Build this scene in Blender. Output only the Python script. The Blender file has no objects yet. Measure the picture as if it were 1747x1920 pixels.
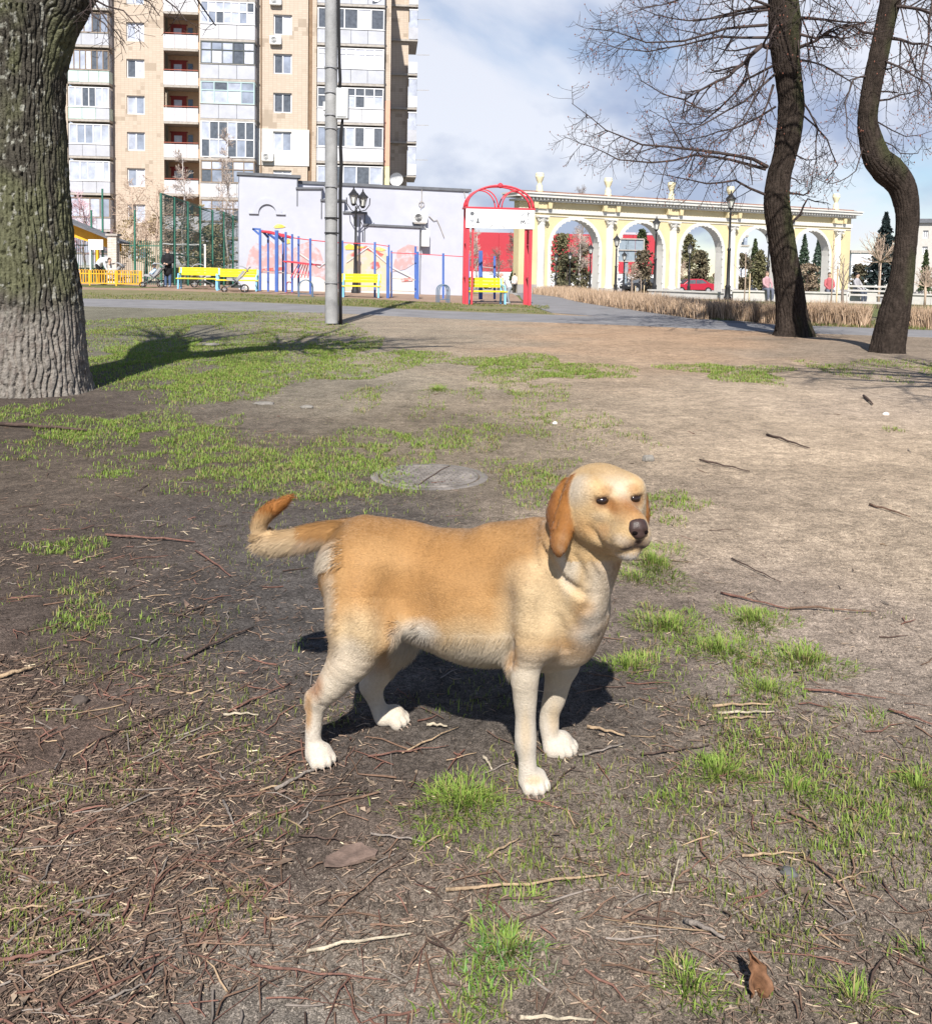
import bpy, bmesh, math, random
import numpy as np
from mathutils import Vector, Matrix, noise as mnoise

scene = bpy.context.scene
COL = scene.collection
random.seed(7)
rng = np.random.default_rng(7)
PI = math.pi
R_ = math.radians

# ---------------------------------------------------------------- camera
F_PX = 1750.0            # focal length in photo pixels (photo is 1747 x 1920)
CAM_H = 1.2
TILT, ROLL = R_(4.0), R_(1.0)
PPY = 500.0 + F_PX * math.tan(TILT)
cam_d = bpy.data.cameras.new('camera')
cam = bpy.data.objects.new('camera', cam_d)
COL.objects.link(cam)
cam_d.sensor_fit = 'AUTO'
cam_d.sensor_width = 36.0
cam_d.lens = 36.0 * F_PX / 1920.0
cam_d.shift_y = -(960.0 - PPY) / 1920.0
cam_d.clip_start = 0.05
cam_d.clip_end = 3000
CAM_R = Matrix.Rotation(PI / 2 - TILT, 3, 'X') @ Matrix.Rotation(ROLL, 3, 'Z')
cam.matrix_world = Matrix.Translation((0, 0, CAM_H)) @ CAM_R.to_4x4()
scene.camera = cam

# ---------------------------------------------------------------- sun and sky
SUN_AZ, SUN_EL = R_(4.0), R_(44.0)      # shadows fall straight away from the viewer, a touch to the right
sun_d = bpy.data.lights.new('sun', 'SUN')
sun = bpy.data.objects.new('sun', sun_d)
COL.objects.link(sun)
sun_d.energy = 5.0
sun_d.angle = R_(0.53)
sun_d.color = (1.0, 0.955, 0.88)
_sd = Vector((math.sin(SUN_AZ) * math.cos(SUN_EL), math.cos(SUN_AZ) * math.cos(SUN_EL), -math.sin(SUN_EL)))
sun.rotation_euler = _sd.to_track_quat('-Z', 'Y').to_euler()
sun.location = (0, -20, 30)

world = bpy.data.worlds.new('World')
scene.world = world
world.use_nodes = True
wn, wl = world.node_tree.nodes, world.node_tree.links
wn.clear()
def W(t, **k):
    n = wn.new(t)
    for a, v in k.items():
        setattr(n, a, v)
    return n
sky = W('ShaderNodeTexSky', sky_type='NISHITA', sun_disc=False)
sky.sun_elevation = SUN_EL
sky.sun_rotation = PI + SUN_AZ
sky.air_density = 1.0
sky.dust_density = 0.0
sky.ozone_density = 4.0
geo = W('ShaderNodeNewGeometry')
sep = W('ShaderNodeSeparateXYZ')
tc = W('ShaderNodeTexCoord')
wl.new(tc.outputs['Generated'], sep.inputs[0])
zz = W('ShaderNodeMath', operation='MAXIMUM'); zz.inputs[1].default_value = 0.0
wl.new(sep.outputs['Z'], zz.inputs[0])
za = W('ShaderNodeMath', operation='ADD'); za.inputs[1].default_value = 0.55
wl.new(zz.outputs[0], za.inputs[0])
dx = W('ShaderNodeMath', operation='DIVIDE'); wl.new(sep.outputs['X'], dx.inputs[0]); wl.new(za.outputs[0], dx.inputs[1])
dy = W('ShaderNodeMath', operation='DIVIDE'); wl.new(sep.outputs['Y'], dy.inputs[0]); wl.new(za.outputs[0], dy.inputs[1])
cv = W('ShaderNodeCombineXYZ')
wl.new(dx.outputs[0], cv.inputs['X']); wl.new(dy.outputs[0], cv.inputs['Y'])
cv.inputs['Z'].default_value = 1.3
n1 = W('ShaderNodeTexNoise'); n1.inputs['Scale'].default_value = 1.5; n1.inputs['Detail'].default_value = 7; n1.inputs['Roughness'].default_value = 0.52; n1.inputs['Distortion'].default_value = 0.35
wl.new(cv.outputs[0], n1.inputs['Vector'])
cr = W('ShaderNodeMapRange', interpolation_type='SMOOTHSTEP')
cr.inputs['From Min'].default_value = 0.38; cr.inputs['From Max'].default_value = 0.52
cr.inputs['To Max'].default_value = 0.9
wl.new(n1.outputs['Fac'], cr.inputs['Value'])
n2 = W('ShaderNodeTexNoise'); n2.inputs['Scale'].default_value = 3.4; n2.inputs['Detail'].default_value = 7
wl.new(cv.outputs[0], n2.inputs['Vector'])
cc = W('ShaderNodeMix', data_type='RGBA')
cc.inputs[6].default_value = (3.7, 4.3, 6.0, 1)
cc.inputs[7].default_value = (7.7, 7.9, 8.7, 1)
crs = W('ShaderNodeMapRange'); crs.inputs['From Min'].default_value = 0.42; crs.inputs['From Max'].default_value = 0.57
wl.new(n2.outputs['Fac'], crs.inputs['Value'])
wl.new(crs.outputs[0], cc.inputs[0])
mx = W('ShaderNodeMix', data_type='RGBA')
# a broken cloud layer: seen edge-on it closes up towards the horizon, overhead the gaps show
cov = W('ShaderNodeMapRange', interpolation_type='SMOOTHSTEP'); cov.inputs['From Min'].default_value = 0.26; cov.inputs['From Max'].default_value = 0.62
cov.inputs['To Min'].default_value = 1.0; cov.inputs['To Max'].default_value = 0.10; wl.new(zz.outputs[0], cov.inputs['Value'])
cmul = W('ShaderNodeMath', operation='MULTIPLY'); wl.new(cr.outputs[0], cmul.inputs[0]); wl.new(cov.outputs[0], cmul.inputs[1])
wl.new(cmul.outputs[0], mx.inputs[0]); wl.new(sky.outputs[0], mx.inputs[6]); wl.new(cc.outputs[2], mx.inputs[7])
bg = W('ShaderNodeBackground'); bg.inputs['Strength'].default_value = 0.07
wl.new(mx.outputs[2], bg.inputs['Color'])
wo = W('ShaderNodeOutputWorld'); wl.new(bg.outputs[0], wo.inputs['Surface'])

vs = scene.view_settings
vs.view_transform = 'Standard'; vs.look = 'None'; vs.gamma = 1.0; vs.exposure = 0.72
try: vs.use_curve_mapping = False
except Exception: pass
scene.cycles.max_bounces = 6
scene.cycles.transparent_max_bounces = 8
scene.cycles.use_denoising = True

# ---------------------------------------------------------------- picture <-> place
_r = CAM_R @ Vector((1, 0, 0)); _u = CAM_R @ Vector((0, 1, 0)); _b = CAM_R @ Vector((0, 0, 1))
CAMP = Vector((0, 0, CAM_H))
def ray(px, py):
    return _r * ((px - 873.5) / F_PX) + _u * ((PPY - py) / F_PX) - _b
def P(px, py, Y):
    d = ray(px, py); return CAMP + d * (Y / d.y)
def gz(x, y):
    "height of the land: level near by, falling gently towards the plaza on the far right"
    t = min(1.0, max(0.0, (y - 24.0) / 15.0))
    a = 0.10 - 0.20 * min(1.0, max(0.0, (x + 11.0) / 11.0))
    return a * t - 0.019 * max(0.0, min(y, 110.0) - 42.0)
def G(px, py):
    d = ray(px, py); z = 0.0
    for _ in range(14):
        if d.z > -1e-4: t = 120.0
        else: t = (z - CAM_H) / d.z
        p = CAMP + d * t
        z = gz(p.x, p.y)
    return Vector((p.x, p.y, z))
def at(px, Y, py=540):
    "ground point at picture column px and distance Y"
    p = P(px, py, Y); return Vector((p.x, p.y, gz(p.x, p.y)))
def px_m(Y): return Y / F_PX       # metres per photo pixel at distance Y
def proj(p):
    c = CAM_R.transposed() @ (Vector(p) - CAMP)
    return 873.5 + F_PX * c.x / -c.z, PPY - F_PX * c.y / -c.z

# ---------------------------------------------------------------- materials
MATS = {}
def mat(name, col, rough=0.75, var=0.0, vscale=4.0, bump=0.0, bscale=30.0, metal=0.0, spec=0.3, col2=None, detail=5, stretch=None, trans=0.0):
    if name in MATS: return MATS[name]
    m = bpy.data.materials.new(name); m.use_nodes = True
    nt = m.node_tree; b = nt.nodes['Principled BSDF']
    b.inputs['Roughness'].default_value = rough
    b.inputs['Metallic'].default_value = metal
    b.inputs['Specular IOR Level'].default_value = spec
    b.inputs['Base Color'].default_value = (*col, 1)
    if trans: b.inputs['Transmission Weight'].default_value = trans
    if var or bump or col2:
        t = nt.nodes.new('ShaderNodeTexCoord')
        src = t.outputs['Object']
        if stretch:
            mp = nt.nodes.new('ShaderNodeMapping'); mp.inputs['Scale'].default_value = stretch
            nt.links.new(src, mp.inputs[0]); src = mp.outputs[0]
        n = nt.nodes.new('ShaderNodeTexNoise'); n.inputs['Scale'].default_value = vscale; n.inputs['Detail'].default_value = detail
        n.inputs['Roughness'].default_value = 0.6
        nt.links.new(src, n.inputs['Vector'])
        if var or col2:
            mr = nt.nodes.new('ShaderNodeMapRange'); mr.inputs['From Min'].default_value = 0.3; mr.inputs['From Max'].default_value = 0.7
            nt.links.new(n.outputs['Fac'], mr.inputs['Value'])
            mixn = nt.nodes.new('ShaderNodeMix'); mixn.data_type = 'RGBA'
            lo = tuple(c * (1 - var) for c in col) if not col2 else col2
            hi = tuple(min(1, c * (1 + var)) for c in col) if not col2 else col
            mixn.inputs[6].default_value = (*lo, 1); mixn.inputs[7].default_value = (*hi, 1)
            nt.links.new(mr.outputs[0], mixn.inputs[0])
            nt.links.new(mixn.outputs[2], b.inputs['Base Color'])
        if bump:
            n3 = nt.nodes.new('ShaderNodeTexNoise'); n3.inputs['Scale'].default_value = bscale; n3.inputs['Detail'].default_value = 6
            nt.links.new(src, n3.inputs['Vector'])
            bp = nt.nodes.new('ShaderNodeBump'); bp.inputs['Strength'].default_value = bump; bp.inputs['Distance'].default_value = 0.02
            nt.links.new(n3.outputs['Fac'], bp.inputs['Height']); nt.links.new(bp.outputs[0], b.inputs['Normal'])
    MATS[name] = m
    return m
def vcol_mat(name, rough=0.8, attr='Col', var=0.15, vscale=60.0, bump=0.0, bscale=80.0, spec=0.25, sheen=0.0, transl=0.0, stretch=None):
    "material that takes its base colour from the mesh's own colour attribute, broken up by noise"
    if name in MATS: return MATS[name]
    m = bpy.data.materials.new(name); m.use_nodes = True
    nt = m.node_tree; b = nt.nodes['Principled BSDF']
    b.inputs['Roughness'].default_value = rough; b.inputs['Specular IOR Level'].default_value = spec
    if sheen:
        b.inputs['Sheen Weight'].default_value = sheen; b.inputs['Sheen Roughness'].default_value = 0.5
    a = nt.nodes.new('ShaderNodeAttribute'); a.attribute_name = attr
    t = nt.nodes.new('ShaderNodeTexCoord'); src = t.outputs['Object']
    if stretch:
        mp = nt.nodes.new('ShaderNodeMapping'); mp.inputs['Scale'].default_value = stretch
        nt.links.new(src, mp.inputs[0]); src = mp.outputs[0]
    n = nt.nodes.new('ShaderNodeTexNoise'); n.inputs['Scale'].default_value = vscale; n.inputs['Detail'].default_value = 6
    nt.links.new(src, n.inputs['Vector'])
    mr = nt.nodes.new('ShaderNodeMapRange'); mr.inputs['From Min'].default_value = 0.3; mr.inputs['From Max'].default_value = 0.7
    mr.inputs['To Min'].default_value = 1 - var; mr.inputs['To Max'].default_value = 1 + var
    nt.links.new(n.outputs['Fac'], mr.inputs['Value'])
    mu = nt.nodes.new('ShaderNodeVectorMath'); mu.operation = 'SCALE'
    nt.links.new(a.outputs['Color'], mu.inputs[0]); nt.links.new(mr.outputs[0], mu.inputs['Scale'])
    nt.links.new(mu.outputs[0], b.inputs['Base Color'])
    if bump:
        n3 = nt.nodes.new('ShaderNodeTexNoise'); n3.inputs['Scale'].default_value = bscale; n3.inputs['Detail'].default_value = 6
        nt.links.new(src, n3.inputs['Vector'])
        bp = nt.nodes.new('ShaderNodeBump'); bp.inputs['Strength'].default_value = bump; bp.inputs['Distance'].default_value = 0.02
        nt.links.new(n3.outputs['Fac'], bp.inputs['Height']); nt.links.new(bp.outputs[0], b.inputs['Normal'])
    if transl:
        tr = nt.nodes.new('ShaderNodeBsdfTranslucent'); nt.links.new(mu.outputs[0], tr.inputs['Color'])
        ms = nt.nodes.new('ShaderNodeMixShader'); ms.inputs[0].default_value = transl
        o = nt.nodes['Material Output']
        nt.links.new(b.outputs[0], ms.inputs[1]); nt.links.new(tr.outputs[0], ms.inputs[2]); nt.links.new(ms.outputs[0], o.inputs['Surface'])
    MATS[name] = m
    return m

# ---------------------------------------------------------------- objects
def tag(o, label=None, cat=None, group=None, kind=None):
    if label: o['label'] = label
    if cat: o['category'] = cat
    if group: o['group'] = group
    if kind: o['kind'] = kind
    return o
def empty(name, loc=(0, 0, 0), rz=0.0, label=None, cat=None, group=None):
    o = bpy.data.objects.new(name, None); COL.objects.link(o)
    o.location = loc; o.rotation_euler = (0, 0, rz)
    o.empty_display_size = 0.2
    return tag(o, label, cat, group)
def link(name, me, m=None, parent=None, smooth=False):
    o = bpy.data.objects.new(name, me); COL.objects.link(o)
    if m is not None: me.materials.append(m)
    if parent is not None: o.parent = parent
    if smooth and len(me.polygons): me.polygons.foreach_set('use_smooth', [True] * len(me.polygons))
    return o
def inst(name, src, loc=(0, 0, 0), parent=None, rot=None, scale=None):
    "another object on the same mesh data"
    o = bpy.data.objects.new(name, src.data); COL.objects.link(o)
    if parent is not None: o.parent = parent
    o.location = loc
    if rot: o.rotation_euler = rot
    if scale: o.scale = scale
    return o
def copy_tree(o, parent=None):
    c = o.copy(); COL.objects.link(c); c.parent = parent
    for ch in list(o.children):
        copy_tree(ch, c)
    return c
def np_mesh(name, v, f):
    "mesh from arrays: v (n,3), f (m,k) all with k corners"
    v = np.asarray(v, dtype=np.float32); f = np.asarray(f, dtype=np.int32)
    me = bpy.data.meshes.new(name)
    n, (m, k) = len(v), f.shape
    me.vertices.add(n); me.vertices.foreach_set('co', v.ravel())
    me.loops.add(m * k); me.loops.foreach_set('vertex_index', f.ravel())
    me.polygons.add(m)
    me.polygons.foreach_set('loop_start', np.arange(0, m * k, k, dtype=np.int32))
    me.polygons.foreach_set('loop_total', np.full(m, k, dtype=np.int32))
    me.update(calc_edges=True)
    return me
def set_col(me, c, name='Col'):
    "per-vertex colours (n,3) linear"
    a = me.color_attributes.new(name, 'FLOAT_COLOR', 'POINT')
    c4 = np.ones((len(c), 4), dtype=np.float32); c4[:, :3] = c
    a.data.foreach_set('color', c4.ravel())
class MB:
    "collects shapes; build() links them as one mesh object"
    def __init__(s): s.v = []; s.f = []
    def box(s, x0, x1, y0, y1, z0, z1):
        b = len(s.v)
        s.v += [(x0, y0, z0), (x1, y0, z0), (x1, y1, z0), (x0, y1, z0), (x0, y0, z1), (x1, y0, z1), (x1, y1, z1), (x0, y1, z1)]
        s.f += [tuple(b + i for i in q) for q in ((0, 3, 2, 1), (4, 5, 6, 7), (0, 1, 5, 4), (1, 2, 6, 5), (2, 3, 7, 6), (3, 0, 4, 7))]
        return s
    def bar(s, a, b, w, h=None, up=(0, 0, 1)):
        "box-section bar from a to b"
        a, b = Vector(a), Vector(b); h = h or w
        d = (b - a).normalized(); up = Vector(up)
        if abs(d.dot(up)) > 0.98: up = Vector((1, 0, 0))
        x = d.cross(up).normalized(); y = x.cross(d)
        n = len(s.v)
        for p in (a, b):
            for sx, sy in ((-1, -1), (1, -1), (1, 1), (-1, 1)):
                s.v.append(tuple(p + x * (sx * w / 2) + y * (sy * h / 2)))
        s.f += [(n, n + 3, n + 2, n + 1), (n + 4, n + 5, n + 6, n + 7)]
        for i in range(4): j = (i + 1) % 4; s.f.append((n + i, n + j, n + 4 + j, n + 4 + i))
        return s
    def tube(s, pts, rad, seg=6, cap=True):
        pts = [Vector(p) for p in pts]; n0 = len(s.v)
        if not isinstance(rad, (list, tuple)): rad = [rad] * len(pts)
        ref = None
        for i, p in enumerate(pts):
            d = (pts[min(i + 1, len(pts) - 1)] - pts[max(i - 1, 0)])
            d = d.normalized() if d.length > 1e-9 else Vector((0, 0, 1))
            if ref is None: ref = Vector((1, 0, 0)) if abs(d.x) < 0.8 else Vector((0, 1, 0))
            x = d.cross(ref)
            x = x.normalized() if x.length > 1e-6 else d.orthogonal().normalized()
            y = d.cross(x); ref = x.cross(d)
            for k in range(seg):
                a = 2 * PI * k / seg
                s.v.append(tuple(p + x * (math.cos(a) * rad[i]) + y * (math.sin(a) * rad[i])))
        for i in range(len(pts) - 1):
            for k in range(seg):
                k2 = (k + 1) % seg
                s.f.append((n0 + i * seg + k, n0 + i * seg + k2, n0 + (i + 1) * seg + k2, n0 + (i + 1) * seg + k))
        if cap:
            s.f.append(tuple(n0 + k for k in reversed(range(seg))))
            e = n0 + (len(pts) - 1) * seg
            s.f.append(tuple(e + k for k in range(seg)))
        return s
    def lathe(s, prof, c=(0, 0, 0), seg=16, cap=True):
        n0 = len(s.v)
        for r, z in prof:
            for k in range(seg):
                a = 2 * PI * k / seg
                s.v.append((c[0] + r * math.cos(a), c[1] + r * math.sin(a), c[2] + z))
        for i in range(len(prof) - 1):
            for k in range(seg):
                k2 = (k + 1) % seg
                s.f.append((n0 + i * seg + k, n0 + i * seg + k2, n0 + (i + 1) * seg + k2, n0 + (i + 1) * seg + k))
        if cap:
            s.f.append(tuple(n0 + k for k in reversed(range(seg))))
            e = n0 + (len(prof) - 1) * seg; s.f.append(tuple(e + k for k in range(seg)))
        return s
    def prism(s, poly, y0, y1):
        "polygon in x,z extruded along y"
        n0 = len(s.v); n = len(poly)
        s.v += [(x, y0, z) for x, z in poly] + [(x, y1, z) for x, z in poly]
        s.f.append(tuple(n0 + i for i in range(n))); s.f.append(tuple(n0 + n + i for i in reversed(range(n))))
        for i in range(n): j = (i + 1) % n; s.f.append((n0 + j, n0 + i, n0 + n + i, n0 + n + j))
        return s
    def quad(s, a, b, c, d):
        n = len(s.v); s.v += [tuple(a), tuple(b), tuple(c), tuple(d)]; s.f.append((n, n + 1, n + 2, n + 3)); return s
    def mesh(s, name):
        me = bpy.data.meshes.new(name); me.from_pydata(s.v, [], s.f); me.validate(); me.update(); return me
    def build(s, name, m, parent=None, smooth=False, bevel=0.0):
        o = link(name, s.mesh(name), m, parent, smooth)
        if bevel:
            md = o.modifiers.new('bevel', 'BEVEL'); md.width = bevel; md.segments = 2; md.limit_method = 'ANGLE'
        return o
def box(name, m, parent, x0, x1, y0, y1, z0, z1, bevel=0.0):
    return MB().box(x0, x1, y0, y1, z0, z1).build(name, m, parent, bevel=bevel)

# ---------------------------------------------------------------- implicit solids (for the dog and the people)
class SDF:
    def __init__(s, lo, hi, h):
        s.lo = np.array(lo, dtype=np.float32); s.h = h
        s.n = np.ceil((np.array(hi) - np.array(lo)) / h).astype(int) + 1
        s.F = np.full(tuple(s.n), 0.5, dtype=np.float32)
        s.prims = []
    def _sub(s, lo, hi):
        a = np.clip(np.floor((np.array(lo) - s.lo) / s.h).astype(int), 0, s.n - 1)
        b = np.clip(np.ceil((np.array(hi) - s.lo) / s.h).astype(int) + 1, 1, s.n)
        if np.any(b <= a): return None, None
        g = [s.lo[i] + s.h * np.arange(a[i], b[i], dtype=np.float32) for i in range(3)]
        return tuple(slice(a[i], b[i]) for i in range(3)), np.stack(np.meshgrid(*g, indexing='ij'), -1)
    def _mix(s, sl, d, k, sub=False):
        f = s.F[sl]
        if sub:
            e = -d
            hh = np.maximum(k - np.abs(f - e), 0) / k
            s.F[sl] = np.maximum(f, e) + hh * hh * k * 0.25
        else:
            hh = np.maximum(k - np.abs(f - d), 0) / k
            s.F[sl] = np.minimum(f, d) - hh * hh * k * 0.25
    def cone(s, a, b, ra, rb, k=0.02, sub=False, col=None):
        a = np.array(a, dtype=np.float32); b = np.array(b, dtype=np.float32)
        m = max(ra, rb) + k + 3 * s.h
        sl, p = s._sub(np.minimum(a, b) - m, np.maximum(a, b) + m)
        if sl is None: return
        ab = b - a; t = np.clip(((p - a) @ ab) / max(1e-9, float(ab @ ab)), 0, 1)
        d = np.linalg.norm(p - a - t[..., None] * ab, axis=-1) - (ra + (rb - ra) * t)
        s._mix(sl, d, k, sub)
        if col is not None: s.prims.append((a, b, ra, rb, col))
    def ell(s, c, r, M=None, k=0.02, sub=False, col=None):
        c = np.array(c, dtype=np.float32); r = np.array(r, dtype=np.float32)
        m = r.max() + k + 3 * s.h
        sl, p = s._sub(c - m, c + m)
        if sl is None: return
        q = p - c
        if M is not None: q = q @ np.array(M, dtype=np.float32)      # columns of M are the axes
        k0 = np.linalg.norm(q / r, axis=-1); k1 = np.linalg.norm(q / (r * r), axis=-1)
        d = k0 * (k0 - 1) / np.maximum(k1, 1e-6)
        s._mix(sl, d, k, sub)
        if col is not None: s.prims.append((c, c, float(r.min()), float(r.min()), col))
    def chain(s, pts, rad, k=0.02, sub=False, col=None, div=4):
        "smoothly bending tapered limb: one solid, so that its joints do not bulge"
        pts = [np.array(p, dtype=np.float32) for p in pts]; n = len(pts)
        Q = []; Rr = []
        for i in range(n - 1):
            p0, p1, p2, p3 = pts[max(i - 1, 0)], pts[i], pts[i + 1], pts[min(i + 2, n - 1)]
            for j in range(div):
                t = j / div
                Q.append(0.5 * ((2 * p1) + (p2 - p0) * t + (2 * p0 - 5 * p1 + 4 * p2 - p3) * t * t + (3 * p1 - p0 - 3 * p2 + p3) * t ** 3))
                tt = t * t * (3 - 2 * t); Rr.append(rad[i] + (rad[i + 1] - rad[i]) * (0.5 * t + 0.5 * tt))
        Q.append(pts[-1]); Rr.append(rad[-1])
        m = max(Rr) + k + 3 * s.h
        sl, p = s._sub(np.min(Q, 0) - m, np.max(Q, 0) + m)
        if sl is None: return
        D = np.full(p.shape[:3], 9.0, dtype=np.float32)
        for a, b, ra, rb in zip(Q, Q[1:], Rr, Rr[1:]):
            ab = b - a; t = np.clip(((p - a) @ ab) / max(1e-9, float(ab @ ab)), 0, 1)
            D = np.minimum(D, np.linalg.norm(p - a - t[..., None] * ab, axis=-1) - (ra + (rb - ra) * t))
            if col is not None: s.prims.append((a, b, ra, rb, col))
        s._mix(sl, D, k, sub)
    def mesh(s):
        F = s.F; sg = F < 0
        nx, ny, nz = F.shape
        c = np.zeros((nx - 1, ny - 1, nz - 1), dtype=np.int8)
        for i in (0, 1):
            for j in (0, 1):
                for k in (0, 1): c += sg[i:nx - 1 + i, j:ny - 1 + j, k:nz - 1 + k]
        I, J, K = np.nonzero((c > 0) & (c < 8))
        idx = np.full(c.shape, -1, dtype=np.int32); idx[I, J, K] = np.arange(len(I))
        acc = np.zeros((len(I), 3)); cnt = np.zeros(len(I))
        cor = [(0, 0, 0), (1, 0, 0), (0, 1, 0), (1, 1, 0), (0, 0, 1), (1, 0, 1), (0, 1, 1), (1, 1, 1)]
        for a in range(8):
            for b in range(a + 1, 8):
                A, B = cor[a], cor[b]
                if sum(abs(A[q] - B[q]) for q in range(3)) != 1: continue
                fa = F[I + A[0], J + A[1], K + A[2]]; fb = F[I + B[0], J + B[1], K + B[2]]
                x = (fa < 0) != (fb < 0)
                t = np.where(x, fa / np.where(x, fa - fb, 1), 0)
                for q in range(3): acc[:, q] += np.where(x, A[q] + t * (B[q] - A[q]), 0)
                cnt += x
        v = s.lo + s.h * (np.stack([I, J, K], -1) + acc / np.maximum(cnt, 1)[:, None])
        faces = []
        for ax in range(3):
            o1, o2 = (ax + 1) % 3, (ax + 2) % 3
            s0 = [slice(None)] * 3; s1 = [slice(None)] * 3
            s0[ax] = slice(0, -1); s1[ax] = slice(1, None)
            d = sg[tuple(s0)].astype(np.int8) - sg[tuple(s1)].astype(np.int8)
            e = np.argwhere(d != 0)
            e = e[(e[:, o1] > 0) & (e[:, o2] > 0) & (e[:, o1] < F.shape[o1] - 1) & (e[:, o2] < F.shape[o2] - 1)]
            dv = d[e[:, 0], e[:, 1], e[:, 2]]
            q = []
            for (u, w) in ((-1, -1), (0, -1), (0, 0), (-1, 0)):
                t = e.copy(); t[:, o1] += u; t[:, o2] += w
                q.append(idx[t[:, 0], t[:, 1], t[:, 2]])
            q = np.stack(q, -1); neg = dv < 0
            q[neg] = q[neg][:, ::-1]
            faces.append(q)
        return v, np.concatenate(faces)
    def prim_cols(s, v):
        best = np.full(len(v), 1e9); out = np.zeros((len(v), 3))
        for a, b, ra, rb, c in s.prims:
            ab = b - a; t = np.clip(((v - a) @ ab) / max(1e-9, float(ab @ ab)), 0, 1)
            d = np.linalg.norm(v - a - t[:, None] * ab, axis=-1) - (ra + (rb - ra) * t)
            w = d < best; best[w] = d[w]; out[w] = c
        return out
def smooth_verts(v, f, it=2, lam=0.5):
    n = len(v); a = np.concatenate([f[:, i] for i in range(4)]); b = np.concatenate([f[:, (i + 1) % 4] for i in range(4)])
    deg = np.bincount(a, minlength=n) + np.bincount(b, minlength=n)
    for _ in range(it):
        s = np.stack([np.bincount(a, v[b, q], n) + np.bincount(b, v[a, q], n) for q in range(3)], -1)
        v = v + lam * (s / np.maximum(deg, 1)[:, None] - v)
    return v
def hexlin(h):
    h = h.lstrip('#'); c = [int(h[i:i + 2], 16) / 255 for i in (0, 2, 4)]
    return tuple(((x + 0.055) / 1.055) ** 2.4 if x > 0.04 else x / 12.92 for x in c)
def fbm(x, y, sc, seed=0.0, oct=4):
    return mnoise.fractal(Vector((x * sc + seed, y * sc - seed, seed * 0.37)), 1.0, 2.0, oct)
def vnoise(x, y, sc, seed=0):
    "vectorised smooth value noise in [0,1], a few octaves"
    out = np.zeros(np.shape(x)); amp = 1.0; tot = 0.0
    for o in range(4):
        X = x * sc * 2 ** o + 17.3 * o + seed * 3.1; Y = y * sc * 2 ** o - 9.7 * o + seed * 5.7
        xi = np.floor(X); yi = np.floor(Y); fx = X - xi; fy = Y - yi
        fx = fx * fx * (3 - 2 * fx); fy = fy * fy * (3 - 2 * fy)
        def hsh(a, b):
            h = np.sin(a * 127.1 + b * 311.7 + seed * 74.7) * 43758.5453
            return h - np.floor(h)
        n = (hsh(xi, yi) * (1 - fx) + hsh(xi + 1, yi) * fx) * (1 - fy) + (hsh(xi, yi + 1) * (1 - fx) + hsh(xi + 1, yi + 1) * fx) * fy
        out += amp * n; tot += amp; amp *= 0.5
    return out / tot
# ================================================================ the land
def alb(r, g, b, k=1.36):
    return np.array([(((c / 255 + 0.055) / 1.055) ** 2.4) / k for c in (r, g, b)]) * np.array([1.0, 0.99, 0.95])
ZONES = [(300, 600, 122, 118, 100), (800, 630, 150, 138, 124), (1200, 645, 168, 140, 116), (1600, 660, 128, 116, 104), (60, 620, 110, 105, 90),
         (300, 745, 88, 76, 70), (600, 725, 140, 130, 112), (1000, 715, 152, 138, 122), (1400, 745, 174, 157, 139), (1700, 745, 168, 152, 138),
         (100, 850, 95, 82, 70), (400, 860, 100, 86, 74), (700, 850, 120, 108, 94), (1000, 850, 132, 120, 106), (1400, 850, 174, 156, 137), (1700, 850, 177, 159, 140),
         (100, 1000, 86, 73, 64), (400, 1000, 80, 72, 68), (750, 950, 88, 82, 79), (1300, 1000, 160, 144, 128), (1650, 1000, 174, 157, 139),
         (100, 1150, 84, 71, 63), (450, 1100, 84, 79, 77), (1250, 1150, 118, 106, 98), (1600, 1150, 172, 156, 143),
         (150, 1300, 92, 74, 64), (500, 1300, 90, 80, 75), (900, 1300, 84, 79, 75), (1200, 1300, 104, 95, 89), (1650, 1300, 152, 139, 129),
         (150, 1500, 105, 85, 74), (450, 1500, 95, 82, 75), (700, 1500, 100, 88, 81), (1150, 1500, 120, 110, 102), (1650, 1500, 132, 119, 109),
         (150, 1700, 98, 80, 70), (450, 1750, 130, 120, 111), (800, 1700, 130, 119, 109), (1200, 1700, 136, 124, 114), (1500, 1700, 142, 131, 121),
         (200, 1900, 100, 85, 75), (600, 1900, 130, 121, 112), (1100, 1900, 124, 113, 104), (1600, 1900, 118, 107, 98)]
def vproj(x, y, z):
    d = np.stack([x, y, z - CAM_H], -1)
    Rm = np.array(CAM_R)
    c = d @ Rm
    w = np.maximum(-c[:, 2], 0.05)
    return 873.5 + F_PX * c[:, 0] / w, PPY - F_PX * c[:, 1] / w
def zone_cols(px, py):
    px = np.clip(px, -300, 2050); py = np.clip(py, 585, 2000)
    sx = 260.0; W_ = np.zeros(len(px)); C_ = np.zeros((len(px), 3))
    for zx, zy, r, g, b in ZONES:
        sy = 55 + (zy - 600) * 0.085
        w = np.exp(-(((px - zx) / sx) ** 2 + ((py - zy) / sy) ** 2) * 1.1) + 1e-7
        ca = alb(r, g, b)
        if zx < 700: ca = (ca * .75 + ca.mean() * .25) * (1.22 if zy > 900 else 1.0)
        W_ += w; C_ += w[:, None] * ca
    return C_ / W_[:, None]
GX = np.linspace(-1.75, 1.75, 300)
_y1 = -2.5 + 3.4 * np.linspace(0, 1, 30)[:-1]
_y2 = 0.9 * (420 / 0.9) ** (np.linspace(0, 1, 430))
GY = np.concatenate([_y1, _y2])
XX = (GY[:, None] + 4.0 - 2.6 * np.exp(-np.maximum(GY[:, None], 0) / 6)) * GX[None, :] * (1 + 0.0 * GY[:, None])
YY = np.repeat(GY[:, None], len(GX), 1)
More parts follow.
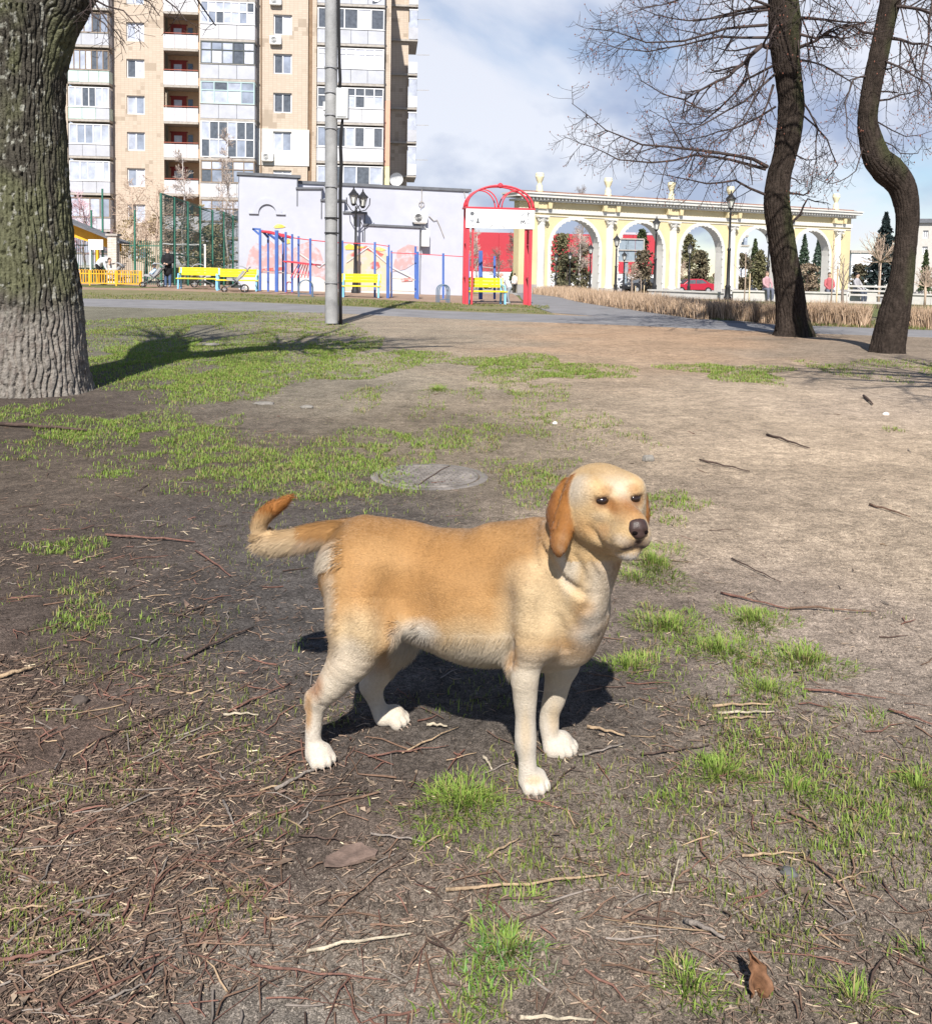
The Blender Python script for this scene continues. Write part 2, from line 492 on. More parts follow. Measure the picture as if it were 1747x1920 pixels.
_gzv = np.vectorize(gz)
_mc = G(805, 893)
def bumps(x, y):
    w = np.clip((np.hypot(x - _mc.x, y - _mc.y) - 0.34) / 0.25, 0, 1)
    return bumps0(x, y) * w
def bumps0(x, y):
    n = (vnoise(x, y, 0.55, 3) - 0.5) * 0.05 + (vnoise(x, y, 3.0, 5) - 0.5) * 0.022 + (vnoise(x, y, 14.0, 8) - 0.5) * 0.010
    fade = np.clip((17 - y) / 5, 0, 1)
    return n * fade
def gh(x, y):
    return _gzv(x, y) + bumps(x, y)
ZZ = _gzv(XX, YY) + bumps(XX, YY)
nR, nC = XX.shape
gv = np.stack([XX.ravel(), YY.ravel(), ZZ.ravel()], -1)
ii = np.arange(nR * nC).reshape(nR, nC)
gf = np.stack([ii[:-1, :-1].ravel(), ii[:-1, 1:].ravel(), ii[1:, 1:].ravel(), ii[1:, :-1].ravel()], -1)
gme = np_mesh('ground', gv, gf)
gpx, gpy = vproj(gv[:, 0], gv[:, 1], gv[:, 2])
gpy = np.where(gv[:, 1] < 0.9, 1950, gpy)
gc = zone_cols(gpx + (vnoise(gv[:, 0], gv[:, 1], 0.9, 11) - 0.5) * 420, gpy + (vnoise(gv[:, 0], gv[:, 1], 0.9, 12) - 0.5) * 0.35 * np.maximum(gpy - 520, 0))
# far land beyond the road: lawn and pale paving
far = np.clip((gv[:, 1] - 24) / 3, 0, 1)[:, None]
gc = gc * (1 - far) + far * np.array([0.10, 0.11, 0.045])
gc *= 1.16 * (0.72 + 0.56 * vnoise(gv[:, 0], gv[:, 1], 2.2, 21))[:, None]
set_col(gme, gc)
def soil_material():
    m = bpy.data.materials.new('soil'); m.use_nodes = True; nt = m.node_tree; b = nt.nodes['Principled BSDF']
    b.inputs['Roughness'].default_value = 0.95; b.inputs['Specular IOR Level'].default_value = 0.12
    a = nt.nodes.new('ShaderNodeAttribute'); a.attribute_name = 'Col'
    t = nt.nodes.new('ShaderNodeTexCoord')
    def noise(s, d=6, r=0.65):
        n = nt.nodes.new('ShaderNodeTexNoise'); n.inputs['Scale'].default_value = s; n.inputs['Detail'].default_value = d; n.inputs['Roughness'].default_value = r
        nt.links.new(t.outputs['Object'], n.inputs['Vector']); return n.outputs['Fac']
    def rng_(o, a0, a1, b0, b1):
        r = nt.nodes.new('ShaderNodeMapRange'); r.inputs['From Min'].default_value = a0; r.inputs['From Max'].default_value = a1
        r.inputs['To Min'].default_value = b0; r.inputs['To Max'].default_value = b1; nt.links.new(o, r.inputs['Value']); return r.outputs[0]
    def mul(x, y):
        q = nt.nodes.new('ShaderNodeMath'); q.operation = 'MULTIPLY'; nt.links.new(x, q.inputs[0]); nt.links.new(y, q.inputs[1]); return q.outputs[0]
    f1 = rng_(noise(110, 8, 0.72), 0.34, 0.66, 0.45, 1.55)
    f2 = rng_(noise(7, 9, 0.72), 0.33, 0.67, 0.68, 1.32)
    f3 = rng_(noise(330, 3, 0.6), 0.35, 0.65, 0.45, 1.55)
    f4 = rng_(noise(30, 7, 0.75), 0.36, 0.64, 0.66, 1.32)
    fac = mul(mul(mul(f1, f2), f3), f4)
    mu = nt.nodes.new('ShaderNodeVectorMath'); mu.operation = 'SCALE'
    nt.links.new(a.outputs['Color'], mu.inputs[0]); nt.links.new(fac, mu.inputs['Scale'])
    nt.links.new(mu.outputs[0], b.inputs['Base Color'])
    bp = nt.nodes.new('ShaderNodeBump'); bp.inputs['Strength'].default_value = 0.9; bp.inputs['Distance'].default_value = 0.012
    nt.links.new(noise(75, 10, 0.75), bp.inputs['Height']); nt.links.new(bp.outputs[0], b.inputs['Normal'])
    return m
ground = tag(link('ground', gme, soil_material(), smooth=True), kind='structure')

def sheet(name, upper, lower, m, lift, n=60, kind='structure'):
    "a strip of ground cover between two picture polylines, laid on the land"
    U = [G(*p) for p in upper]; L = [G(*p) for p in lower]
    def resample(pts, n):
        d = [0.0]
        for a, b in zip(pts, pts[1:]): d.append(d[-1] + (b - a).length)
        out = []
        for i in range(n):
            t = d[-1] * i / (n - 1); k = 0
            while k < len(d) - 2 and d[k + 1] < t: k += 1
            q = (t - d[k]) / max(1e-9, d[k + 1] - d[k]); out.append(pts[k].lerp(pts[k + 1], q))
        return out
    U, L = resample(U, n), resample(L, n)
    v = []; f = []; rows = 7
    for j in range(rows):
        for i in range(n):
            p = L[i].lerp(U[i], j / (rows - 1)); v.append((p.x, p.y, gz(p.x, p.y) + lift))
    for j in range(rows - 1):
        for i in range(n - 1):
            a = j * n + i; f.append((a, a + 1, a + n + 1, a + n))
    # skirt so that the strip has an edge
    b0 = len(v)
    for i in range(n): v.append((v[i][0], v[i][1], v[i][2] - 0.06))
    for i in range(n - 1): f.append((b0 + i, b0 + i + 1, i + 1, i))
    me = bpy.data.meshes.new(name); me.from_pydata(v, [], f); me.update()
    return tag(link(name, me, m), kind=kind)
m_asph = mat('asphalt', (0.19, 0.185, 0.19), 0.9, var=0.18, vscale=1.3, bump=0.4, bscale=90)
m_pave = mat('plaza_paving', (0.27, 0.26, 0.25), 0.85, var=0.08, vscale=0.8, bump=0.2)
m_play = mat('playground_dirt', (0.27, 0.185, 0.135), 0.95, var=0.2, vscale=1.1, bump=0.5, bscale=40)
m_verge = mat('verge_turf', (0.135, 0.135, 0.05), 0.95, col2=(0.20, 0.17, 0.10), vscale=1.1, bump=0.6, bscale=60)
sheet('road', [(-200, 554), (150, 560), (450, 566), (640, 574), (800, 582), (900, 586), (1040, 591), (1180, 596), (1350, 604), (1450, 609), (1747, 620), (1950, 627)],
      [(-200, 569), (150, 574), (450, 583), (640, 588), (800, 596), (900, 600), (1000, 604), (1170, 610), (1350, 618), (1450, 623), (1747, 633), (1950, 640)], m_asph, 0.008, 90)
sheet('footpath', [(995, 541), (1022, 548), (1060, 560), (1100, 569), (1200, 582), (1330, 599), (1420, 606)],
      [(958, 541), (966, 548), (978, 562), (1000, 575), (1040, 589), (1120, 594), (1300, 605)], m_asph, 0.013, 40)
sheet('verge', [(-200, 540), (150, 543), (330, 546), (480, 551), (640, 558), (870, 570), (985, 573)],
      [(-200, 553.5), (150, 559.5), (450, 565.5), (640, 573.5), (800, 581.5), (900, 585.5), (1040, 590)], m_verge, 0.010, 60)
sheet('playground_floor', [(-200, 524), (150, 527), (330, 531), (480, 537), (640, 543), (870, 551), (960, 551)],
      [(-200, 540), (150, 543), (330, 546), (480, 551), (640, 558), (870, 570), (985, 573)], m_play, 0.014, 60)
def world_sheet(name, pts, m, lift, nx=24, ny=16):
    v = []; f = []
    a, b, c, d = [Vector((*p, 0)) for p in pts]
    for j in range(ny):
        for i in range(nx):
            p = a.lerp(b, i / (nx - 1)).lerp(d.lerp(c, i / (nx - 1)), j / (ny - 1)); v.append((p.x, p.y, gz(p.x, p.y) + lift))
    for j in range(ny - 1):
        for i in range(nx - 1): q = j * nx + i; f.append((q, q + 1, q + nx + 1, q + nx))
    me = bpy.data.meshes.new(name); me.from_pydata(v, [], f); me.update()
    return tag(link(name, me, m), kind='structure')
world_sheet('plaza', [(1.5, 47), (48, 33), (90, 120), (-6, 130)], m_pave, 0.006)
# ================================================================ the dog
def build_dog():
    K = lambda r, Y=2.2: r * px_m(Y)
    S = SDF((-0.62, 1.58, -0.02), (0.50, 2.56, 0.84), 0.0046)
    def P(px, py, Y): return globals()['P'](px, py, Y - 0.055)
    def c(a, b, k=22, **kw):
        "tapered limb between (px, py, depth, radius px)"
        S.cone(P(*a[:3]), P(*b[:3]), K(a[3], a[2]), K(b[3], b[2]), K(k), **kw)
    def chain(pts, k=22):
        S.chain([P(*a[:3]) for a in pts], [K(a[3], a[2]) for a in pts], K(k))
    EARS = []; MOUTH = []
    # trunk
    chain([(688, 1068, 2.34, 88), (770, 1084, 2.325, 97), (860, 1102, 2.285, 109), (950, 1106, 2.245, 116), (1030, 1110, 2.195, 106)], 30)
    c((1030, 1112, 2.195, 102), (1066, 1150, 2.15, 66), 40)
    c((900, 1132, 2.26, 99), (985, 1140, 2.22, 101), 40)           # deep, heavy belly
    c((820, 1116, 2.29, 84), (900, 1132, 2.26, 95), 40)
    c((690, 1012, 2.35, 38), (760, 1030, 2.33, 44), 40)              # croup
    c((930, 1032, 2.23, 46), (1000, 1030, 2.19, 56), 40)             # withers
    # neck and forechest
    chain([(1018, 1085, 2.18, 87), (1066, 1040, 2.12, 76), (1102, 985, 2.07, 66)], 34)
    c((1076, 1120, 2.12, 58), (1106, 1030, 2.06, 56), 30)
    c((1074, 1150, 2.12, 50), (1066, 1200, 2.15, 42), 30)
    c((1060, 1190, 2.17, 52), (1020, 1215, 2.2, 42), 30)
    # loose skin folds of the throat
    c((1036, 1030, 2.06, 14), (1085, 1110, 2.045, 13), 26)
    c((1085, 1110, 2.045, 13), (1108, 1165, 2.07, 11), 26)
    c((1126, 1055, 2.02, 26), (1104, 1125, 2.06, 28), 30)
    # near front leg
    c((1000, 1105, 2.11, 66), (992, 1190, 2.095, 50), 36)
    chain([(992, 1170, 2.10, 52), (984, 1245, 2.095, 30), (984, 1300, 2.105, 23.5), (985, 1345, 2.112, 19.5), (985, 1385, 2.116, 21), (988, 1422, 2.12, 17), (990, 1462, 2.12, 19)], 18)
    c((968, 1232, 2.13, 24), (980, 1262, 2.115, 18), 18)
    c((972, 1398, 2.13, 9), (973, 1402, 2.13, 8), 8)
    def paw(x, y, Y, s, dx, dz, toes=4, spread=1.0):
        "paw with toes; (x,y) is the middle of its base, dx the way it points in the picture, dz nearer"
        cx = G(x, y)
        fwd = Vector((dx, dz, 0)).normalized(); side = Vector((-fwd.y, fwd.x, 0))
        b0 = Vector((cx.x, cx.y, 0))
        S.ell(b0 + fwd * 0.002 * s + Vector((0, 0, 0.026 * s)), (0.031 * s, 0.030 * s, 0.026 * s), k=0.012)
        for i in range(toes):
            o = (i - (toes - 1) / 2)
            L = (0.028 if abs(o) < 1 else 0.019) * s
            tip = b0 + fwd * L + side * (o * 0.0165 * s * spread)
            S.ell(tip + Vector((0, 0, 0.0160 * s)), (0.0175 * s, 0.0092 * s, 0.0165 * s), np.array([list(fwd), list(side), [0, 0, 1]]).T, k=0.002)
            S.cone(b0 + side * (o * 0.011 * s) + Vector((0, 0, 0.034 * s)), tip + Vector((0, 0, 0.019 * s)), 0.0125 * s, 0.0088 * s, 0.003)
        return b0, fwd, side
    paws = []
    paws.append(paw(999, 1480, 2.12, 1.0, 0.30, -0.95))
    # far front leg
    c((1060, 1170, 2.27, 50), (1052, 1240, 2.27, 34), 30)
    chain([(1052, 1240, 2.27, 30), (1041, 1300, 2.28, 22.5), (1031, 1335, 2.288, 18.5), (1029, 1358, 2.29, 19), (1031, 1386, 2.285, 16), (1036, 1404, 2.275, 19)], 16)
    paws.append(paw(1048, 1411, 2.265, 1.06, 0.72, -0.69))
    # near hind leg
    c((688, 1080, 2.27, 80), (682, 1160, 2.215, 66), 40)
    chain([(684, 1150, 2.205, 66), (668, 1215, 2.195, 48), (634, 1268, 2.205, 33), (603, 1306, 2.225, 22)], 26)
    chain([(597, 1308, 2.23, 20), (590, 1345, 2.235, 16.5), (587, 1390, 2.235, 15), (591, 1416, 2.23, 18)], 12)
    c((583, 1306, 2.235, 12), (579, 1322, 2.24, 10), 10)
    c((705, 1170, 2.19, 40), (735, 1150, 2.22, 30), 30)              # flank fold
    paws.append(paw(599, 1431, 2.235, 0.98, 0.55, -0.83))
    # far hind leg
    c((738, 1130, 2.43, 66), (738, 1195, 2.42, 46), 30)
    chain([(740, 1190, 2.42, 46), (720, 1240, 2.425, 31), (697, 1285, 2.43, 21)], 24)
    chain([(695, 1285, 2.43, 20), (707, 1320, 2.425, 15), (718, 1345, 2.415, 17)], 12)
    paws.append(paw(737, 1359, 2.405, 1.0, 0.93, -0.36))
    # tail, carried level with the tip curled up
    chain([(680, 1000, 2.37, 30), (640, 1000, 2.40, 26), (590, 1005, 2.42, 24), (540, 1015, 2.43, 22), (508, 1015, 2.44, 21), (488, 1000, 2.44, 17), (488, 980, 2.43, 15), (505, 960, 2.42, 15), (528, 945, 2.41, 11), (543, 931, 2.40, 4)], 14)
    # ---- head
    HY = 2.03
    fx = Vector((math.sin(R_(18)), -math.cos(R_(18)), 0.05)).normalized()     # the way the muzzle points
    up = Vector((0, 0, 1)); sd = fx.cross(up).normalized(); up = sd.cross(fx)  # sd: picture left
    if sd.x > 0: sd = -sd
    sd = -sd                                                                   # sd now points to picture right
    HM = np.array([list(fx), list(sd), list(up)]).T
    def hp(f, s, u): return H0 + fx * f + sd * s + up * u
    H0 = P(1127, 934, HY)
    S.ell(hp(-0.012, 0.004, -0.007), (0.094, 0.085, 0.080), HM, k=0.02)            # skull
    S.ell(hp(0.030, 0, 0.006), (0.060, 0.066, 0.054), HM, k=0.02)             # forehead
    for q in (-1, 1):
        S.ell(hp(0.020, 0.050 * q, -0.034), (0.052, 0.034, 0.050), HM, k=0.025)   # cheeks
        S.ell(hp(0.064, 0.036 * q, 0.037), (0.018, 0.024, 0.011), HM, k=0.024)  # brows
        S.ell(hp(0.040, 0.046 * q, 0.022), (0.034, 0.026, 0.028), HM, k=0.03)
        S.ell(hp(0.066, 0.034 * q, -0.012), (0.026, 0.020, 0.014), HM, k=0.02)
    S.cone(hp(0.02, 0, -0.055), hp(-0.05, 0, -0.075), 0.050, 0.066, 0.03)      # throat
    S.cone(hp(0.070, 0, -0.020), hp(0.142, 0, -0.034), 0.042, 0.031, 0.022)    # muzzle
    S.cone(hp(0.080, 0, -0.002), hp(0.142, 0, -0.017), 0.021, 0.020, 0.016)    # bridge
    for q in (-1, 1):
        S.cone(hp(0.070, 0.022 * q, -0.056), hp(0.136, 0.019 * q, -0.056), 0.029, 0.022, 0.012)   # flews
        S.ell(hp(0.135, 0.017 * q, -0.047), (0.026, 0.020, 0.022), HM, k=0.010)
        S.ell(hp(0.048, 0.026 * q, -0.074), (0.034, 0.020, 0.020), HM, k=0.02)
    S.cone(hp(0.035, 0, -0.084), hp(0.122, 0, -0.0845), 0.030, 0.018, 0.012); S.ell(hp(0.120, 0, -0.083), (0.022, 0.026, 0.016), HM, k=0.012)    # lower jaw
    # mouth line, lip cleft, eye sockets
    S.cone(hp(0.160, 0.0, -0.0700), hp(0.148, 0.034, -0.0785), 0.0030, 0.0034, 0.004, sub=True)
    S.cone(hp(0.160, 0.0, -0.0700), hp(0.148, -0.034, -0.0785), 0.0030, 0.0034, 0.004, sub=True)
    S.cone(hp(0.148, 0.034, -0.0785), hp(0.098, 0.047, -0.088), 0.0036, 0.003, 0.004, sub=True)
    S.cone(hp(0.148, -0.034, -0.0785), hp(0.098, -0.047, -0.088), 0.0036, 0.003, 0.004, sub=True)
    S.cone(hp(0.163, 0.0, -0.050), hp(0.162, 0.0, -0.070), 0.0022, 0.0022, 0.003, sub=True)
    for q in (-1, 1):
        S.ell(hp(0.096, 0.0385 * q, 0.0125), (0.020, 0.0170, 0.0080), HM, k=0.010, sub=True)
    for q in (-1, 1):      # heavy upper lids
        S.ell(hp(0.0765, 0.0385 * q, 0.0256), (0.0135, 0.0170, 0.0070), HM, k=0.006)
        S.ell(hp(0.0770, 0.0385 * q, 0.0000), (0.0125, 0.0170, 0.0050), HM, k=0.006)
    # near ear: hangs in a folded leaf
    eo = [(1072, 908, 2.045, 13), (1058, 935, 2.03, 13), (1049, 970, 2.022, 12), (1049, 1005, 2.022, 11), (1051, 1026, 2.025, 9)]
    def leafear(pts, wid, thick, tilt):
        for (a, wa), (b, wb) in zip(zip(pts, wid), zip(pts[1:], wid[1:])):
            for t in np.linspace(0, 1, 6):
                cpt = [a[i] + (b[i] - a[i]) * t for i in range(3)]
                w = wa + (wb - wa) * t
                ax = Vector((math.cos(tilt), math.sin(tilt), 0)); n = Vector((-ax.y, ax.x, 0))
                Me = np.array([list(ax), list(n), [0, 0, 1]]).T
                S.ell(P(*cpt), (K(w), K(thick), K(15)), Me, k=K(5)); EARS.append((np.array(P(*cpt)), np.array((K(w), K(thick), K(15))), Me))
    leafear([(1073, 906, 2.035), (1067, 935, 2.005), (1059, 968, 1.985), (1051, 1000, 1.972), (1048, 1016, 1.968), (1047, 1027, 1.968)], [8, 14, 17, 17, 15, 9], 6.5, R_(-26))
    leafear([(1060, 910, 2.05), (1043, 938, 2.035), (1035, 964, 2.028), (1037, 988, 2.025)], [9, 14, 13, 8], 6, R_(-58))   # rear fold
    leafear([(1196, 914, 2.065), (1205, 938, 2.055), (1209, 965, 2.05), (1206, 990, 2.05)], [7, 12, 13, 9], 6, R_(66))    # far ear
    # hollows and creases that show the muscle underneath
    def dent(x, y, Y, r, k, M=None): S.ell(P(x, y, Y), (K(r[0]), K(r[1]), K(r[2])), M, k=K(k), sub=True)
    dent(752, 1125, 2.150, (34, 26, 36), 60)          # flank
    dent(938, 1165, 2.066, (14, 18, 60), 48)           # behind the shoulder
    dent(1028, 1128, 2.02, (12, 16, 46), 30)           # shoulder to breast
    dent(640, 1178, 2.115, (10, 14, 50), 26)           # back of the thigh
    dent(724, 1185, 2.12, (12, 16, 34), 26)            # front of the stifle
    dent(602, 1345, 2.20, (5, 6, 26), 8)               # hock tendon
    S.cone(P(1050, 925, 1.985), P(1042, 990, 1.975), K(4), K(3), K(4), sub=True)   # crease between the folds of the ear
    # folds of loose skin round the neck, pressed into the finished surface
    def surf(px, py):
        d = ray(px, py); t = 1.75 / d.y
        for _ in range(400):
            p = CAMP + d * t; i = [int(round((p[q] - S.lo[q]) / S.h)) for q in range(3)]
            if all(0 <= i[q] < S.n[q] for q in range(3)) and S.F[i[0], i[1], i[2]] < 0: return p
            t += 0.0025 / d.y
        return None
    def fold(pts, depth, r, k):
        q = [surf(x, y) for x, y in pts]; q = [p - ray(*xy).normalized() * (r * .9 - depth) for p, xy in zip(q, pts) if p is not None]
        if len(q) > 2: S.chain(q, [r * (.5 if i in (0, len(q) - 1) else 1) for i in range(len(q))], k, sub=True)
    fold([(1014, 1024), (1029, 1052), (1052, 1084), (1080, 1107), (1103, 1121)], .0055, .009, .012)
    fold([(1078, 1045), (1090, 1070), (1095, 1090), (1090, 1104)], .004, .008, .012)
    fold([(1108, 1060), (1116, 1085), (1112, 1115), (1100, 1145)], .004, .008, .014)
    fold([(1046, 1160), (1056, 1190), (1060, 1220)], .004, .009, .016)
    fold([(960, 1205), (957, 1225), (956, 1245)], .006, .009, .014)
    fold([(1103, 988), (1115, 1004), (1128, 1022)], .0012, .006, .012)
    v, f = S.mesh()
    v = smooth_verts(v, f, 2, 0.5)
    return S, v, f, paws, hp, fx, sd, up, HM, EARS
S_dog, dv, df, PAWS, hp, hfx, hsd, hup, HM, EARS = build_dog()
# keep only the largest connected shell is not needed: every piece is blended into the trunk
def ear_w(v):
    w = np.zeros(len(v))
    for c_, r_, M_ in EARS:
        k0 = np.linalg.norm(((v - c_) @ M_) / (r_ + 0.003), axis=1)
        w = np.maximum(w, np.clip((1.25 - k0) / 0.25, 0, 1))
    return w
def dog_cols(v):
    px, py = vproj(v[:, 0], v[:, 1], v[:, 2])
    L = lambda h: np.array(hexlin(h)) / 1.78
    gold, pale, cream, white, rust, tan = L('cc9e68'), L('e6caa0'), L('efdfc8'), L('ece0d0'), L('ad6c30'), L('b6854e')
    n = len(v); C = np.tile(gold, (n, 1))
    nz = vnoise(v[:, 0] + v[:, 2] * 0.7, v[:, 2] + v[:, 1], 9.0, 31); nz2 = vnoise(v[:, 0] - v[:, 2], v[:, 2], 30.0, 33)
    def blend(w, col):
        nonlocal C
        w = np.clip(w, 0, 1)[:, None]; C = C * (1 - w) + w * col
    def spot(x, y, rx, ry, col, a=1.0, soft=0.6):
        d = np.sqrt(((px - x) / rx) ** 2 + ((py - y) / ry) ** 2) + (nz - 0.5) * 0.5
        blend(a * np.clip((1 - d) / soft, 0, 1), col)
    sstep = lambda a, b, x: np.clip((x - a) / (b - a), 0, 1)
    blend((py < 1120) * 0.55 * sstep(0.35, 0.65, nz), tan); blend(sstep(1045, 985, py) * (px < 1030) * 0.6, tan)                       # darker saddle, with shade along the top of the back blended in
    spot(860, 1040, 130, 55, tan, 0.7); spot(800, 1110, 120, 55, tan, 0.55)
    spot(1000, 1150, 85, 120, pale, 0.9); spot(1040, 1110, 60, 110, pale, 0.7)
    blend(sstep(1150, 1210, py + (nz - 0.5) * 30) * (px > 745) * (px < 960), pale)
    blend(sstep(1185, 1225, py + (nz - 0.5) * 30) * (px > 735) * (px < 965), cream)
    spot(775, 1195, 55, 40, white, 1.0)
    spot(672, 1190, 75, 70, pale, 0.9); spot(650, 1240, 60, 60, cream, 0.8); spot(700, 1060, 60, 45, gold, 0.5)
    blend(sstep(1225, 1275, py) * (px < 770), cream)
    blend(sstep(1205, 1260, py) * (px > 950), cream)
    spot(619, 1145, 18, 80, cream, 0.75, 0.9)
    blend(sstep(1310, 1375, py + (nz - 0.5) * 30), white)
    spot(590, 1285, 22, 38, rust, 0.75); spot(577, 1330, 11, 50, L('cf9a5e'), 0.8)
    spot(1040, 1350, 18, 40, pale, 0.6); spot(1002, 1463, 22, 14, pale, 0.7); spot(985, 1370, 14, 70, pale, 0.5)
    spot(962, 1235, 14, 28, L('d19a5a'), 0.7)
    # neck, chest
    spot(1085, 1090, 60, 80, pale, 0.8); spot(1065, 1055, 26, 70, cream, 0.9); spot(1130, 1110, 40, 90, cream, 0.8)
    spot(1102, 1192, 44, 32, white, 0.9, 0.9); spot(1110, 1160, 30, 30, white, 0.7); spot(1095, 1140, 30, 22, gold, 0.5); spot(1050, 1205, 40, 14, gold, 0.4)
    # tail
    tl = (px < 640) & (py < 1062)
    blend(tl * sstep(1005, 1030, py) * 0.9, cream); blend((px < 560) * (py < 1062) * sstep(965, 990, py) * 0.6, pale); blend((px < 560) * (py < 968) * 0.8, rust)
    # head
    H = np.array(hp(0, 0, 0)); q = (v - H) @ HM
    hd = (q[:, 0] > -0.10) & (np.abs(q[:, 1]) < 0.12) & (py < 1052) & (px > 1060) & (v[:, 1] < 2.08)
    blend(hd * 1.0, L('dcb988'))
    def hs(f_, s_, u_, r, col, a=1.0):
        d = np.linalg.norm((q - np.array([f_, s_, u_])) / np.array(r), axis=1)
        blend(hd * a * np.clip((1 - d) / 0.6, 0, 1), col)
    hs(0.06, 0, 0.040, (0.06, 0.045, 0.05), cream, 0.7)  # pale forehead highlight painted into the coat colour
    hs(0.10, 0, 0.012, (0.05, 0.016, 0.03), cream, 0.7)
    hs(0.120, 0, -0.006, (0.070, 0.036, 0.045), L('b57d46'), 0.95)
    hs(0.02, 0, 0.07, (0.10, 0.09, 0.035), L('d2ad78'), 0.7)
    for s_ in (-1, 1):
        hs(0.083, 0.030 * s_, 0.034, (0.03, 0.02, 0.014), L('c08c54'), 0.55)
        hs(0.090, 0.039 * s_, 0.0115, (0.03, 0.0255, 0.0150), L('43261a'), 1.0)
        hs(0.090, 0.039 * s_, 0.0115, (0.03, 0.032, 0.024), L('b07a4c'), 0.35)
        hs(0.10, 0.024 * s_, 0.002, (0.04, 0.013, 0.022), L('a8713c'), 0.9)
        hs(0.145, 0.024 * s_, -0.052, (0.026, 0.022, 0.018), L('e2d2bf'), 0.85)
        hs(0.03, 0.07 * s_, 0.03, (0.06, 0.04, 0.045), cream, 0.7)
        hs(0.045, 0.06 * s_, -0.045, (0.05, 0.04, 0.035), L('cfa068'), 0.7)
        hs(0.085, 0.045 * s_, -0.018, (0.03, 0.02, 0.014), cream, 0.22)
        hs(0.10, 0.042 * s_, -0.045, (0.03, 0.02, 0.022), L('c89660'), 0.6)
    hs(0.162, 0, -0.070, (0.03, 0.045, 0.012), L('6b4a40'), 0.55)
    hs(0.14, 0, -0.094, (0.05, 0.045, 0.015), L('e6dbcf'), 0.95)
    hs(0.160, 0, -0.060, (0.024, 0.036, 0.016), L('8b7468'), 0.7)
    # ears
    er = ear_w(v)
    blend(er * (0.8 + 0.4 * nz), L('a3692f')); blend(er * np.clip((1046 - px) / 8, 0, 1) * (px < 1080) * 0.8, L('8f5a2e'))
    md = np.full(n, 9.0)
    for s_ in (-1, 1):
        for a_, b_ in (((0.160, 0.0, -0.0700), (0.148, 0.034 * s_, -0.0785)), ((0.148, 0.034 * s_, -0.0785), (0.098, 0.047 * s_, -0.088)), ((0.163, 0, -0.050), (0.162, 0, -0.070))):
            a_, b_ = np.array(a_), np.array(b_); ab = b_ - a_; t_ = np.clip(((q - a_) @ ab) / (ab @ ab), 0, 1); md = np.minimum(md, np.linalg.norm(q - a_ - t_[:, None] * ab, axis=1))
    blend(np.clip((0.0085 - md) / 0.004, 0, 1) * 0.9, L('4a302a'))
    C *= (0.86 + 0.12 * nz2 + 0.16 * vnoise(v[:, 0] * 1.0 + v[:, 1] * .6, v[:, 2] * 2.2, 14.0, 37))[:, None]
    return C
dme = np_mesh('dog', dv, df)
dcol = dog_cols(dv)
set_col(dme, dcol)
m_fur = vcol_mat('dog_coat', 0.75, var=0.10, vscale=140, bump=0.25, bscale=220, spec=0.2, sheen=0.15)
dog = empty('dog', (0, 2.26, 0), label='golden yellow dog with cream legs and curled tail standing on bare soil in front', cat='dog')
def child_world(o, par):
    o.parent = par; o.matrix_parent_inverse = Matrix.Translation(par.location).inverted(); return o
child_world(link('body', dme, m_fur, smooth=True), dog)
# nose, eyes, claws
m_nose = mat('nose_leather', (0.042, 0.023, 0.019), 0.42, var=0.25, vscale=120, bump=0.15, bscale=400, spec=0.5)
m_eye = mat('eye_dark', (0.018, 0.009, 0.006), 0.08, spec=0.6)
NS = SDF((0.15, 1.6, 0.55), (0.55, 1.95, 0.80), 0.0026)
nc = hp(0.163, 0, -0.030)
NS.ell(nc, (0.016, 0.0215, 0.0165), HM, k=0.004)
NS.ell(hp(0.166, 0, -0.040), (0.011, 0.013, 0.010), HM, k=0.008)
NS.ell(hp(0.158, 0, -0.018), (0.015, 0.019, 0.010), HM, k=0.008)
for q in (-1, 1):
    NS.ell(hp(0.1805, 0.0108 * q, -0.0345), (0.006, 0.0072, 0.0056), HM, k=0.005, sub=True)
nv, nf = NS.mesh(); nv = smooth_verts(nv, nf, 4, 0.5)
child_world(link('nose', np_mesh('nose', nv, nf), m_nose, smooth=True), dog)
def ellipsoid(name, c_, r_, M, m, seg=16, rings=10):
    v = []; f = []
    for i in range(rings + 1):
        t = PI * i / rings
        for k in range(seg):
            a = 2 * PI * k / seg
            w = np.array([math.cos(t) * r_[0], math.sin(t) * math.cos(a) * r_[1], math.sin(t) * math.sin(a) * r_[2]])
            v.append(tuple(np.array(c_) + np.array(M) @ w))
    for i in range(rings):
        for k in range(seg):
            k2 = (k + 1) % seg; f.append((i * seg + k, i * seg + k2, (i + 1) * seg + k2, (i + 1) * seg + k))
    me = bpy.data.meshes.new(name); me.from_pydata(v, [], f); me.update()
    return link(name, me, m, smooth=True)
for q in (-1, 1):
    child_world(ellipsoid('eye', hp(0.0765, 0.0365 * q, 0.0125), (0.0125, 0.0150, 0.0108), HM, m_eye), dog)
m_nostril = mat('nostril', (0.006, 0.004, 0.004), .9, spec=.05)
for q in (-1, 1):
    child_world(ellipsoid('nostril', hp(0.1722, 0.0108 * q, -0.0350), (0.0042, 0.0068, 0.0050), HM, m_nostril), dog)
m_claw = mat('claw', (0.30, 0.22, 0.17), 0.5)
for (b0, fw, sd_) in PAWS:
    for i in range(4):
        o = i - 1.5; L = 0.038 if abs(o) < 1 else 0.029
        a = b0 + fw * L + sd_ * (o * 0.0168) + Vector((0, 0, 0.011)); 
        cb = MB().tube([a, a + fw * 0.007 - Vector((0, 0, 0.004)), a + fw * 0.011 - Vector((0, 0, 0.009))], [0.0020, 0.0016, 0.0008], 6)
        child_world(cb.build('claw', m_claw, None, smooth=True), dog)
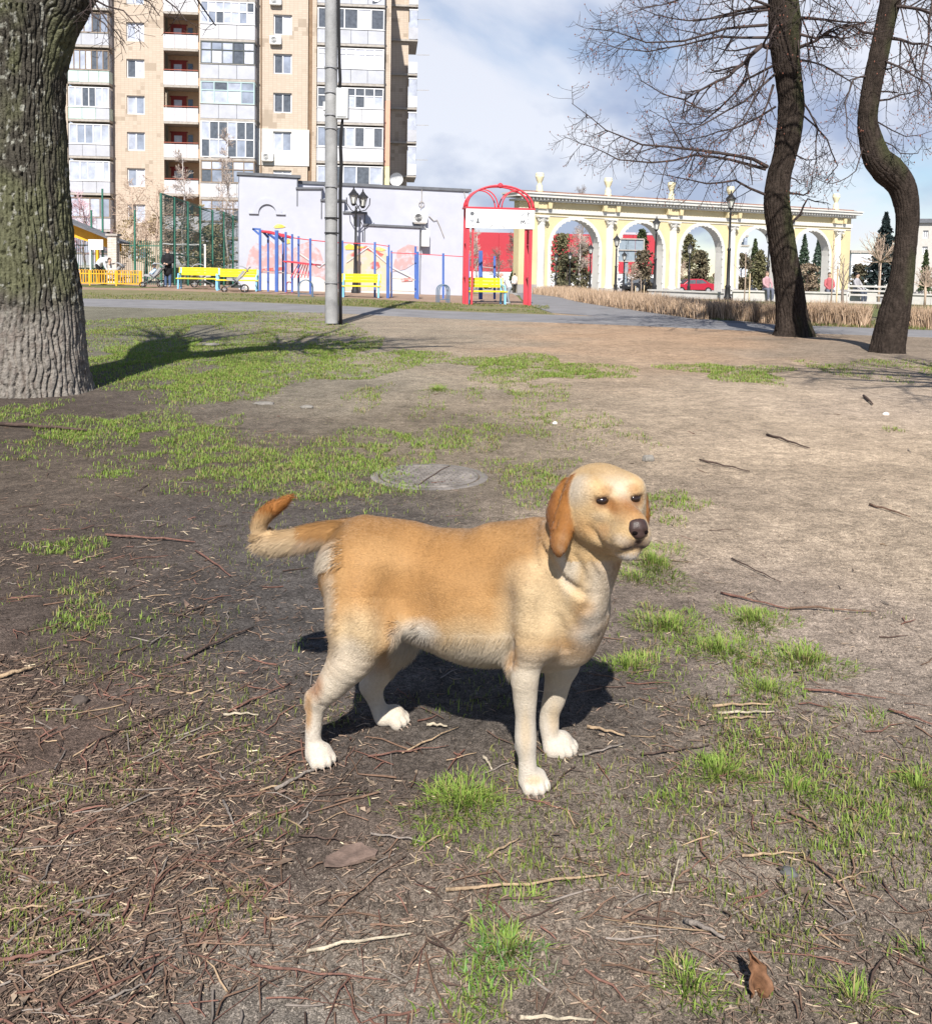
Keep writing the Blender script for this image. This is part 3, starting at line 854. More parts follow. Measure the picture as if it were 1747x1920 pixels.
# coat: short hairs lying along the body, longer under the belly and on the tail
def dog_hair(N=150000):
    tri = np.concatenate([df[:, [0, 1, 2]], df[:, [0, 2, 3]]])
    A, B, C_ = dv[tri[:, 0]], dv[tri[:, 1]], dv[tri[:, 2]]
    cr_ = np.cross(B - A, C_ - A); ar = np.linalg.norm(cr_, axis=1)
    vn = np.zeros_like(dv)
    for i in range(3): np.add.at(vn, tri[:, i], cr_)
    vn /= np.maximum(np.linalg.norm(vn, axis=1), 1e-12)[:, None]
    t = rng.choice(len(tri), N, p=ar / ar.sum())
    u = rng.random((N, 2)); fl = u.sum(1) > 1; u[fl] = 1 - u[fl]
    w = np.stack([1 - u.sum(1), u[:, 0], u[:, 1]], -1)
    p = (dv[tri[t]] * w[..., None]).sum(1); n = (vn[tri[t]] * w[..., None]).sum(1)
    n /= np.maximum(np.linalg.norm(n, axis=1), 1e-9)[:, None]
    col = (dcol[tri[t]] * w[..., None]).sum(1)
    px, py = vproj(p[:, 0], p[:, 1], p[:, 2])
    flow = np.tile(np.array([-0.93, 0.26, -0.42]), (N, 1))
    leg = (py > 1240); flow[leg] = (0, 0, -1)
    nk = (px > 1020) & (py > 1000) & (py < 1240); flow[nk] = (-0.35, 0.15, -0.95)
    H = np.array(hp(0, 0, 0)); q = (p - H) @ HM
    hd = (py < 1052) & (px > 1020) & (p[:, 1] < 2.08)
    hf = np.array(-hfx) + (p - H) * 3.0 + np.array([0, 0, -0.2]); flow[hd] = hf[hd]
    ear = ear_w(p) > 0.3; flow[ear] = (0, 0, -1)
    tail = (px < 650) & (py < 1060)
    flow[tail & (py > 975)] = (-0.85, 0.2, -0.55)
    flow[tail & (px < 512) & (py <= 1000)] = (0.1, 0, 0.9); flow[tail & (px >= 512) & (py < 975)] = (0.75, 0, 0.65)
    belly = (py > 1190) & (px > 735) & (px < 960) & (py < 1265); flow[belly] = (-0.55, 0.1, -0.9)
    L = np.full(N, 0.009); L[hd] = 0.0065; L[leg] = 0.007; L[(py > 1385) & leg] = 0.003; L[(py > 1335) & (px > 700) & (px < 790)] = 0.003; L[belly] = 0.022; L[tail] = 0.022; L[tail & (py > 1015)] = 0.040; L[ear] = 0.010
    fk = (px > 735) & (px < 790) & (py > 1165) & (py < 1240); L[fk] = 0.028
    L[nk] = 0.009; L[(px < 640) & (py > 1090) & (py < 1230)] = 0.018
    L *= rng.uniform(0.6, 1.25, N)
    flow += rng.normal(0, 0.16, (N, 3))
    # clumped waves of coat
    wv = (vnoise(p[:, 0] + p[:, 1], p[:, 2], 22, 41) - 0.5) * 1.2
    flow[:, 2] += wv * (~hd)
    tg = flow - n * (flow * n).sum(1)[:, None]
    tg /= np.maximum(np.linalg.norm(tg, axis=1), 1e-9)[:, None]
    eyes = np.zeros(N, bool)
    for s_ in (-1, 1): eyes |= np.linalg.norm((q - np.array([0.085, 0.0365 * s_, 0.012])) / np.array([0.035, 0.014, 0.011]), axis=1) < 1
    nos = np.linalg.norm((q - np.array([0.165, 0, -0.03])) / np.array([0.026, 0.027, 0.022]), axis=1) < 1
    mouth = (q[:, 0] > 0.11) & (q[:, 2] < -0.06) & (q[:, 2] > -0.078)
    keep = ~(eyes | nos | mouth) & (p[:, 2] > 0.004)
    p, n, tg, L, col = p[keep], n[keep], tg[keep], L[keep], col[keep]; M = len(p)
    sdv = np.cross(tg, n); wdt = 0.00062
    lift = np.where(L > 0.02, 0.16, 0.07) * rng.uniform(0.3, 1.3, M)
    p0 = p - n * 0.0006; p1 = p + tg * (L * 0.55)[:, None] + n * (L * lift * 0.8)[:, None]
    p2 = p + tg * L[:, None] + n * (L * lift * 0.9)[:, None]; p2[L > 0.02, 2] -= 0.004
    V = np.stack([p0 - sdv * wdt, p0 + sdv * wdt, p1 + sdv * wdt * 0.8, p1 - sdv * wdt * 0.8, p2], 1).reshape(-1, 3)
    V[:, 2] = np.maximum(V[:, 2], 0.002)
    b = np.arange(M)[:, None] * 5
    T = np.concatenate([b + np.array([[0, 1, 2]]), b + np.array([[0, 2, 3]]), b + np.array([[3, 2, 4]])])
    me = np_mesh('fur', V, T)
    cj = col * rng.uniform(0.90, 1.10, M)[:, None]
    set_col(me, np.repeat(cj, 5, 0))
    me.polygons.foreach_set('use_smooth', np.ones(len(me.polygons), dtype=bool))
    nn = np.repeat(n, 5, 0) + rng.normal(0, 0.05, (M * 5, 3)); nn /= np.linalg.norm(nn, axis=1)[:, None]
    me.normals_split_custom_set_from_vertices(nn.astype(np.float32).tolist())
    return me
fur = child_world(link('fur', dog_hair(), vcol_mat('dog_hair', 0.65, var=0.05, vscale=60, spec=0.25)), dog)
tag(fur, kind='stuff')
# ================================================================ grass, litter, twigs
PATCH = [(330, 690, 175, 48, 1, 0), (400, 720, 110, 30, 1, 0), (560, 690, 190, 38, .75, 0), (290, 665, 110, 26, 1, 0), (250, 620, 120, 36, .55, 0), (640, 655, 60, 20, .8, 0), (780, 668, 40, 10, .8, 0), (450, 605, 180, 14, .35, 0),
    (560, 625, 90, 14, .5, 0), (930, 683, 70, 12, 1, 0), (1020, 692, 110, 20, .9, 0), (1000, 740, 60, 25, .5, 0), (1090, 700, 60, 9, .9, 0), (820, 732, 26, 10, 1, 1), (690, 745, 30, 20, .6, 0), (885, 740, 25, 12, .5, 0), (800, 765, 30, 16, .5, 0),
    (1370, 697, 90, 13, 1, 0), (1420, 712, 40, 9, .6, 0), (1560, 690, 46, 10, .6, 0), (1715, 690, 60, 14, .6, 0), (1640, 705, 50, 8, .4, 0),
    (30, 775, 50, 18, .9, 0), (200, 805, 120, 30, 1, 0), (370, 812, 50, 30, .8, 0), (360, 850, 110, 30, .8, 0), (60, 840, 80, 30, .45, 0), (210, 888, 35, 8, 1, 0), (560, 850, 150, 35, .5, 0),
    (600, 885, 150, 36, 1, 0), (640, 925, 110, 22, .7, 0), (760, 832, 110, 28, .8, 0), (900, 812, 80, 30, .4, 0), (1030, 800, 120, 26, .35, 0), (430, 900, 100, 30, .55, 0), (545, 935, 120, 20, .35, 0), (980, 885, 80, 25, .5, 0), (1020, 915, 70, 30, .6, 0),
    (1260, 945, 60, 15, .8, 0), (1235, 975, 45, 12, .6, 0), (1180, 820, 40, 10, .25, 0), (1240, 845, 30, 8, .3, 0), (1675, 806, 20, 4, .6, 0),
    (130, 1030, 70, 16, .9, 0), (160, 1120, 80, 22, .55, 0), (165, 1163, 75, 20, 1, 0), (50, 1100, 60, 20, .4, 0), (20, 1130, 40, 25, .4, 0),
    (1225, 1055, 60, 40, 1, 1), (1190, 1085, 40, 14, .7, 1), (1255, 1035, 35, 14, .8, 1), (1215, 1145, 20, 10, .5, 1),
    (1250, 1178, 66, 26, 1, 1), (1415, 1165, 58, 24, 1, 1), (1350, 1220, 70, 28, .9, 1), (1505, 1240, 80, 28, 1, 1), (1180, 1255, 66, 22, .8, 1), (1280, 1285, 80, 26, .55, 0), (1440, 1298, 58, 20, .8, 1), (1290, 1325, 30, 18, .5, 1),
    (1610, 1355, 50, 20, .7, 1), (1640, 1340, 20, 8, .7, 1), (1360, 1370, 90, 25, .45, 0), (1500, 1420, 90, 25, .45, 0), (1350, 1455, 62, 38, 1, 1), (1260, 1500, 50, 25, .9, 0), (1485, 1485, 60, 30, .9, 1), (1720, 1480, 56, 30, .9, 1), (1560, 1530, 120, 40, .4, 0), (1580, 1580, 60, 45, .4, 0),
    (870, 1510, 105, 42, 1, 1), (880, 1505, 70, 26, 1, 0), (815, 1575, 75, 36, .8, 0), (1130, 1575, 30, 25, .8, 0), (985, 1625, 50, 30, .5, 0), (820, 1610, 50, 30, .45, 0), (860, 1345, 35, 14, .5, 1),
    (970, 1700, 75, 28, .9, 1), (945, 1790, 75, 58, 1, 0), (950, 1780, 60, 40, 1, 1), (900, 1835, 65, 36, .9, 0), (885, 1895, 75, 34, .9, 0), (830, 1610, 70, 36, .6, 0), (1290, 1855, 60, 42, 1, 1), (1600, 1885, 70, 38, .6, 1), (1730, 1790, 40, 20, .6, 1), (1640, 1760, 60, 30, .2, 0),
    (1310, 1200, 110, 40, .4, 0), (1420, 1260, 130, 40, .45, 0), (1240, 1240, 90, 30, .4, 0), (1330, 1310, 120, 36, .4, 0), (1420, 1400, 120, 40, .4, 0), (1300, 1430, 100, 40, .5, 0), (1420, 1480, 130, 40, .5, 0), (1600, 1480, 140, 50, .35, 0), (1660, 1540, 120, 50, .4, 0), (1350, 1880, 90, 40, .3, 0),
    (270, 1215, 40, 15, .6, 1), (235, 1245, 50, 15, .4, 0), (520, 1240, 60, 30, .25, 0), (120, 1345, 60, 14, .25, 0), (340, 1375, 60, 30, .2, 0), (700, 1510, 60, 20, .2, 0), (1500, 1600, 160, 60, .2, 0), (560, 1490, 60, 20, .25, 0), (1080, 1640, 100, 50, .15, 0)]
def Gv(px, py):
    "vectorised ground points for the level near ground"
    Rm = np.array(CAM_R); c = np.stack([(px - 873.5) / F_PX, (PPY - py) / F_PX, -np.ones(len(px))], -1); d = c @ Rm.T
    t = -CAM_H / d[:, 2]; p = d * t[:, None]; p[:, 2] = 0; return p
def blade_mesh(name, root, az, L, w, lean, col, two=True):
    n = len(root); d = np.stack([np.cos(az), np.sin(az), np.zeros(n)], -1); s = np.stack([-np.sin(az), np.cos(az), np.zeros(n)], -1)
    up = np.array([0, 0, 1.0]); h = np.cos(lean) * L; o = np.sin(lean) * L
    m1 = root + d * (o * 0.32)[:, None] + up * (h * 0.62)[:, None]
    tp = root + d * o[:, None] + up * (h * (0.98 - 0.25 * np.sin(lean)))[:, None]
    V = np.stack([root - s * w[:, None], root + s * w[:, None], m1 + s * (w * .75)[:, None], m1 - s * (w * .75)[:, None], tp], 1).reshape(-1, 3)
    b = np.arange(n)[:, None] * 5
    T = np.concatenate([b + np.array([[0, 1, 2]]), b + np.array([[0, 2, 3]]), b + np.array([[3, 2, 4]])])
    me = np_mesh(name, V, T)
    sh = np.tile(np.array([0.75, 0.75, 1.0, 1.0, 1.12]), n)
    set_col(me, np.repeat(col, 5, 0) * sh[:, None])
    return me
def grass_all():
    Rt, Az, Ln, Wd, Le, Cl = [], [], [], [], [], []
    for (px, py, rx, ry, dn, tuft) in PATCH:
        c = G(px, py); Y = c.y
        y0, y1 = G(px, py + ry).y, G(px, max(py - ry, 560)).y
        ax, ay = 1.15 * rx * px_m(Y), 1.15 * (y1 - y0) / 2; cy = (y0 + y1) / 2
        dens = 24000 / (1 + (Y / 2.6) ** 1.5) + 900
        N = int(PI * ax * ay * dens * dn * (1.25 if tuft else 1.0)); N = max(30, min(N, 26000))
        r = np.sqrt(rng.random(N)) if not tuft else rng.random(N) ** 0.75
        a = rng.random(N) * 2 * PI
        wob = 1 + 0.35 * np.sin(a * 3 + px) + 0.2 * np.sin(a * 5 + py)
        x = c.x + ax * r * np.cos(a) * wob; y = cy + ay * r * np.sin(a) * wob
        nz = vnoise(x, y, 5.5, 51)
        k = (nz > 0.34 + 0.24 * (1 - dn)) | (rng.random(N) < 0.12)
        x, y, a, r = x[k], y[k], a[k], r[k]; N = len(x)
        if tuft:
            sc = min(1.0, 2.6 / Y + .45)
            L = rng.uniform(0.018, 0.060, N) * sc * (1.1 - 0.4 * r); az = a + rng.normal(0, 0.8, N); le = 0.5 + 0.8 * r + rng.normal(0, 0.3, N)
            w = rng.uniform(0.0008, 0.0015, N) * (1 + Y * 0.07)
        else:
            L = rng.uniform(0.012, 0.034, N) * (1 + 0.03 * Y); az = rng.random(N) * 2 * PI; le = np.abs(rng.normal(0.65, 0.35, N))
            w = rng.uniform(0.0008, 0.0014, N) * (1 + Y * 0.17)
        g = rng.random(N)[:, None]; base = np.array([0.135, 0.235, 0.035]) * (1 - g) + np.array([0.29, 0.37, 0.08]) * g
        dry = (rng.random(N) < (0.2 if dn > 0.7 else 0.34))[:, None]
        base = np.where(dry, np.array([0.34, 0.27, 0.13]) * rng.uniform(0.6, 1.1, (N, 1)), base)
        if (px, py) in ((945, 1790),): base = base * np.array([0.75, 1.0, 1.3])
        Rt.append(np.stack([x, y, gh(x, y) - 0.002], -1)); Az.append(az); Ln.append(L); Wd.append(w); Le.append(np.clip(le, 0, 1.4)); Cl.append(base)
    # sparse seedlings all over the near ground
    N = 30000
    px = rng.uniform(-60, 1800, N); py = 700 + 1240 * rng.random(N) ** 0.8
    pts = Gv(px, py)
    k = (vnoise(pts[:, 0], pts[:, 1], 2.2, 61) > 0.50) & ~((px > 1150) & (py < 1150) & (px - 1150 > (py - 800) * 0.2))
    pts = pts[k]; N = len(pts)
    pts[:, 2] = gh(pts[:, 0], pts[:, 1]) - 0.002
    Y = pts[:, 1]
    Rt.append(pts); Az.append(rng.random(N) * 2 * PI); Ln.append(rng.uniform(0.008, 0.03, N)); Wd.append(rng.uniform(0.0007, 0.0014, N) * (1 + Y * 0.1)); Le.append(np.abs(rng.normal(0.4, 0.3, N)))
    g = rng.random(N)[:, None]; Cl.append(np.array([0.13, 0.20, 0.03]) * (1 - g) + np.array([0.30, 0.30, 0.09]) * g)
    return blade_mesh('grass', *[np.concatenate(q) for q in (Rt, Az, Ln, Wd, Le, Cl)])
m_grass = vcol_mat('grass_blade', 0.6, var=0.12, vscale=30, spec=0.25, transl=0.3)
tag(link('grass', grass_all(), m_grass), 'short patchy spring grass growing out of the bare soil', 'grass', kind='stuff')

def prism_litter(name, pos, az, L, w, tilt, col, bend=0.1):
    "small three-sided slivers"
    n = len(pos); d = np.stack([np.cos(az) * np.cos(tilt), np.sin(az) * np.cos(tilt), np.sin(tilt)], -1)
    s = np.stack([-np.sin(az), np.cos(az), np.zeros(n)], -1); u = np.cross(d, s)
    u *= np.where(u[:, 2] < 0, -1, 1)[:, None]
    V = []
    bo = rng.normal(0, bend, n) * L
    for t in (-0.5, 0.0, 0.5):
        c = pos + d * (L * t)[:, None] + s * (bo if t == 0.0 else 0 * bo)[:, None]
        q = 1.0 if t < 0.4 else 0.6
        for (a, b) in ((-1, 0.0), (1, 0.0), (0, 1.3)):
            V.append(c + s * (a * w * q)[:, None] + u * (b * w * q)[:, None])
    V = np.stack(V, 1).reshape(-1, 3)
    b = np.arange(n)[:, None] * 9; T = []
    for r0 in (0, 3):
        for i in range(3):
            j = (i + 1) % 3
            T.append(b + np.array([[r0 + i, r0 + j, r0 + 3 + j]])); T.append(b + np.array([[r0 + i, r0 + 3 + j, r0 + 3 + i]]))
    me = np_mesh(name, V, np.concatenate(T)); set_col(me, np.repeat(col, 9, 0)); return me
def litter_density(px, py):
    d = np.full(len(px), 0.10)
    d += 0.95 * np.exp(-((px - 120) / 330) ** 2) * np.clip((py - 850) / 300, 0, 1) * (1 - 0.5 * np.clip((py - 1650) / 200, 0, 1))
    d += 0.45 * np.exp(-((px - 420) / 260) ** 2 - ((py - 1480) / 220) ** 2)
    d += 0.16 * np.exp(-((px - 850) / 200) ** 2 - ((py - 1700) / 120) ** 2) + 0.16 * np.exp(-((px - 1350) / 260) ** 2 - ((py - 1650) / 260) ** 2)
    d += 0.3 * np.exp(-((px - 350) / 220) ** 2 - ((py - 770) / 60) ** 2) + 0.35 * np.exp(-((px - 1400) / 200) ** 2 - ((py - 1380) / 130) ** 2)
    d += 0.25 * np.exp(-((px - 800) / 200) ** 2 - ((py - 1430) / 60) ** 2)
    d *= 0.6 * np.where((px > 1150 + (py - 720) * 0.55) & (py < 1330), 0.22, 1.0)
    return d
def sample_litter(N, gate=1.0, nscale=3.2, seed=71, cut=0.36):
    px = rng.uniform(-80, 1830, N); py = 690 + 1260 * rng.random(N) ** 0.72
    pts = Gv(px, py)
    k = (rng.random(N) < litter_density(px, py) * gate) & (vnoise(pts[:, 0], pts[:, 1], nscale, seed) > cut)
    pts = pts[k]; pts[:, 2] = gh(pts[:, 0], pts[:, 1]); return pts
pal = np.array([[0.155, 0.110, 0.082], [0.11, 0.078, 0.06], [0.25, 0.19, 0.14], [0.34, 0.26, 0.185], [0.06, 0.046, 0.038], [0.17, 0.115, 0.09], [0.46, 0.38, 0.27]])
pw = np.array([0.31, 0.26, 0.10, 0.04, 0.17, 0.11, 0.01])
p_ = sample_litter(100000); n_ = len(p_)
lit = prism_litter('litter', p_ + np.array([0, 0, 0.003]), rng.random(n_) * 2 * PI, rng.uniform(0.006, 0.034, n_) * (0.8 + 1.2 * rng.random(n_) ** 6), rng.uniform(0.0006, 0.0016, n_) * (1 + p_[:, 1] * 0.05), rng.normal(0.05, 0.16, n_), pal[rng.choice(7, n_, p=pw)] * rng.uniform(0.9, 1.7, (n_, 1)))
m_lit = vcol_mat('litter_bits', 0.9, var=0.25, vscale=90, spec=0.15)
tag(link('litter', lit, m_lit), 'brown bark shreds and dead stalks scattered over the soil', 'litter', kind='stuff')
# crumbs of soil
def crumbs(N=110000):
    px = rng.uniform(-80, 1830, N); py = 760 + 1190 * rng.random(N) ** 0.7
    pts = Gv(px, py); pts[:, 2] = gh(pts[:, 0], pts[:, 1])
    r = rng.uniform(0.0009, 0.0030, N) * (0.7 + 1.6 * rng.random(N) ** 8) * (1 + 0.05 * pts[:, 1])
    T0 = np.array([[1, 0, -.3], [-.5, .87, -.3], [-.5, -.87, -.3], [0.1, 0, .9]])
    V = (pts[:, None, :] + (T0[None] * rng.uniform(0.6, 1.2, (N, 4, 1))) * r[:, None, None]).reshape(-1, 3)
    b = np.arange(N)[:, None] * 4
    T = np.concatenate([b + np.array([q]) for q in ([0, 1, 3], [1, 2, 3], [2, 0, 3])])
    me = np_mesh('soil_crumbs', V, T)
    zc = zone_cols(px, py) * rng.uniform(0.35, 1.7, (N, 1))
    set_col(me, np.repeat(zc, 4, 0)); return me
tag(link('soil_crumbs', crumbs(), m_lit), 'loose crumbs of soil and grit on the ground', 'soil', kind='stuff')
# dead leaves: curled flakes
def flakes():
    p = sample_litter(4500, 0.5, 2.4, 75, 0.45); n = len(p)
    a = rng.random(n) * 2 * PI; r = rng.uniform(0.004, 0.011, n) * (1 + rng.random(n) ** 8)
    d = np.stack([np.cos(a), np.sin(a), rng.normal(0, .25, n)], -1); s = np.stack([-np.sin(a), np.cos(a), rng.normal(0, .25, n)], -1)
    p = p + np.array([0, 0, 0.006])
    c = np.array([0, 0, 1.0])
    V = np.stack([p - d * r[:, None], p + s * (r * .6)[:, None] + c * (r * .25)[:, None], p + d * (r * rng.uniform(.5, 1.3, n))[:, None] + s * (r * rng.normal(0, .4, n))[:, None] + c * (r * .1)[:, None], p - s * (r * rng.uniform(.1, .8, n))[:, None] + d * (r * rng.normal(0, .4, n))[:, None] + c * (r * .3)[:, None]], 1).reshape(-1, 3)
    b = np.arange(n)[:, None] * 4; T = np.concatenate([b + np.array([[0, 1, 2]]), b + np.array([[0, 2, 3]])])
    me = np_mesh('dead_leaves', V, T); set_col(me, np.repeat(pal[rng.choice([0, 1, 2, 5], n)] * rng.uniform(0.6, 1.3, (n, 1)), 4, 0)); return me
tag(link('dead_leaves', flakes(), m_lit), 'curled brown flakes of dead leaf among the twigs', 'dead leaves', kind='stuff')

# single twigs and sticks one can point to: (x0, y0, x1, y1, thickness px, colour, label)
STICK = {'dark': (0.075, 0.05, 0.04), 'red': (0.165, 0.085, 0.065), 'tan': (0.33, 0.235, 0.15), 'pale': (0.40, 0.34, 0.255), 'brown': (0.16, 0.10, 0.07), 'grey': (0.20, 0.17, 0.148)}
STICKS = [
 (0, 797, 165, 810, 9, 'dark', 'thick dark branch lying at the left edge below the big trunk'),
 (835, 1672, 1140, 1648, 8, 'tan', 'long pale peeled stick lying below the dog in the foreground'),
 (575, 1778, 770, 1752, 8, 'pale', 'whitish split stick with reddish end in the lower middle'),
 (475, 1800, 725, 1838, 6, 'red', 'reddish stick with a pale tip at the bottom middle'),
 (0, 1797, 112, 1787, 8, 'red', 'smooth reddish stick at the lower left edge'),
 (345, 1240, 475, 1180, 7, 'dark', 'knobbly dark stick slanting up left of the dog'),
 (430, 1335, 545, 1278, 5, 'red', 'thin reddish stick pointing at the hind hock of the dog'),
 (0, 1278, 70, 1258, 9, 'tan', 'stubby tan stick at the left edge among litter'),
 (160, 1400, 330, 1330, 5, 'dark', 'dark slanting twig left of the hind paws'),
 (420, 1340, 485, 1343, 6, 'pale', 'short whitish splinter left of the near hind paw'),
 (515, 1480, 600, 1445, 8, 'grey', 'grey stick ending beside the near hind paw'),
 (418, 1500, 440, 1545, 7, 'grey', 'short curved pale-sided stick standing out of the left litter'),
 (372, 1770, 428, 1675, 4, 'red', 'thin rust coloured twig bent upwards at lower left'),
 (205, 1870, 290, 1835, 6, 'grey', 'grey twig in the bottom left corner area'),
 (755, 1418, 860, 1370, 4, 'tan', 'thin orange twig between the hind and front paws'),
 (690, 1425, 840, 1405, 4, 'red', 'thin reddish twig lying under the belly of the dog'),
 (1335, 1332, 1445, 1330, 6, 'tan', 'upper tan splinter of the pale cluster right of the dog'),
 (1345, 1345, 1452, 1343, 6, 'pale', 'pale splinter in the middle of the cluster right of the dog'),
 (1355, 1356, 1420, 1352, 5, 'tan', 'lowest tan splinter of the cluster right of the dog'),
 (1505, 1297, 1660, 1314, 5, 'red', 'long reddish twig running right from the tufts'),
 (1665, 1335, 1747, 1363, 6, 'red', 'reddish twig leaving the picture on the right'),
 (1350, 1115, 1480, 1145, 5, 'red', 'reddish branched twig beyond the tufts on the sand'),
 (1480, 1145, 1640, 1153, 5, 'brown', 'straight brown twig lying on the pale sand'),
 (1370, 1050, 1465, 1095, 4, 'dark', 'thin dark twig on the sand right of the muzzle'),
 (1438, 820, 1515, 845, 5, 'dark', 'dark twig in two pieces on the open sand'),
 (1310, 870, 1405, 890, 4, 'dark', 'dark twig right behind the head of the dog'),
 (1630, 953, 1705, 977, 5, 'brown', 'short brown twig near the right edge on the sand'),
 (1618, 748, 1635, 762, 6, 'dark', 'tiny dark upright twig on the far sand'),
 (1500, 1610, 1590, 1680, 7, 'brown', 'dark forked stick in the lower right litter'),
 (1390, 1618, 1505, 1605, 6, 'tan', 'tan stick meeting the forked stick at lower right'),
 (1255, 1682, 1275, 1608, 5, 'pale', 'straight pale stalk standing up at lower right'),
 (1165, 1730, 1250, 1690, 6, 'brown', 'brown stick crossing the pale stalk at lower right'),
 (1283, 1738, 1358, 1775, 12, 'grey', 'flat weathered strip of bark at lower right'),
 (1480, 1530, 1545, 1560, 7, 'brown', 'dark stick beside the grass at lower right'),
 (1100, 1372, 1170, 1388, 7, 'tan', 'orange brown bark strip right of the far front paw'),
 (1085, 1428, 1170, 1400, 5, 'grey', 'thin grey stalk reaching out from the far front paw'),
 (1200, 1420, 1330, 1405, 5, 'dark', 'thin arched dark twig right of the front paws'),
 (800, 1765, 760, 1830, 5, 'brown', 'short brown stick across the reddish one at the bottom'),
 (912, 1612, 975, 1575, 6, 'tan', 'short orange stick below the near front paw'),
 (695, 1570, 800, 1588, 5, 'grey', 'grey twig below the hind paws'),
 (600, 1735, 760, 1610, 5, 'brown', 'long brown twig slanting across the lower middle'),
 (560, 1568, 660, 1585, 5, 'dark', 'dark twig left of the flat bark piece'),
 (975, 1912, 1115, 1918, 9, 'pale', 'cream coloured stick cut off by the bottom edge'),
 (330, 1160, 420, 1130, 4, 'dark', 'crooked dark twig on the grey soil left of the dog'),
 (370, 1035, 430, 1085, 5, 'red', 'dark red twig below the curled tail'),
 (200, 1005, 365, 1020, 5, 'red', 'long red brown twig left of the tail'),
 (140, 1062, 210, 1035, 4, 'tan', 'thin tan twig by the left grass patch'),
 (90, 1700, 0, 1715, 5, 'tan', 'tan stalk on the left edge near the bottom'),
 (905, 1432, 922, 1455, 7, 'pale', 'small pale chip of wood left of the near front paw'),
 (800, 1367, 838, 1371, 7, 'pale', 'small pale chip of wood under the belly shade'),
 (1560, 1660, 1640, 1640, 4, 'tan', 'thin tan stalk at the lower right edge grass')]
m_stick = {k: mat('stick_' + k, c, 0.85, var=0.35, vscale=40, bump=0.5, bscale=120) for k, c in STICK.items()}
for (x0, y0, x1, y1, th, ck, lab) in STICKS:
    a, b = G(x0, y0), G(x1, y1); n = 7; pts = []; rad = []
    d = (b - a); s = Vector((-d.y, d.x, 0)).normalized(); L = d.length
    r0 = th * px_m(min(a.y, b.y)) * 0.5
    ph = random.random() * 6; am = L * random.uniform(0.004, 0.02)
    for i in range(n):
        t = i / (n - 1); p = a.lerp(b, t) + s * (math.sin(t * 3.4 + ph) * am + random.uniform(-.05, .05) * am)
        zg = float(gh(np.array([p.x]), np.array([p.y]))[0])
        pts.append((p.x, p.y, zg + r0 * 0.9 + 0.005 + (0.004 if i in (2, 4) else 0))); rad.append(r0 * (1.05 - 0.55 * t) * random.uniform(0.85, 1.1))
    o = MB().tube(pts, rad, 6).build('stick' if th > 5 else 'twig', m_stick[ck], None, smooth=True)
    tag(o, lab, 'stick' if th > 5 else 'twig', 'sticks and twigs on the ground')
# more twigs, too tangled to count
tw = MB(); rtw = random.Random(21)
def twig_field(n):
    px = rng.uniform(-60, 1800, n * 6); py = 740 + 1190 * rng.random(n * 6) ** .75
    k = rng.random(n * 6) < (litter_density(px, py) * 1.1 + .05); pts = Gv(px[k], py[k])[:n]; return pts
TC = []
for p in twig_field(1050):
    L = rtw.uniform(.02, .10) * (1 + 1.6 * rtw.random() ** 6); a = rtw.random() * 6.283; r0 = rtw.uniform(.0009, .0026) * (1 + .04 * p[1]); n0 = len(tw.v)
    xs = [p[0] + math.cos(a) * L * t + rtw.gauss(0, L * .03) for t in (0, .33, .66, 1)]; ys = [p[1] + math.sin(a) * L * t + rtw.gauss(0, L * .03) for t in (0, .33, .66, 1)]
    zs = gh(np.array(xs), np.array(ys)) + .003
    tw.tube([(x, y, z + rtw.random() * .006) for x, y, z in zip(xs, ys, zs)], [r0, r0 * .95, r0 * .8, r0 * .5], 4, cap=False)
    c_ = rtw.choice([STICK['dark'], STICK['red'], STICK['brown'], STICK['brown'], STICK['dark'], STICK['brown'], STICK['red'], STICK['grey']]) if rtw.random() < .93 else STICK['tan']; k_ = rtw.uniform(.7, 1.25)
    TC += [tuple(q * k_ for q in c_)] * (len(tw.v) - n0)
tme = tw.mesh('twig_litter'); set_col(tme, np.array(TC)); tag(link('twig_litter', tme, m_lit, smooth=True), 'tangle of small dark twigs strewn over the soil', 'twigs', kind='stuff')
# a few stones and scraps
m_stone = mat('stone', (0.20, 0.185, 0.165), 0.9, var=0.25, vscale=30, bump=0.5)
m_stone_d = mat('stone_dark', (0.10, 0.10, 0.10), 0.9, var=0.25, vscale=30, bump=0.5)
def stone(px, py, w, h, m, lab, cat='stone', name='stone'):
    c = G(px, py); r = w * px_m(c.y) / 2; hz = h * px_m(c.y) / 2
    bm = bmesh.new(); bmesh.ops.create_icosphere(bm, subdivisions=3, radius=1.0)
    for v in bm.verts:
        k = 1 + 0.28 * mnoise.noise(v.co * 1.7 + Vector((px, py, 0)))
        v.co = Vector((v.co.x * r * k, v.co.y * r * 0.8 * k, max(-0.4, v.co.z) * hz * k))
    me = bpy.data.meshes.new(name); bm.to_mesh(me); bm.free()
    o = link(name, me, m, smooth=True); o.location = (c.x, c.y, float(gh(np.array([c.x]), np.array([c.y]))[0]) + hz * 0.3)
    tag(o, lab, cat, 'stones on the ground' if cat == 'stone' else None)
stone(1215, 868, 22, 20, m_stone, 'pale grey stone on the sand behind the head of the dog')
stone(1478, 1640, 34, 20, m_stone_d, 'flat dark grey stone in the lower right foreground')
stone(575, 762, 24, 9, m_stone, 'pale stone half sunk left of the middle')
stone(495, 757, 40, 7, m_stone, 'broad flat grey stone at the edge of the grass')
stone(395, 649, 34, 9, m_stone, 'flat pale stone in the shadow of the big tree')
stone(1660, 778, 12, 8, mat('stone_white', (0.7, 0.68, 0.64), 0.8), 'small whitish stone far out on the sand')
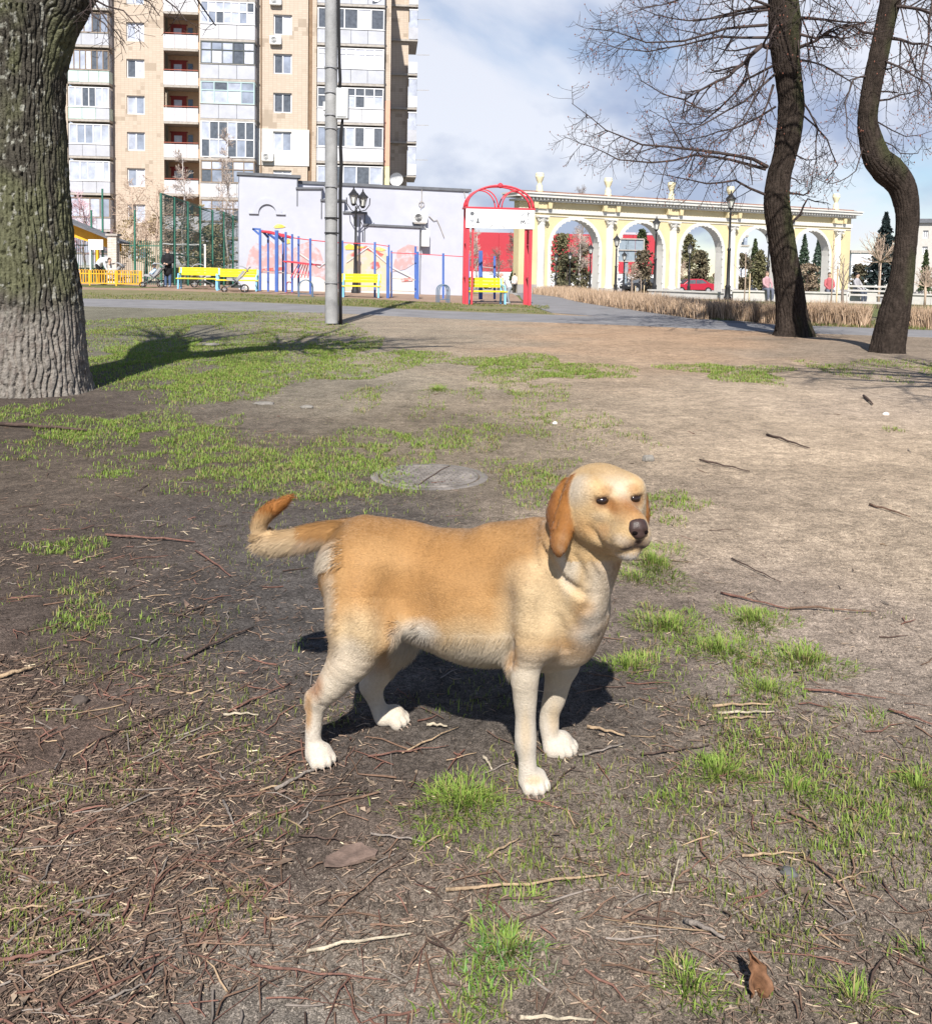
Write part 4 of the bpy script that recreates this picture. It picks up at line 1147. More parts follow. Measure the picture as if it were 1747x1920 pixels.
stone(150, 1318, 30, 24, mat('clod_earth', (0.075, 0.06, 0.052), .95, var=.4, vscale=30, bump=.8), 'dark clod of earth standing in the left litter', 'clod', 'earth_clod')
stone(1040, 797, 9, 8, MATS['stone_white'], 'tiny white stone in the middle of the field')
# the torn leaf standing up at lower right
a = G(1412, 1866); me_ = MB()
for i_ in range(9):
    t = i_ / 8; wv_ = math.sin(PI * (0.12 + 0.85 * t)) * .017 * (1 + .25 * math.sin(i_ * 2.3))
    for j_ in range(5):
        w_ = (j_ - 2) / 2; me_.v.append((a.x + w_ * wv_ + .016 * math.sin(t * 2.6) - .02 * t, a.y - .015 * w_ * w_ - .02 * t * (1 - t) + .006 * math.sin(w_ * 3 + t * 7), a.z + .002 + .075 * t ** 1.3 + .006 * abs(w_)))
for i_ in range(8):
    for j_ in range(4): q_ = i_ * 5 + j_; me_.f.append((q_, q_ + 1, q_ + 6, q_ + 5))
o = me_.build('dead_leaf', mat('leaf_brown', (0.15, 0.075, 0.04), 0.7, var=0.5, vscale=60), None, smooth=True)
sm = o.modifiers.new('thickness', 'SOLIDIFY'); sm.thickness = 0.002
tag(o, 'curled brown leaf standing upright in the lower right foreground', 'leaf')
c0 = G(660, 1610); fl = MB()
bm_ = bmesh.new(); vs_ = [bm_.verts.new((x_, y_, 0)) for x_, y_ in ((-.060, -.020), (-.03, -.027), (.012, -.022), (.046, -.010), (.055, .006), (.030, .018), (.024, .030), (-.010, .034), (-.028, .020), (-.052, .004))]
fc = bm_.faces.new(vs_); ex = bmesh.ops.extrude_face_region(bm_, geom=[fc])
for q_ in ex['geom']:
    if isinstance(q_, bmesh.types.BMVert): q_.co.z += .005 + .004 * math.sin(q_.co.x * 60)
me2 = bpy.data.meshes.new('bark_piece'); bm_.to_mesh(me2); bm_.free()
o = link('bark_piece', me2, mat('bark_slab', (0.15, 0.105, 0.085), .9, var=.35, vscale=30, bump=.6)); o.location = (c0.x, c0.y, c0.z + .004); o.rotation_euler = (0.05, 0.06, 0.3)
tag(o, 'flat reddish brown slab of bark below the hind paws', 'bark')

# manhole cover
mc = G(805, 893)
mh = empty('manhole_cover', (mc.x, mc.y, mc.z - 0.006), R_(12), 'round grey iron manhole cover sunk in the soil behind the dog', 'manhole cover')
m_iron = mat('cast_iron_dusty', (0.185, 0.165, 0.15), 0.95, var=0.45, vscale=7, bump=0.6, bscale=70)
MB().lathe([(0.335, -0.05), (0.335, 0.006), (0.325, 0.009), (0.292, 0.009), (0.286, 0.002), (0.286, -0.05)], seg=56, cap=False).build('frame', m_iron, mh)
MB().lathe([(0.280, -0.04), (0.280, 0.010), (0.274, 0.014), (0.262, 0.014), (0.259, 0.008), (0.0, 0.008)], seg=56, cap=False).build('lid', m_iron, mh)
q = MB()
for i in range(-6, 7):
    for j in range(-6, 7):
        x, y = i * 0.039 + (0.0195 if j % 2 else 0), j * 0.037
        if x * x + y * y < 0.238 ** 2: q.box(x - .0155, x + .0155, y - .0115, y + .0115, 0.006, 0.0145)
tag(q.build('tread_pattern', m_iron, mh), kind='stuff')
cr_ = MB(); cr_.tube([(-.10, -.24, .013), (-.03, -.10, .014), (.03, 0, .014), (.08, .10, .014), (.16, .22, .013)], .005, 5); cr_.build('crack', m_stick['dark'], mh)
# ================================================================ trees
rt = random.Random(11)
def rv(s=1.0): return Vector((rt.gauss(0, s), rt.gauss(0, s), rt.gauss(0, s)))
def curved(p, d, L, n=5, droop=0.0, lift=0.0, wob=0.12):
    "a bending shoot: droops first, its end turns up"
    p = Vector(p); d = Vector(d).normalized(); pts = [p.copy()]
    for i in range(n):
        t = (i + 1) / n
        d = (d + Vector((0, 0, -droop * (1 - t) * 2 / n + lift * t * 2 / n)) + rv(wob / math.sqrt(n))).normalized()
        p = p + d * (L / n); pts.append(p.copy())
    return pts
def along(pts, t):
    k = t * (len(pts) - 1); i = min(int(k), len(pts) - 2); return pts[i].lerp(pts[i + 1], k - i), (pts[i + 1] - pts[i]).normalized()
def taper(n, r0, r1): return [r0 + (r1 - r0) * (i / (n - 1)) ** 0.8 for i in range(n)]
def shoots(mb, pts, r, n, L, level, droop, lift, rmin, t0=0.12, wide=0.75, buds=None):
    "side shoots along a limb, recursively"
    for i in range(n):
        t = t0 + (1 - t0) * (i + rt.random()) / n
        p, d = along(pts, t)
        s = d.orthogonal(); s.rotate(Matrix.Rotation(rt.random() * 6.283, 3, d))
        dd = (d * (1 - wide * 0.45) + s * wide + rv(0.1)).normalized()
        l = L * (1.15 - 0.6 * t) * rt.uniform(0.55, 1.25); rr = max(rmin, r * (1 - 0.55 * t) * 0.5)
        q = curved(p, dd, l, 5 if level > 0 else 4, droop, lift)
        mb.tube(q, taper(len(q), rr, max(rmin * 0.75, rr * 0.35)), 4 if rr > 0.012 else 3, cap=False)
        if buds is not None and rt.random() < 0.35: buds.append(q[-1])
        if level > 0: shoots(mb, q, rr, max(2, min(9, int(n * 0.5))), L * 0.5, level - 1, droop, lift, rmin, 0.2, wide, buds)
def bark_trunk(name, m, parent, line, Y, seg=64, step=0.03, ridge=0.03, fr=8.0, fz=1.6, colf=None, flare=0.0, seed=1):
    "line: (px left, px right, py) from the base up; swept as one wrinkled skin"
    C = []; Rd = []
    for (xl, xr, py) in line:
        a, b = P(xl, py, Y), P(xr, py, Y); C.append((a + b) / 2); Rd.append((b - a).length / 2)
    d = [0.0]
    for a, b in zip(C, C[1:]): d.append(d[-1] + (b - a).length)
    n = max(6, int(d[-1] / step)); v = []; cen = []; arc = []
    def cr(q, i, t):
        p0, p1, p2, p3 = q[max(i - 1, 0)], q[i], q[i + 1], q[min(i + 2, len(q) - 1)]
        return 0.5 * ((2 * p1) + (p2 - p0) * t + (2 * p0 - 5 * p1 + 4 * p2 - p3) * t * t + (3 * p1 - p0 - 3 * p2 + p3) * t ** 3)
    for j in range(n + 1):
        s = d[-1] * j / n; i = 0
        while i < len(d) - 2 and d[i + 1] < s: i += 1
        t = (s - d[i]) / max(1e-6, d[i + 1] - d[i])
        cen.append(cr(C, i, t)); arc.append((s, Rd[i] + (Rd[i + 1] - Rd[i]) * t))
    cen = np.array(cen); arc = np.array(arc)
    tg = np.gradient(cen, axis=0); tg /= np.linalg.norm(tg, axis=1)[:, None]
    X = np.cross(np.tile([0, 1.0, 0], (n + 1, 1)), tg); X /= np.linalg.norm(X, axis=1)[:, None]; Yv = np.cross(tg, X)
    th = np.linspace(0, 2 * PI, seg, endpoint=False) + PI / 2          # seam at the back
    TH, S_ = np.meshgrid(th, arc[:, 0]); RR = arc[:, 1][:, None] * np.ones_like(TH)
    u = (TH - PI / 2) * float(np.mean(arc[:, 1])); wz = S_ + 0.0
    # furrowed bark: wandering grooves between long plates that are cracked across
    wd = (vnoise(u * 4.0, wz * 2.2, 1.0, seed) - .5) * 1.5 + (vnoise(u * 13.0, wz * 7.0, 1.0, seed + 2) - .5) * 1.3
    st = u * fr + wd; fl_ = np.floor(st); g1 = np.abs(st - fl_ - .5) * 2
    wid = .45 + .35 * vnoise(u * 6, wz * 3, 1.0, seed + 4)
    gr = np.clip((g1 - wid) / (1 - wid), 0, 1)
    ct = wz * fz + np.sin(fl_ * 12.9) * 5 + (vnoise(u * 9, wz * 4, 1.0, seed + 5) - .5) * 1.2; g2 = np.abs(ct - np.floor(ct) - .5) * 2
    crk = np.clip((g2 - .82) / .18, 0, 1)
    r2 = vnoise(u * fr * 1.6, wz * fz * 4, 1.0, seed + 7); r1 = gr
    big = vnoise(u * 1.2, wz * 0.8, 1.0, seed + 9) - 0.5
    disp = -ridge * np.maximum(gr ** 1.2, .6 * crk * (vnoise(u * 8, wz * 6, 1.0, seed + 13) > .45)) + ridge * .8 * (r2 - .5) + 0.06 * big * RR / 0.4
    root = flare * np.exp(-S_ / 0.25) * (0.6 + 0.5 * np.cos(TH * 5 + seed) )
    R2 = RR + disp + root
    V = cen[:, None, :] + X[:, None, :] * (np.cos(TH) * R2)[..., None] + Yv[:, None, :] * (np.sin(TH) * R2)[..., None]
    ii_ = np.arange((n + 1) * seg).reshape(n + 1, seg); nx = np.roll(ii_, -1, 1)
    F_ = np.stack([ii_[:-1].ravel(), nx[:-1].ravel(), nx[1:].ravel(), ii_[1:].ravel()], -1)
    me = np_mesh(name, V.reshape(-1, 3), F_)
    if colf is not None: set_col(me, colf(V.reshape(-1, 3), TH.ravel(), S_.ravel(), r1.ravel(), r2.ravel()))
    o = link(name, me, m, parent, smooth=True)
    if parent is not None: o.matrix_parent_inverse = Matrix.Translation(parent.location).inverted()
    return o, [Vector(c) for c in cen], list(arc[:, 1])
m_bark = vcol_mat('bark', 0.95, var=0.32, vscale=26, bump=0.9, bscale=60, spec=0.1)
m_twig = mat('twig_bark', (0.055, 0.040, 0.037), 0.9, var=0.3, vscale=3)
m_bud = mat('bud_red', (0.22, 0.09, 0.06), 0.7)
def under(parent, o):
    o.parent = parent; o.matrix_parent_inverse = Matrix.Translation(parent.location).inverted(); return o

# ---- the big trunk on the left
def col_left(V, TH, S_, r1, r2):
    n = len(V); base = np.tile(np.array([0.20, 0.18, 0.16]), (n, 1))
    up = np.clip((V[:, 2] - 0.62 + (vnoise(V[:, 0] * 6, V[:, 2] * 3, 1, 5) - .5) * 0.5) / 0.35, 0, 1)[:, None]
    dark = np.array([0.058, 0.052, 0.042]); moss = np.array([0.098, 0.098, 0.058]); lich = np.array([0.24, 0.235, 0.20])
    nz = vnoise(V[:, 0] * 3 + V[:, 1] * 3, V[:, 2] * 1.6, 1.3, 8)[:, None]; n2 = vnoise(V[:, 0] * 22 + V[:, 1] * 9, V[:, 2] * 16, 1.2, 9)[:, None]
    upc = dark * (1 - np.clip((nz - .48) / .2, 0, 1)) + moss * np.clip((nz - .48) / .2, 0, 1)
    upc = np.where(n2 > 0.69, lich, upc)
    red = np.array([0.14, 0.11, 0.095]); base = base * (1 - 0.45 * (n2 < 0.4)) + red * 0.45 * (n2 < 0.4)
    return base * (1 - up) + upc * up
LY = 8.45
lt = empty('park_tree', at(60, LY, 730), 0, 'huge mossy furrowed trunk at the left edge of the picture', 'tree', 'bare park trees')
lt.location.z = 0
bark_trunk('trunk', m_bark, lt, [(-48, 172, 752), (-42, 163, 722), (-36, 156, 650), (-32, 150, 560), (-30, 142, 500), (-30, 130, 400), (-30, 123, 300), (-32, 119, 200), (-36, 122, 130), (-44, 130, 80), (-60, 140, 30)], LY, 400, 0.0095, 0.040, 22, 2.4, col_left, 0.06, 3)
_, lA, _ = bark_trunk('limb', m_bark, lt, [(5, 112, 150), (14, 128, 90), (30, 146, 40), (52, 172, -10), (84, 198, -70), (124, 220, -150), (180, 262, -260), (250, 312, -400)], LY - 0.02, 240, 0.014, 0.034, 22, 2.4, col_left, 0, 5)
_, lB, _ = bark_trunk('limb', m_bark, lt, [(-40, 90, 120), (-62, 84, 50), (-90, 60, -20), (-130, 25, -120), (-170, -30, -260), (-220, -100, -420)], LY + 0.1, 140, 0.025, 0.034, 22, 2.4, col_left, 0, 6)
crown = MB()
for pts_, dy_, r0_ in (([(205, -140), (270, -205), (420, -262), (600, -330), (760, -420)], .0, .15), ([(190, -170), (300, -240), (470, -330), (640, -450)], .7, .12), ([(150, -200), (230, -330), (330, -520)], -.5, .12)):
    q = [P(x_, y_, LY + dy_ * i_ / 3) for i_, (x_, y_) in enumerate(pts_)]
    crown.tube(q, taper(len(q), r0_, .04), 9, cap=False); shoots(crown, q, r0_ * .6, 12, 1.3, 1, .2, .3, .005)
for L_, side in ((lA, 1), (lB, -1)):
    for k in range(16):
        p, d = along(L_, 0.45 + 0.55 * (k + rt.random()) / 16)
        dd = Vector((rt.uniform(-0.6, 1.0) * 1.0 + 0.25 * side, rt.uniform(-0.2, 1.0), rt.uniform(0.45, 1.1)))
        q = curved(p, dd, rt.uniform(1.6, 3.6), 7, 0.25, 0.15); crown.tube(q, taper(8, 0.055, 0.014), 5, cap=False)
        shoots(crown, q, 0.05, 7, 1.2, 1, 0.35, 0.3, 0.0035)
# fine twigs hanging into the top left corner
for (x0, y0, x1, y1) in ((150, -40, 235, 80), (165, -30, 290, -5), (190, -60, 300, 30), (260, -50, 350, 40), (170, 0, 215, 70), (160, -10, 265, 55)):
    a, b = P(x0, y0, LY - .2), P(x1, y1, LY - .4); q = [a, a.lerp(b, .35) + rv(.03), a.lerp(b, .7) + rv(.03), b]
    crown.tube(q, [0.011, 0.008, 0.006, 0.0035], 4, cap=False); shoots(crown, q, 0.009, 7, 0.35, 1, 0.1, 0.2, 0.0025)
under(lt, crown.build('crown', m_twig, None, smooth=True))

# ---- the two trees on the right
def col_right(V, TH, S_, r1, r2):
    n = len(V); nz = vnoise(V[:, 0] * 3 + V[:, 1], V[:, 2] * 1.4, 1.3, 18)[:, None]; n2 = vnoise(V[:, 0] * 20 + V[:, 1] * 9, V[:, 2] * 7, 1.2, 19)[:, None]
    base = np.array([0.038, 0.029, 0.024]) * (0.4 + 1.1 * n2); moss = np.array([0.042, 0.044, 0.022])
    w = np.clip((nz - 0.5) / 0.15, 0, 1) * np.clip((np.cos(TH)[:, None] + 0.35), 0, 1)
    return base * (1 - w) + moss * w
RY1, RY2 = 17.6, 14.2
tA = empty('park_tree', at(1487, RY1, 630), 0, 'leaning dark trunk with drooping bare branches, left of the two on the right', 'tree', 'bare park trees')
tA.location.z = 0
LA = [(1446, 1526, 640), (1454, 1520, 624), (1456, 1512, 590), (1452, 1504, 535), (1446, 1496, 490), (1439, 1487, 440), (1432, 1480, 380), (1438, 1482, 330), (1447, 1490, 300), (1454, 1502, 250), (1458, 1507, 200), (1454, 1502, 150), (1446, 1497, 100), (1441, 1500, 50), (1440, 1494, 0), (1436, 1484, -70), (1430, 1470, -180), (1425, 1455, -330), (1425, 1440, -520)]
_, cA, _ = bark_trunk('trunk', m_bark, tA, LA, RY1, 190, 0.018, 0.028, 22, 1.6, col_right, 0.10, 13)
tB = empty('park_tree', at(1665, RY2, 660), 0, 'sinuous mossy trunk bent like an S at the right edge', 'tree', 'bare park trees')
tB.location.z = 0
LB = [(1630, 1698, 672), (1636, 1691, 660), (1640, 1696, 630), (1648, 1703, 590), (1666, 1710, 533), (1674, 1714, 485), (1678, 1718, 440), (1678, 1721, 395), (1664, 1714, 348), (1634, 1692, 318), (1618, 1668, 296), (1610, 1650, 255), (1608, 1643, 222), (1616, 1651, 165), (1630, 1665, 100), (1642, 1677, 40), (1650, 1687, 0), (1660, 1694, -60), (1672, 1702, -160), (1684, 1706, -300), (1690, 1706, -460)]
_, cB, _ = bark_trunk('trunk', m_bark, tB, LB, RY2, 170, 0.018, 0.014, 26, 4, col_right, 0.07, 23)
def limb_px(mb, pts, Y, dY, r0, r1, n_sh, L_sh, lev=1, droop=0.95, lift=0.7, buds=None, rmin=0.0035):
    q = [P(x, y, Y + dY * i / (len(pts) - 1)) for i, (x, y) in enumerate(pts)]
    fine = []
    for i in range(len(q) - 1):
        for t in (0, .5): fine.append(q[i].lerp(q[i + 1], t) + rv(0.012))
    fine.append(q[-1])
    r0 *= .78; mb.tube(fine, taper(len(fine), r0, r1), 6, cap=False)
    shoots(mb, fine, r0, int(n_sh * 1.45), L_sh * 1.1, lev, droop, lift, rmin, 0.1, 0.8, buds)
bA = []; mA = MB()
for pts, dY, r0, n_, l_ in (
    ([(1440, 312), (1384, 289), (1283, 279), (1202, 271), (1133, 243), (1072, 194)], -1.2, .050, 15, .75),
    ([(1436, 318), (1370, 300), (1299, 291), (1222, 307), (1161, 299), (1113, 279), (1056, 255)], 0.8, .042, 14, .75),
    ([(1434, 366), (1376, 340), (1323, 344), (1267, 332), (1222, 325)], -0.6, .035, 11, .6),
    ([(1446, 90), (1425, 85), (1395, 118), (1364, 142), (1320, 165), (1283, 188), (1290, 200)], -0.5, .075, 13, .7),
    ([(1283, 188), (1240, 175), (1200, 150), (1183, 120)], -0.3, .022, 8, .5),
    ([(1448, 160), (1428, 220), (1405, 265), (1395, 298)], -0.8, .035, 8, .6),
    ([(1440, 45), (1360, 55), (1280, 78), (1210, 80), (1150, 62), (1105, 53)], -1.5, .040, 14, .8),
    ([(1440, 70), (1350, 68), (1280, 85), (1215, 96), (1160, 90), (1112, 76)], 1.0, .036, 14, .8),
    ([(1440, 20), (1370, 30), (1290, 38), (1230, 30), (1180, 5)], 0.5, .036, 12, .8),
    ([(1442, 10), (1380, -10), (1310, -15), (1250, 5), (1190, 20)], -1.0, .038, 12, .8),
    ([(1455, 120), (1400, 150), (1350, 200), (1310, 235), (1262, 230), (1215, 205)], 1.3, .034, 12, .7),
    ([(1455, 140), (1390, 190), (1330, 225), (1280, 250), (1225, 245)], -1.6, .032, 12, .7),
    ([(1455, 200), (1395, 235), (1345, 250), (1290, 262), (1240, 268)], 0.6, .028, 10, .6),
    ([(1480, 60), (1530, 70), (1580, 50), (1640, 40)], -0.9, .045, 10, .8),
    ([(1490, 95), (1530, 75), (1570, 48), (1610, 40)], -1.0, .055, 9, .8),
    ([(1490, 110), (1540, 120), (1590, 150), (1640, 190)], 0.8, .03, 11, .8),
    ([(1497, 180), (1530, 240), (1530, 300), (1520, 345)], -0.6, .026, 9, .6),
    ([(1500, 210), (1550, 260), (1570, 310), (1545, 340), (1527, 330)], 0.5, .024, 9, .5),
    ([(1478, 360), (1505, 366), (1518, 352), (1521, 330)], -0.3, .03, 5, .35),
    ([(1482, 420), (1500, 400), (1512, 372), (1540, 378), (1556, 384)], -0.35, .035, 4, .3),
    ([(1480, 330), (1500, 344), (1510, 342)], -0.2, .02, 4, .25),
    ([(1480, 280), (1510, 300), (1530, 298), (1560, 280)], 0.7, .022, 7, .5),
    ([(1440, 130), (1410, 200), (1370, 245), (1330, 268), (1320, 300)], -2.2, .026, 10, .6),
    ([(1442, -40), (1380, -60), (1300, -50), (1230, -30), (1160, -20)], -2.0, .04, 12, .9),
    ([(1460, 30), (1440, 90), (1428, 150), (1400, 210), (1388, 260)], -2.6, .026, 10, .6)):
    limb_px(mA, pts, RY1, dY, r0, .005, n_, l_, 1, buds=bA)
for k in range(26):      # limbs towards and away from the viewer, and the crown above the picture
    p, d = along(cA, 0.52 + 0.48 * (k + rt.random()) / 26)
    a = rt.random() * 6.283; q = curved(p, (math.cos(a), math.sin(a), 0.35), rt.uniform(1.6, 3.4), 7, 0.55, 0.3)
    mA.tube(q, taper(8, 0.045, 0.008), 5, cap=False); shoots(mA, q, 0.04, 10, 0.8, 1, 0.5, 0.5, 0.0035, buds=bA)
under(tA, mA.build('crown', m_twig, None, smooth=True))
def buds_mesh(b, r):
    V = []; F_ = []
    for p in b:
        n = len(V); V += [(p.x - r, p.y, p.z), (p.x + r, p.y, p.z), (p.x, p.y - r, p.z), (p.x, p.y + r, p.z), (p.x, p.y, p.z - r * 1.6), (p.x, p.y, p.z + r * 1.8)]
        F_ += [(n, n + 2, n + 5), (n + 2, n + 1, n + 5), (n + 1, n + 3, n + 5), (n + 3, n, n + 5), (n + 2, n, n + 4), (n + 1, n + 2, n + 4), (n + 3, n + 1, n + 4), (n, n + 3, n + 4)]
    me = bpy.data.meshes.new('buds'); me.from_pydata(V, [], F_); me.update(); return me
tag(under(tA, link('buds', buds_mesh(bA, 0.011), m_bud)), kind='stuff')
mB_ = MB(); bB = []
for pts, dY, r0, n_, l_ in (
    ([(1655, 15), (1700, 12), (1747, 22), (1800, 50)], -0.6, .04, 9, .7), ([(1660, 72), (1710, 80), (1747, 88), (1820, 95)], 0.4, .04, 9, .7),
    ([(1640, 110), (1690, 130), (1735, 160), (1760, 200)], -0.8, .03, 9, .6), ([(1650, 130), (1675, 125), (1700, 115)], -0.3, .022, 4, .3),
    ([(1645, 170), (1680, 175), (1677, 172)], -0.2, .02, 2, .2), ([(1643, 190), (1690, 180), (1720, 170), (1747, 195)], 0.5, .022, 8, .5),
    ([(1640, 60), (1600, 50), (1560, 70), (1530, 110)], -0.4, .032, 9, .6), ([(1632, 140), (1600, 150), (1580, 190), (1590, 260), (1610, 300)], -0.5, .022, 9, .5),
    ([(1620, 240), (1605, 320), (1575, 340), (1545, 345), (1525, 332)], -0.25, .014, 6, .25), ([(1650, 260), (1690, 290), (1720, 288), (1727, 275)], 0.2, .014, 6, .3),
    ([(1747, 0), (1737, 80), (1728, 150), (1712, 190)], -1.2, .028, 9, .6), ([(1645, 230), (1700, 255), (1747, 245)], 0.6, .016, 8, .5),
    ([(1660, -30), (1720, -50), (1800, -30)], 0.3, .045, 9, .8), ([(1665, -60), (1600, -70), (1540, -40), (1490, 20)], -0.8, .04, 10, .8)):
    limb_px(mB_, pts, RY2, dY, r0, .004, n_, l_, 1, buds=bB, rmin=0.003)
for k in range(18):
    p, d = along(cB, 0.6 + 0.4 * (k + rt.random()) / 18)
    a = rt.random() * 6.283; q = curved(p, (math.cos(a) + .3, math.sin(a), 0.35), rt.uniform(1.2, 2.8), 7, 0.5, 0.3)
    mB_.tube(q, taper(8, 0.04, 0.007), 5, cap=False); shoots(mB_, q, 0.035, 9, 0.7, 1, 0.5, 0.5, 0.003, buds=bB)
under(tB, mB_.build('crown', m_twig, None, smooth=True))
tag(under(tB, link('buds', buds_mesh(bB, 0.010), m_bud)), kind='stuff')

# ---- a tree standing just outside the picture on the right, whose limbs shade the far right ground
tC = empty('park_tree', (5.6, 4.4, 0), 0, 'bare tree outside the picture whose limbs shade the ground at right', 'tree', 'bare park trees')
MB().tube([(0, 0, -.1), (.05, 0, 1.5), (-.05, .1, 3.2), (.1, .1, 5.0), (0, .2, 7.4)], [.30, .24, .21, .16, .08], 14).build('trunk', m_twig, tC, smooth=True)
mC = MB()
for k in range(17):
    a = rt.random() * 6.283; z0 = 3.6 + 3.4 * rt.random(); q = curved((0, .1, z0), (math.cos(a), math.sin(a) * .6 + .1, .35), rt.uniform(1.6, 3.4), 7, .2, .2)
    mC.tube(q, taper(8, .085, .015), 6, cap=False); shoots(mC, q, .06, 9, 1.1, 1, .4, .4, .006)
mC.build('crown', m_twig, tC)
# ---- trees farther off
def far_tree(px, Y, y_top, spread, label, trunk=0.10, mt=None, mtw=None, n=12, lev=1, rise=0.7, base_frac=0.25, name='bare_tree', rmin=0.011, y_base=540, group='bare trees beyond the road', sh=13, droop=0.05, lift=0.2, wide=0.7, lean=0.0):
    b = at(px, Y, y_base); H = P(px, y_top, Y).z - b.z; s = spread * px_m(Y)
    root = empty(name, b, 0, label, 'tree', group)
    tr = MB(); q = [Vector((0.02 * math.sin(i * 1.7) * H * .5 + lean * H * i / 7, 0.01 * math.cos(i) * H, H * 0.9 * i / 7)) for i in range(8)]
    tr.tube(q, taper(8, trunk, trunk * 0.25), 8); tr.build('trunk', mt or m_twig, root, smooth=True)
    cw = MB()
    for k in range(n):
        t = base_frac + (0.98 - base_frac) * (k + rt.random()) / n
        p, d = along(q, t); a = rt.random() * 6.283; l = s * (1.1 - 0.55 * t) * rt.uniform(.7, 1.15)
        c = curved(p, (math.cos(a), math.sin(a), rise), l, 5, droop, lift); cw.tube(c, taper(6, trunk * .35 * (1.15 - t * .7), rmin), 4, cap=False)
        shoots(cw, c, trunk * .3, sh, l * .6, lev, droop, lift, rmin, 0.15, wide)
    cw.build('crown', mtw or m_twig, root)
    return root
m_birch = mat('birch_bark', (0.62, 0.58, 0.55), 0.8, col2=(0.30, 0.26, 0.24), vscale=6, stretch=(1, 1, 3))
m_birchtw = mat('birch_twigs', (0.40, 0.33, 0.29), 0.9)
m_greytw = mat('grey_twigs', (0.22, 0.175, 0.15), 0.9, var=0.2, vscale=1)
m_paletw = mat('pale_twigs', (0.42, 0.32, 0.25), 0.9, var=0.2, vscale=1)
m_pink = mat('blossom_twigs', (0.50, 0.34, 0.38), 0.9, var=0.25, vscale=1)
far_tree(345, 56, 262, 34, 'small white birch in front of the red balcony doors', 0.07, m_birch, m_birchtw, 12, 1, 1.4, .3)
far_tree(426, 56, 222, 42, 'taller white birch left of the pale low building', 0.08, m_birch, m_birchtw, 14, 1, 1.4, .3)
far_tree(160, 57, 362, 52, 'pinkish blossoming tree behind the big trunk', 0.09, m_greytw, m_pink, 16, 1, .7, .3, sh=11)
far_tree(250, 58, 330, 60, 'brown bare tree in front of the tiled apartment wall', 0.10, m_paletw, m_paletw, 18, 1, .9, .2, sh=9)
far_tree(295, 55, 330, 55, 'tangled bare tree left of the high green fence', 0.10, m_paletw, m_paletw, 16, 1, .9, .2, sh=9)
far_tree(885, 95, 428, 30, 'white birch left inside the red gateway', 0.12, m_birch, m_birchtw, 12, 1, 1.3, .3)
far_tree(893, 97, 432, 26, 'second white birch close beside the first in the gateway', 0.11, m_birch, m_birchtw, 10, 1, 1.3, .3)
far_tree(934, 92, 470, 34, 'low spreading bare tree before the red wall in the gateway', 0.12, m_greytw, m_greytw, 14, 1, .8, .3, sh=9)
far_tree(962, 96, 430, 22, 'slim birch at the right of the gateway opening', 0.11, m_birch, m_greytw, 12, 1, 1.2, .25)
far_tree(1088, 115, 332, 26, 'distant bare birch rising above the arcade roof', 0.14, m_greytw, m_greytw, 16, 1, 1.0, .45)
far_tree(1085, 92, 425, 34, 'tall pale bare tree inside the first arch', 0.1, m_birch, m_birchtw, 14, 1, 1.1, .3)
far_tree(1183, 84, 492, 22, 'small round brown tree inside the second arch', 0.07, m_greytw, m_paletw, 12, 1, .7, .4, sh=9)
far_tree(1268, 84, 485, 26, 'small round brown tree inside the third arch', 0.08, m_greytw, m_paletw, 12, 1, .7, .4, sh=9)
far_tree(1275, 100, 430, 22, 'white birch inside the third arch', 0.1, m_birch, m_birchtw, 10, 1, 1.2, .3)
far_tree(1370, 82, 482, 22, 'small round brown tree inside the fourth arch', 0.07, m_greytw, m_paletw, 12, 1, .7, .4, sh=9)
def globe_tree(px, Y, y_top, y_fork, spread, label):
    b = at(px, Y, 560); zf = P(px, y_fork, Y).z - b.z; zt = P(px, y_top, Y).z - b.z; s = spread * px_m(Y)
    root = empty('grafted_tree', b, 0, label, 'tree', 'small grafted trees on the plaza')
    MB().tube([(0, 0, 0), (0.01, 0, zf * .5), (0, 0, zf)], [0.055, 0.045, 0.05], 8).build('trunk', m_paletw, root, smooth=True)
    cw = MB()
    for k in range(26):
        a = rt.random() * 6.283; e = rt.uniform(0.0, 1.5)
        c = curved((0, 0, zf - .03), (math.cos(a) * math.cos(e), math.sin(a) * math.cos(e), math.sin(e)), rt.uniform(.7, 1.0) * (s * math.cos(e) + (zt - zf) * math.sin(e)), 5, -0.05, .1)
        cw.tube(c, taper(6, .022, .009), 4, cap=False); shoots(cw, c, .02, 9, s * .42, 0, 0, .25, .008, .3, .6)
    cw.build('crown', m_paletw, root)
globe_tree(1646, 34, 436, 490, 38, 'round headed grafted tree left of the S shaped trunk')
globe_tree(1733, 38, 500, 536, 30, 'low round headed grafted tree at the right edge')
far_tree(1578, 33, 485, 46, 'vase shaped young tree with few upswept boughs before the arcade end', 0.07, m_greytw, m_greytw, 6, 0, 1.6, .35, y_base=563, sh=3)
def sapling(px, Y, y_top, y_base, label):
    b = at(px, Y, y_base); H = P(px, y_top, Y).z - b.z
    root = empty('sapling', b, 0, label, 'sapling', 'staked saplings along the plaza')
    MB().tube([(0, 0, 0), (0.02, 0, H * .5), (0, 0.01, H)], [0.022, 0.018, 0.008], 6).build('trunk', m_paletw, root, smooth=True)
    cw = MB(); shoots(cw, [Vector((0, 0, H * .45)), Vector((0, 0, H * .75)), Vector((0, 0, H))], .02, 9, H * .28, 0, -.1, .3, .007); cw.build('crown', m_greytw, root)
    MB().bar((0.16, 0, 0), (0.16, 0, H * .62), .035).build('stake', mat('stake_wood', (0.55, 0.43, 0.28), .8, var=.2), root)
sapling(1394, 30, 470, 566, 'slender sapling with stake right of the tall lamp')
sapling(1556, 27, 450, 585, 'staked sapling between the two right trunks')
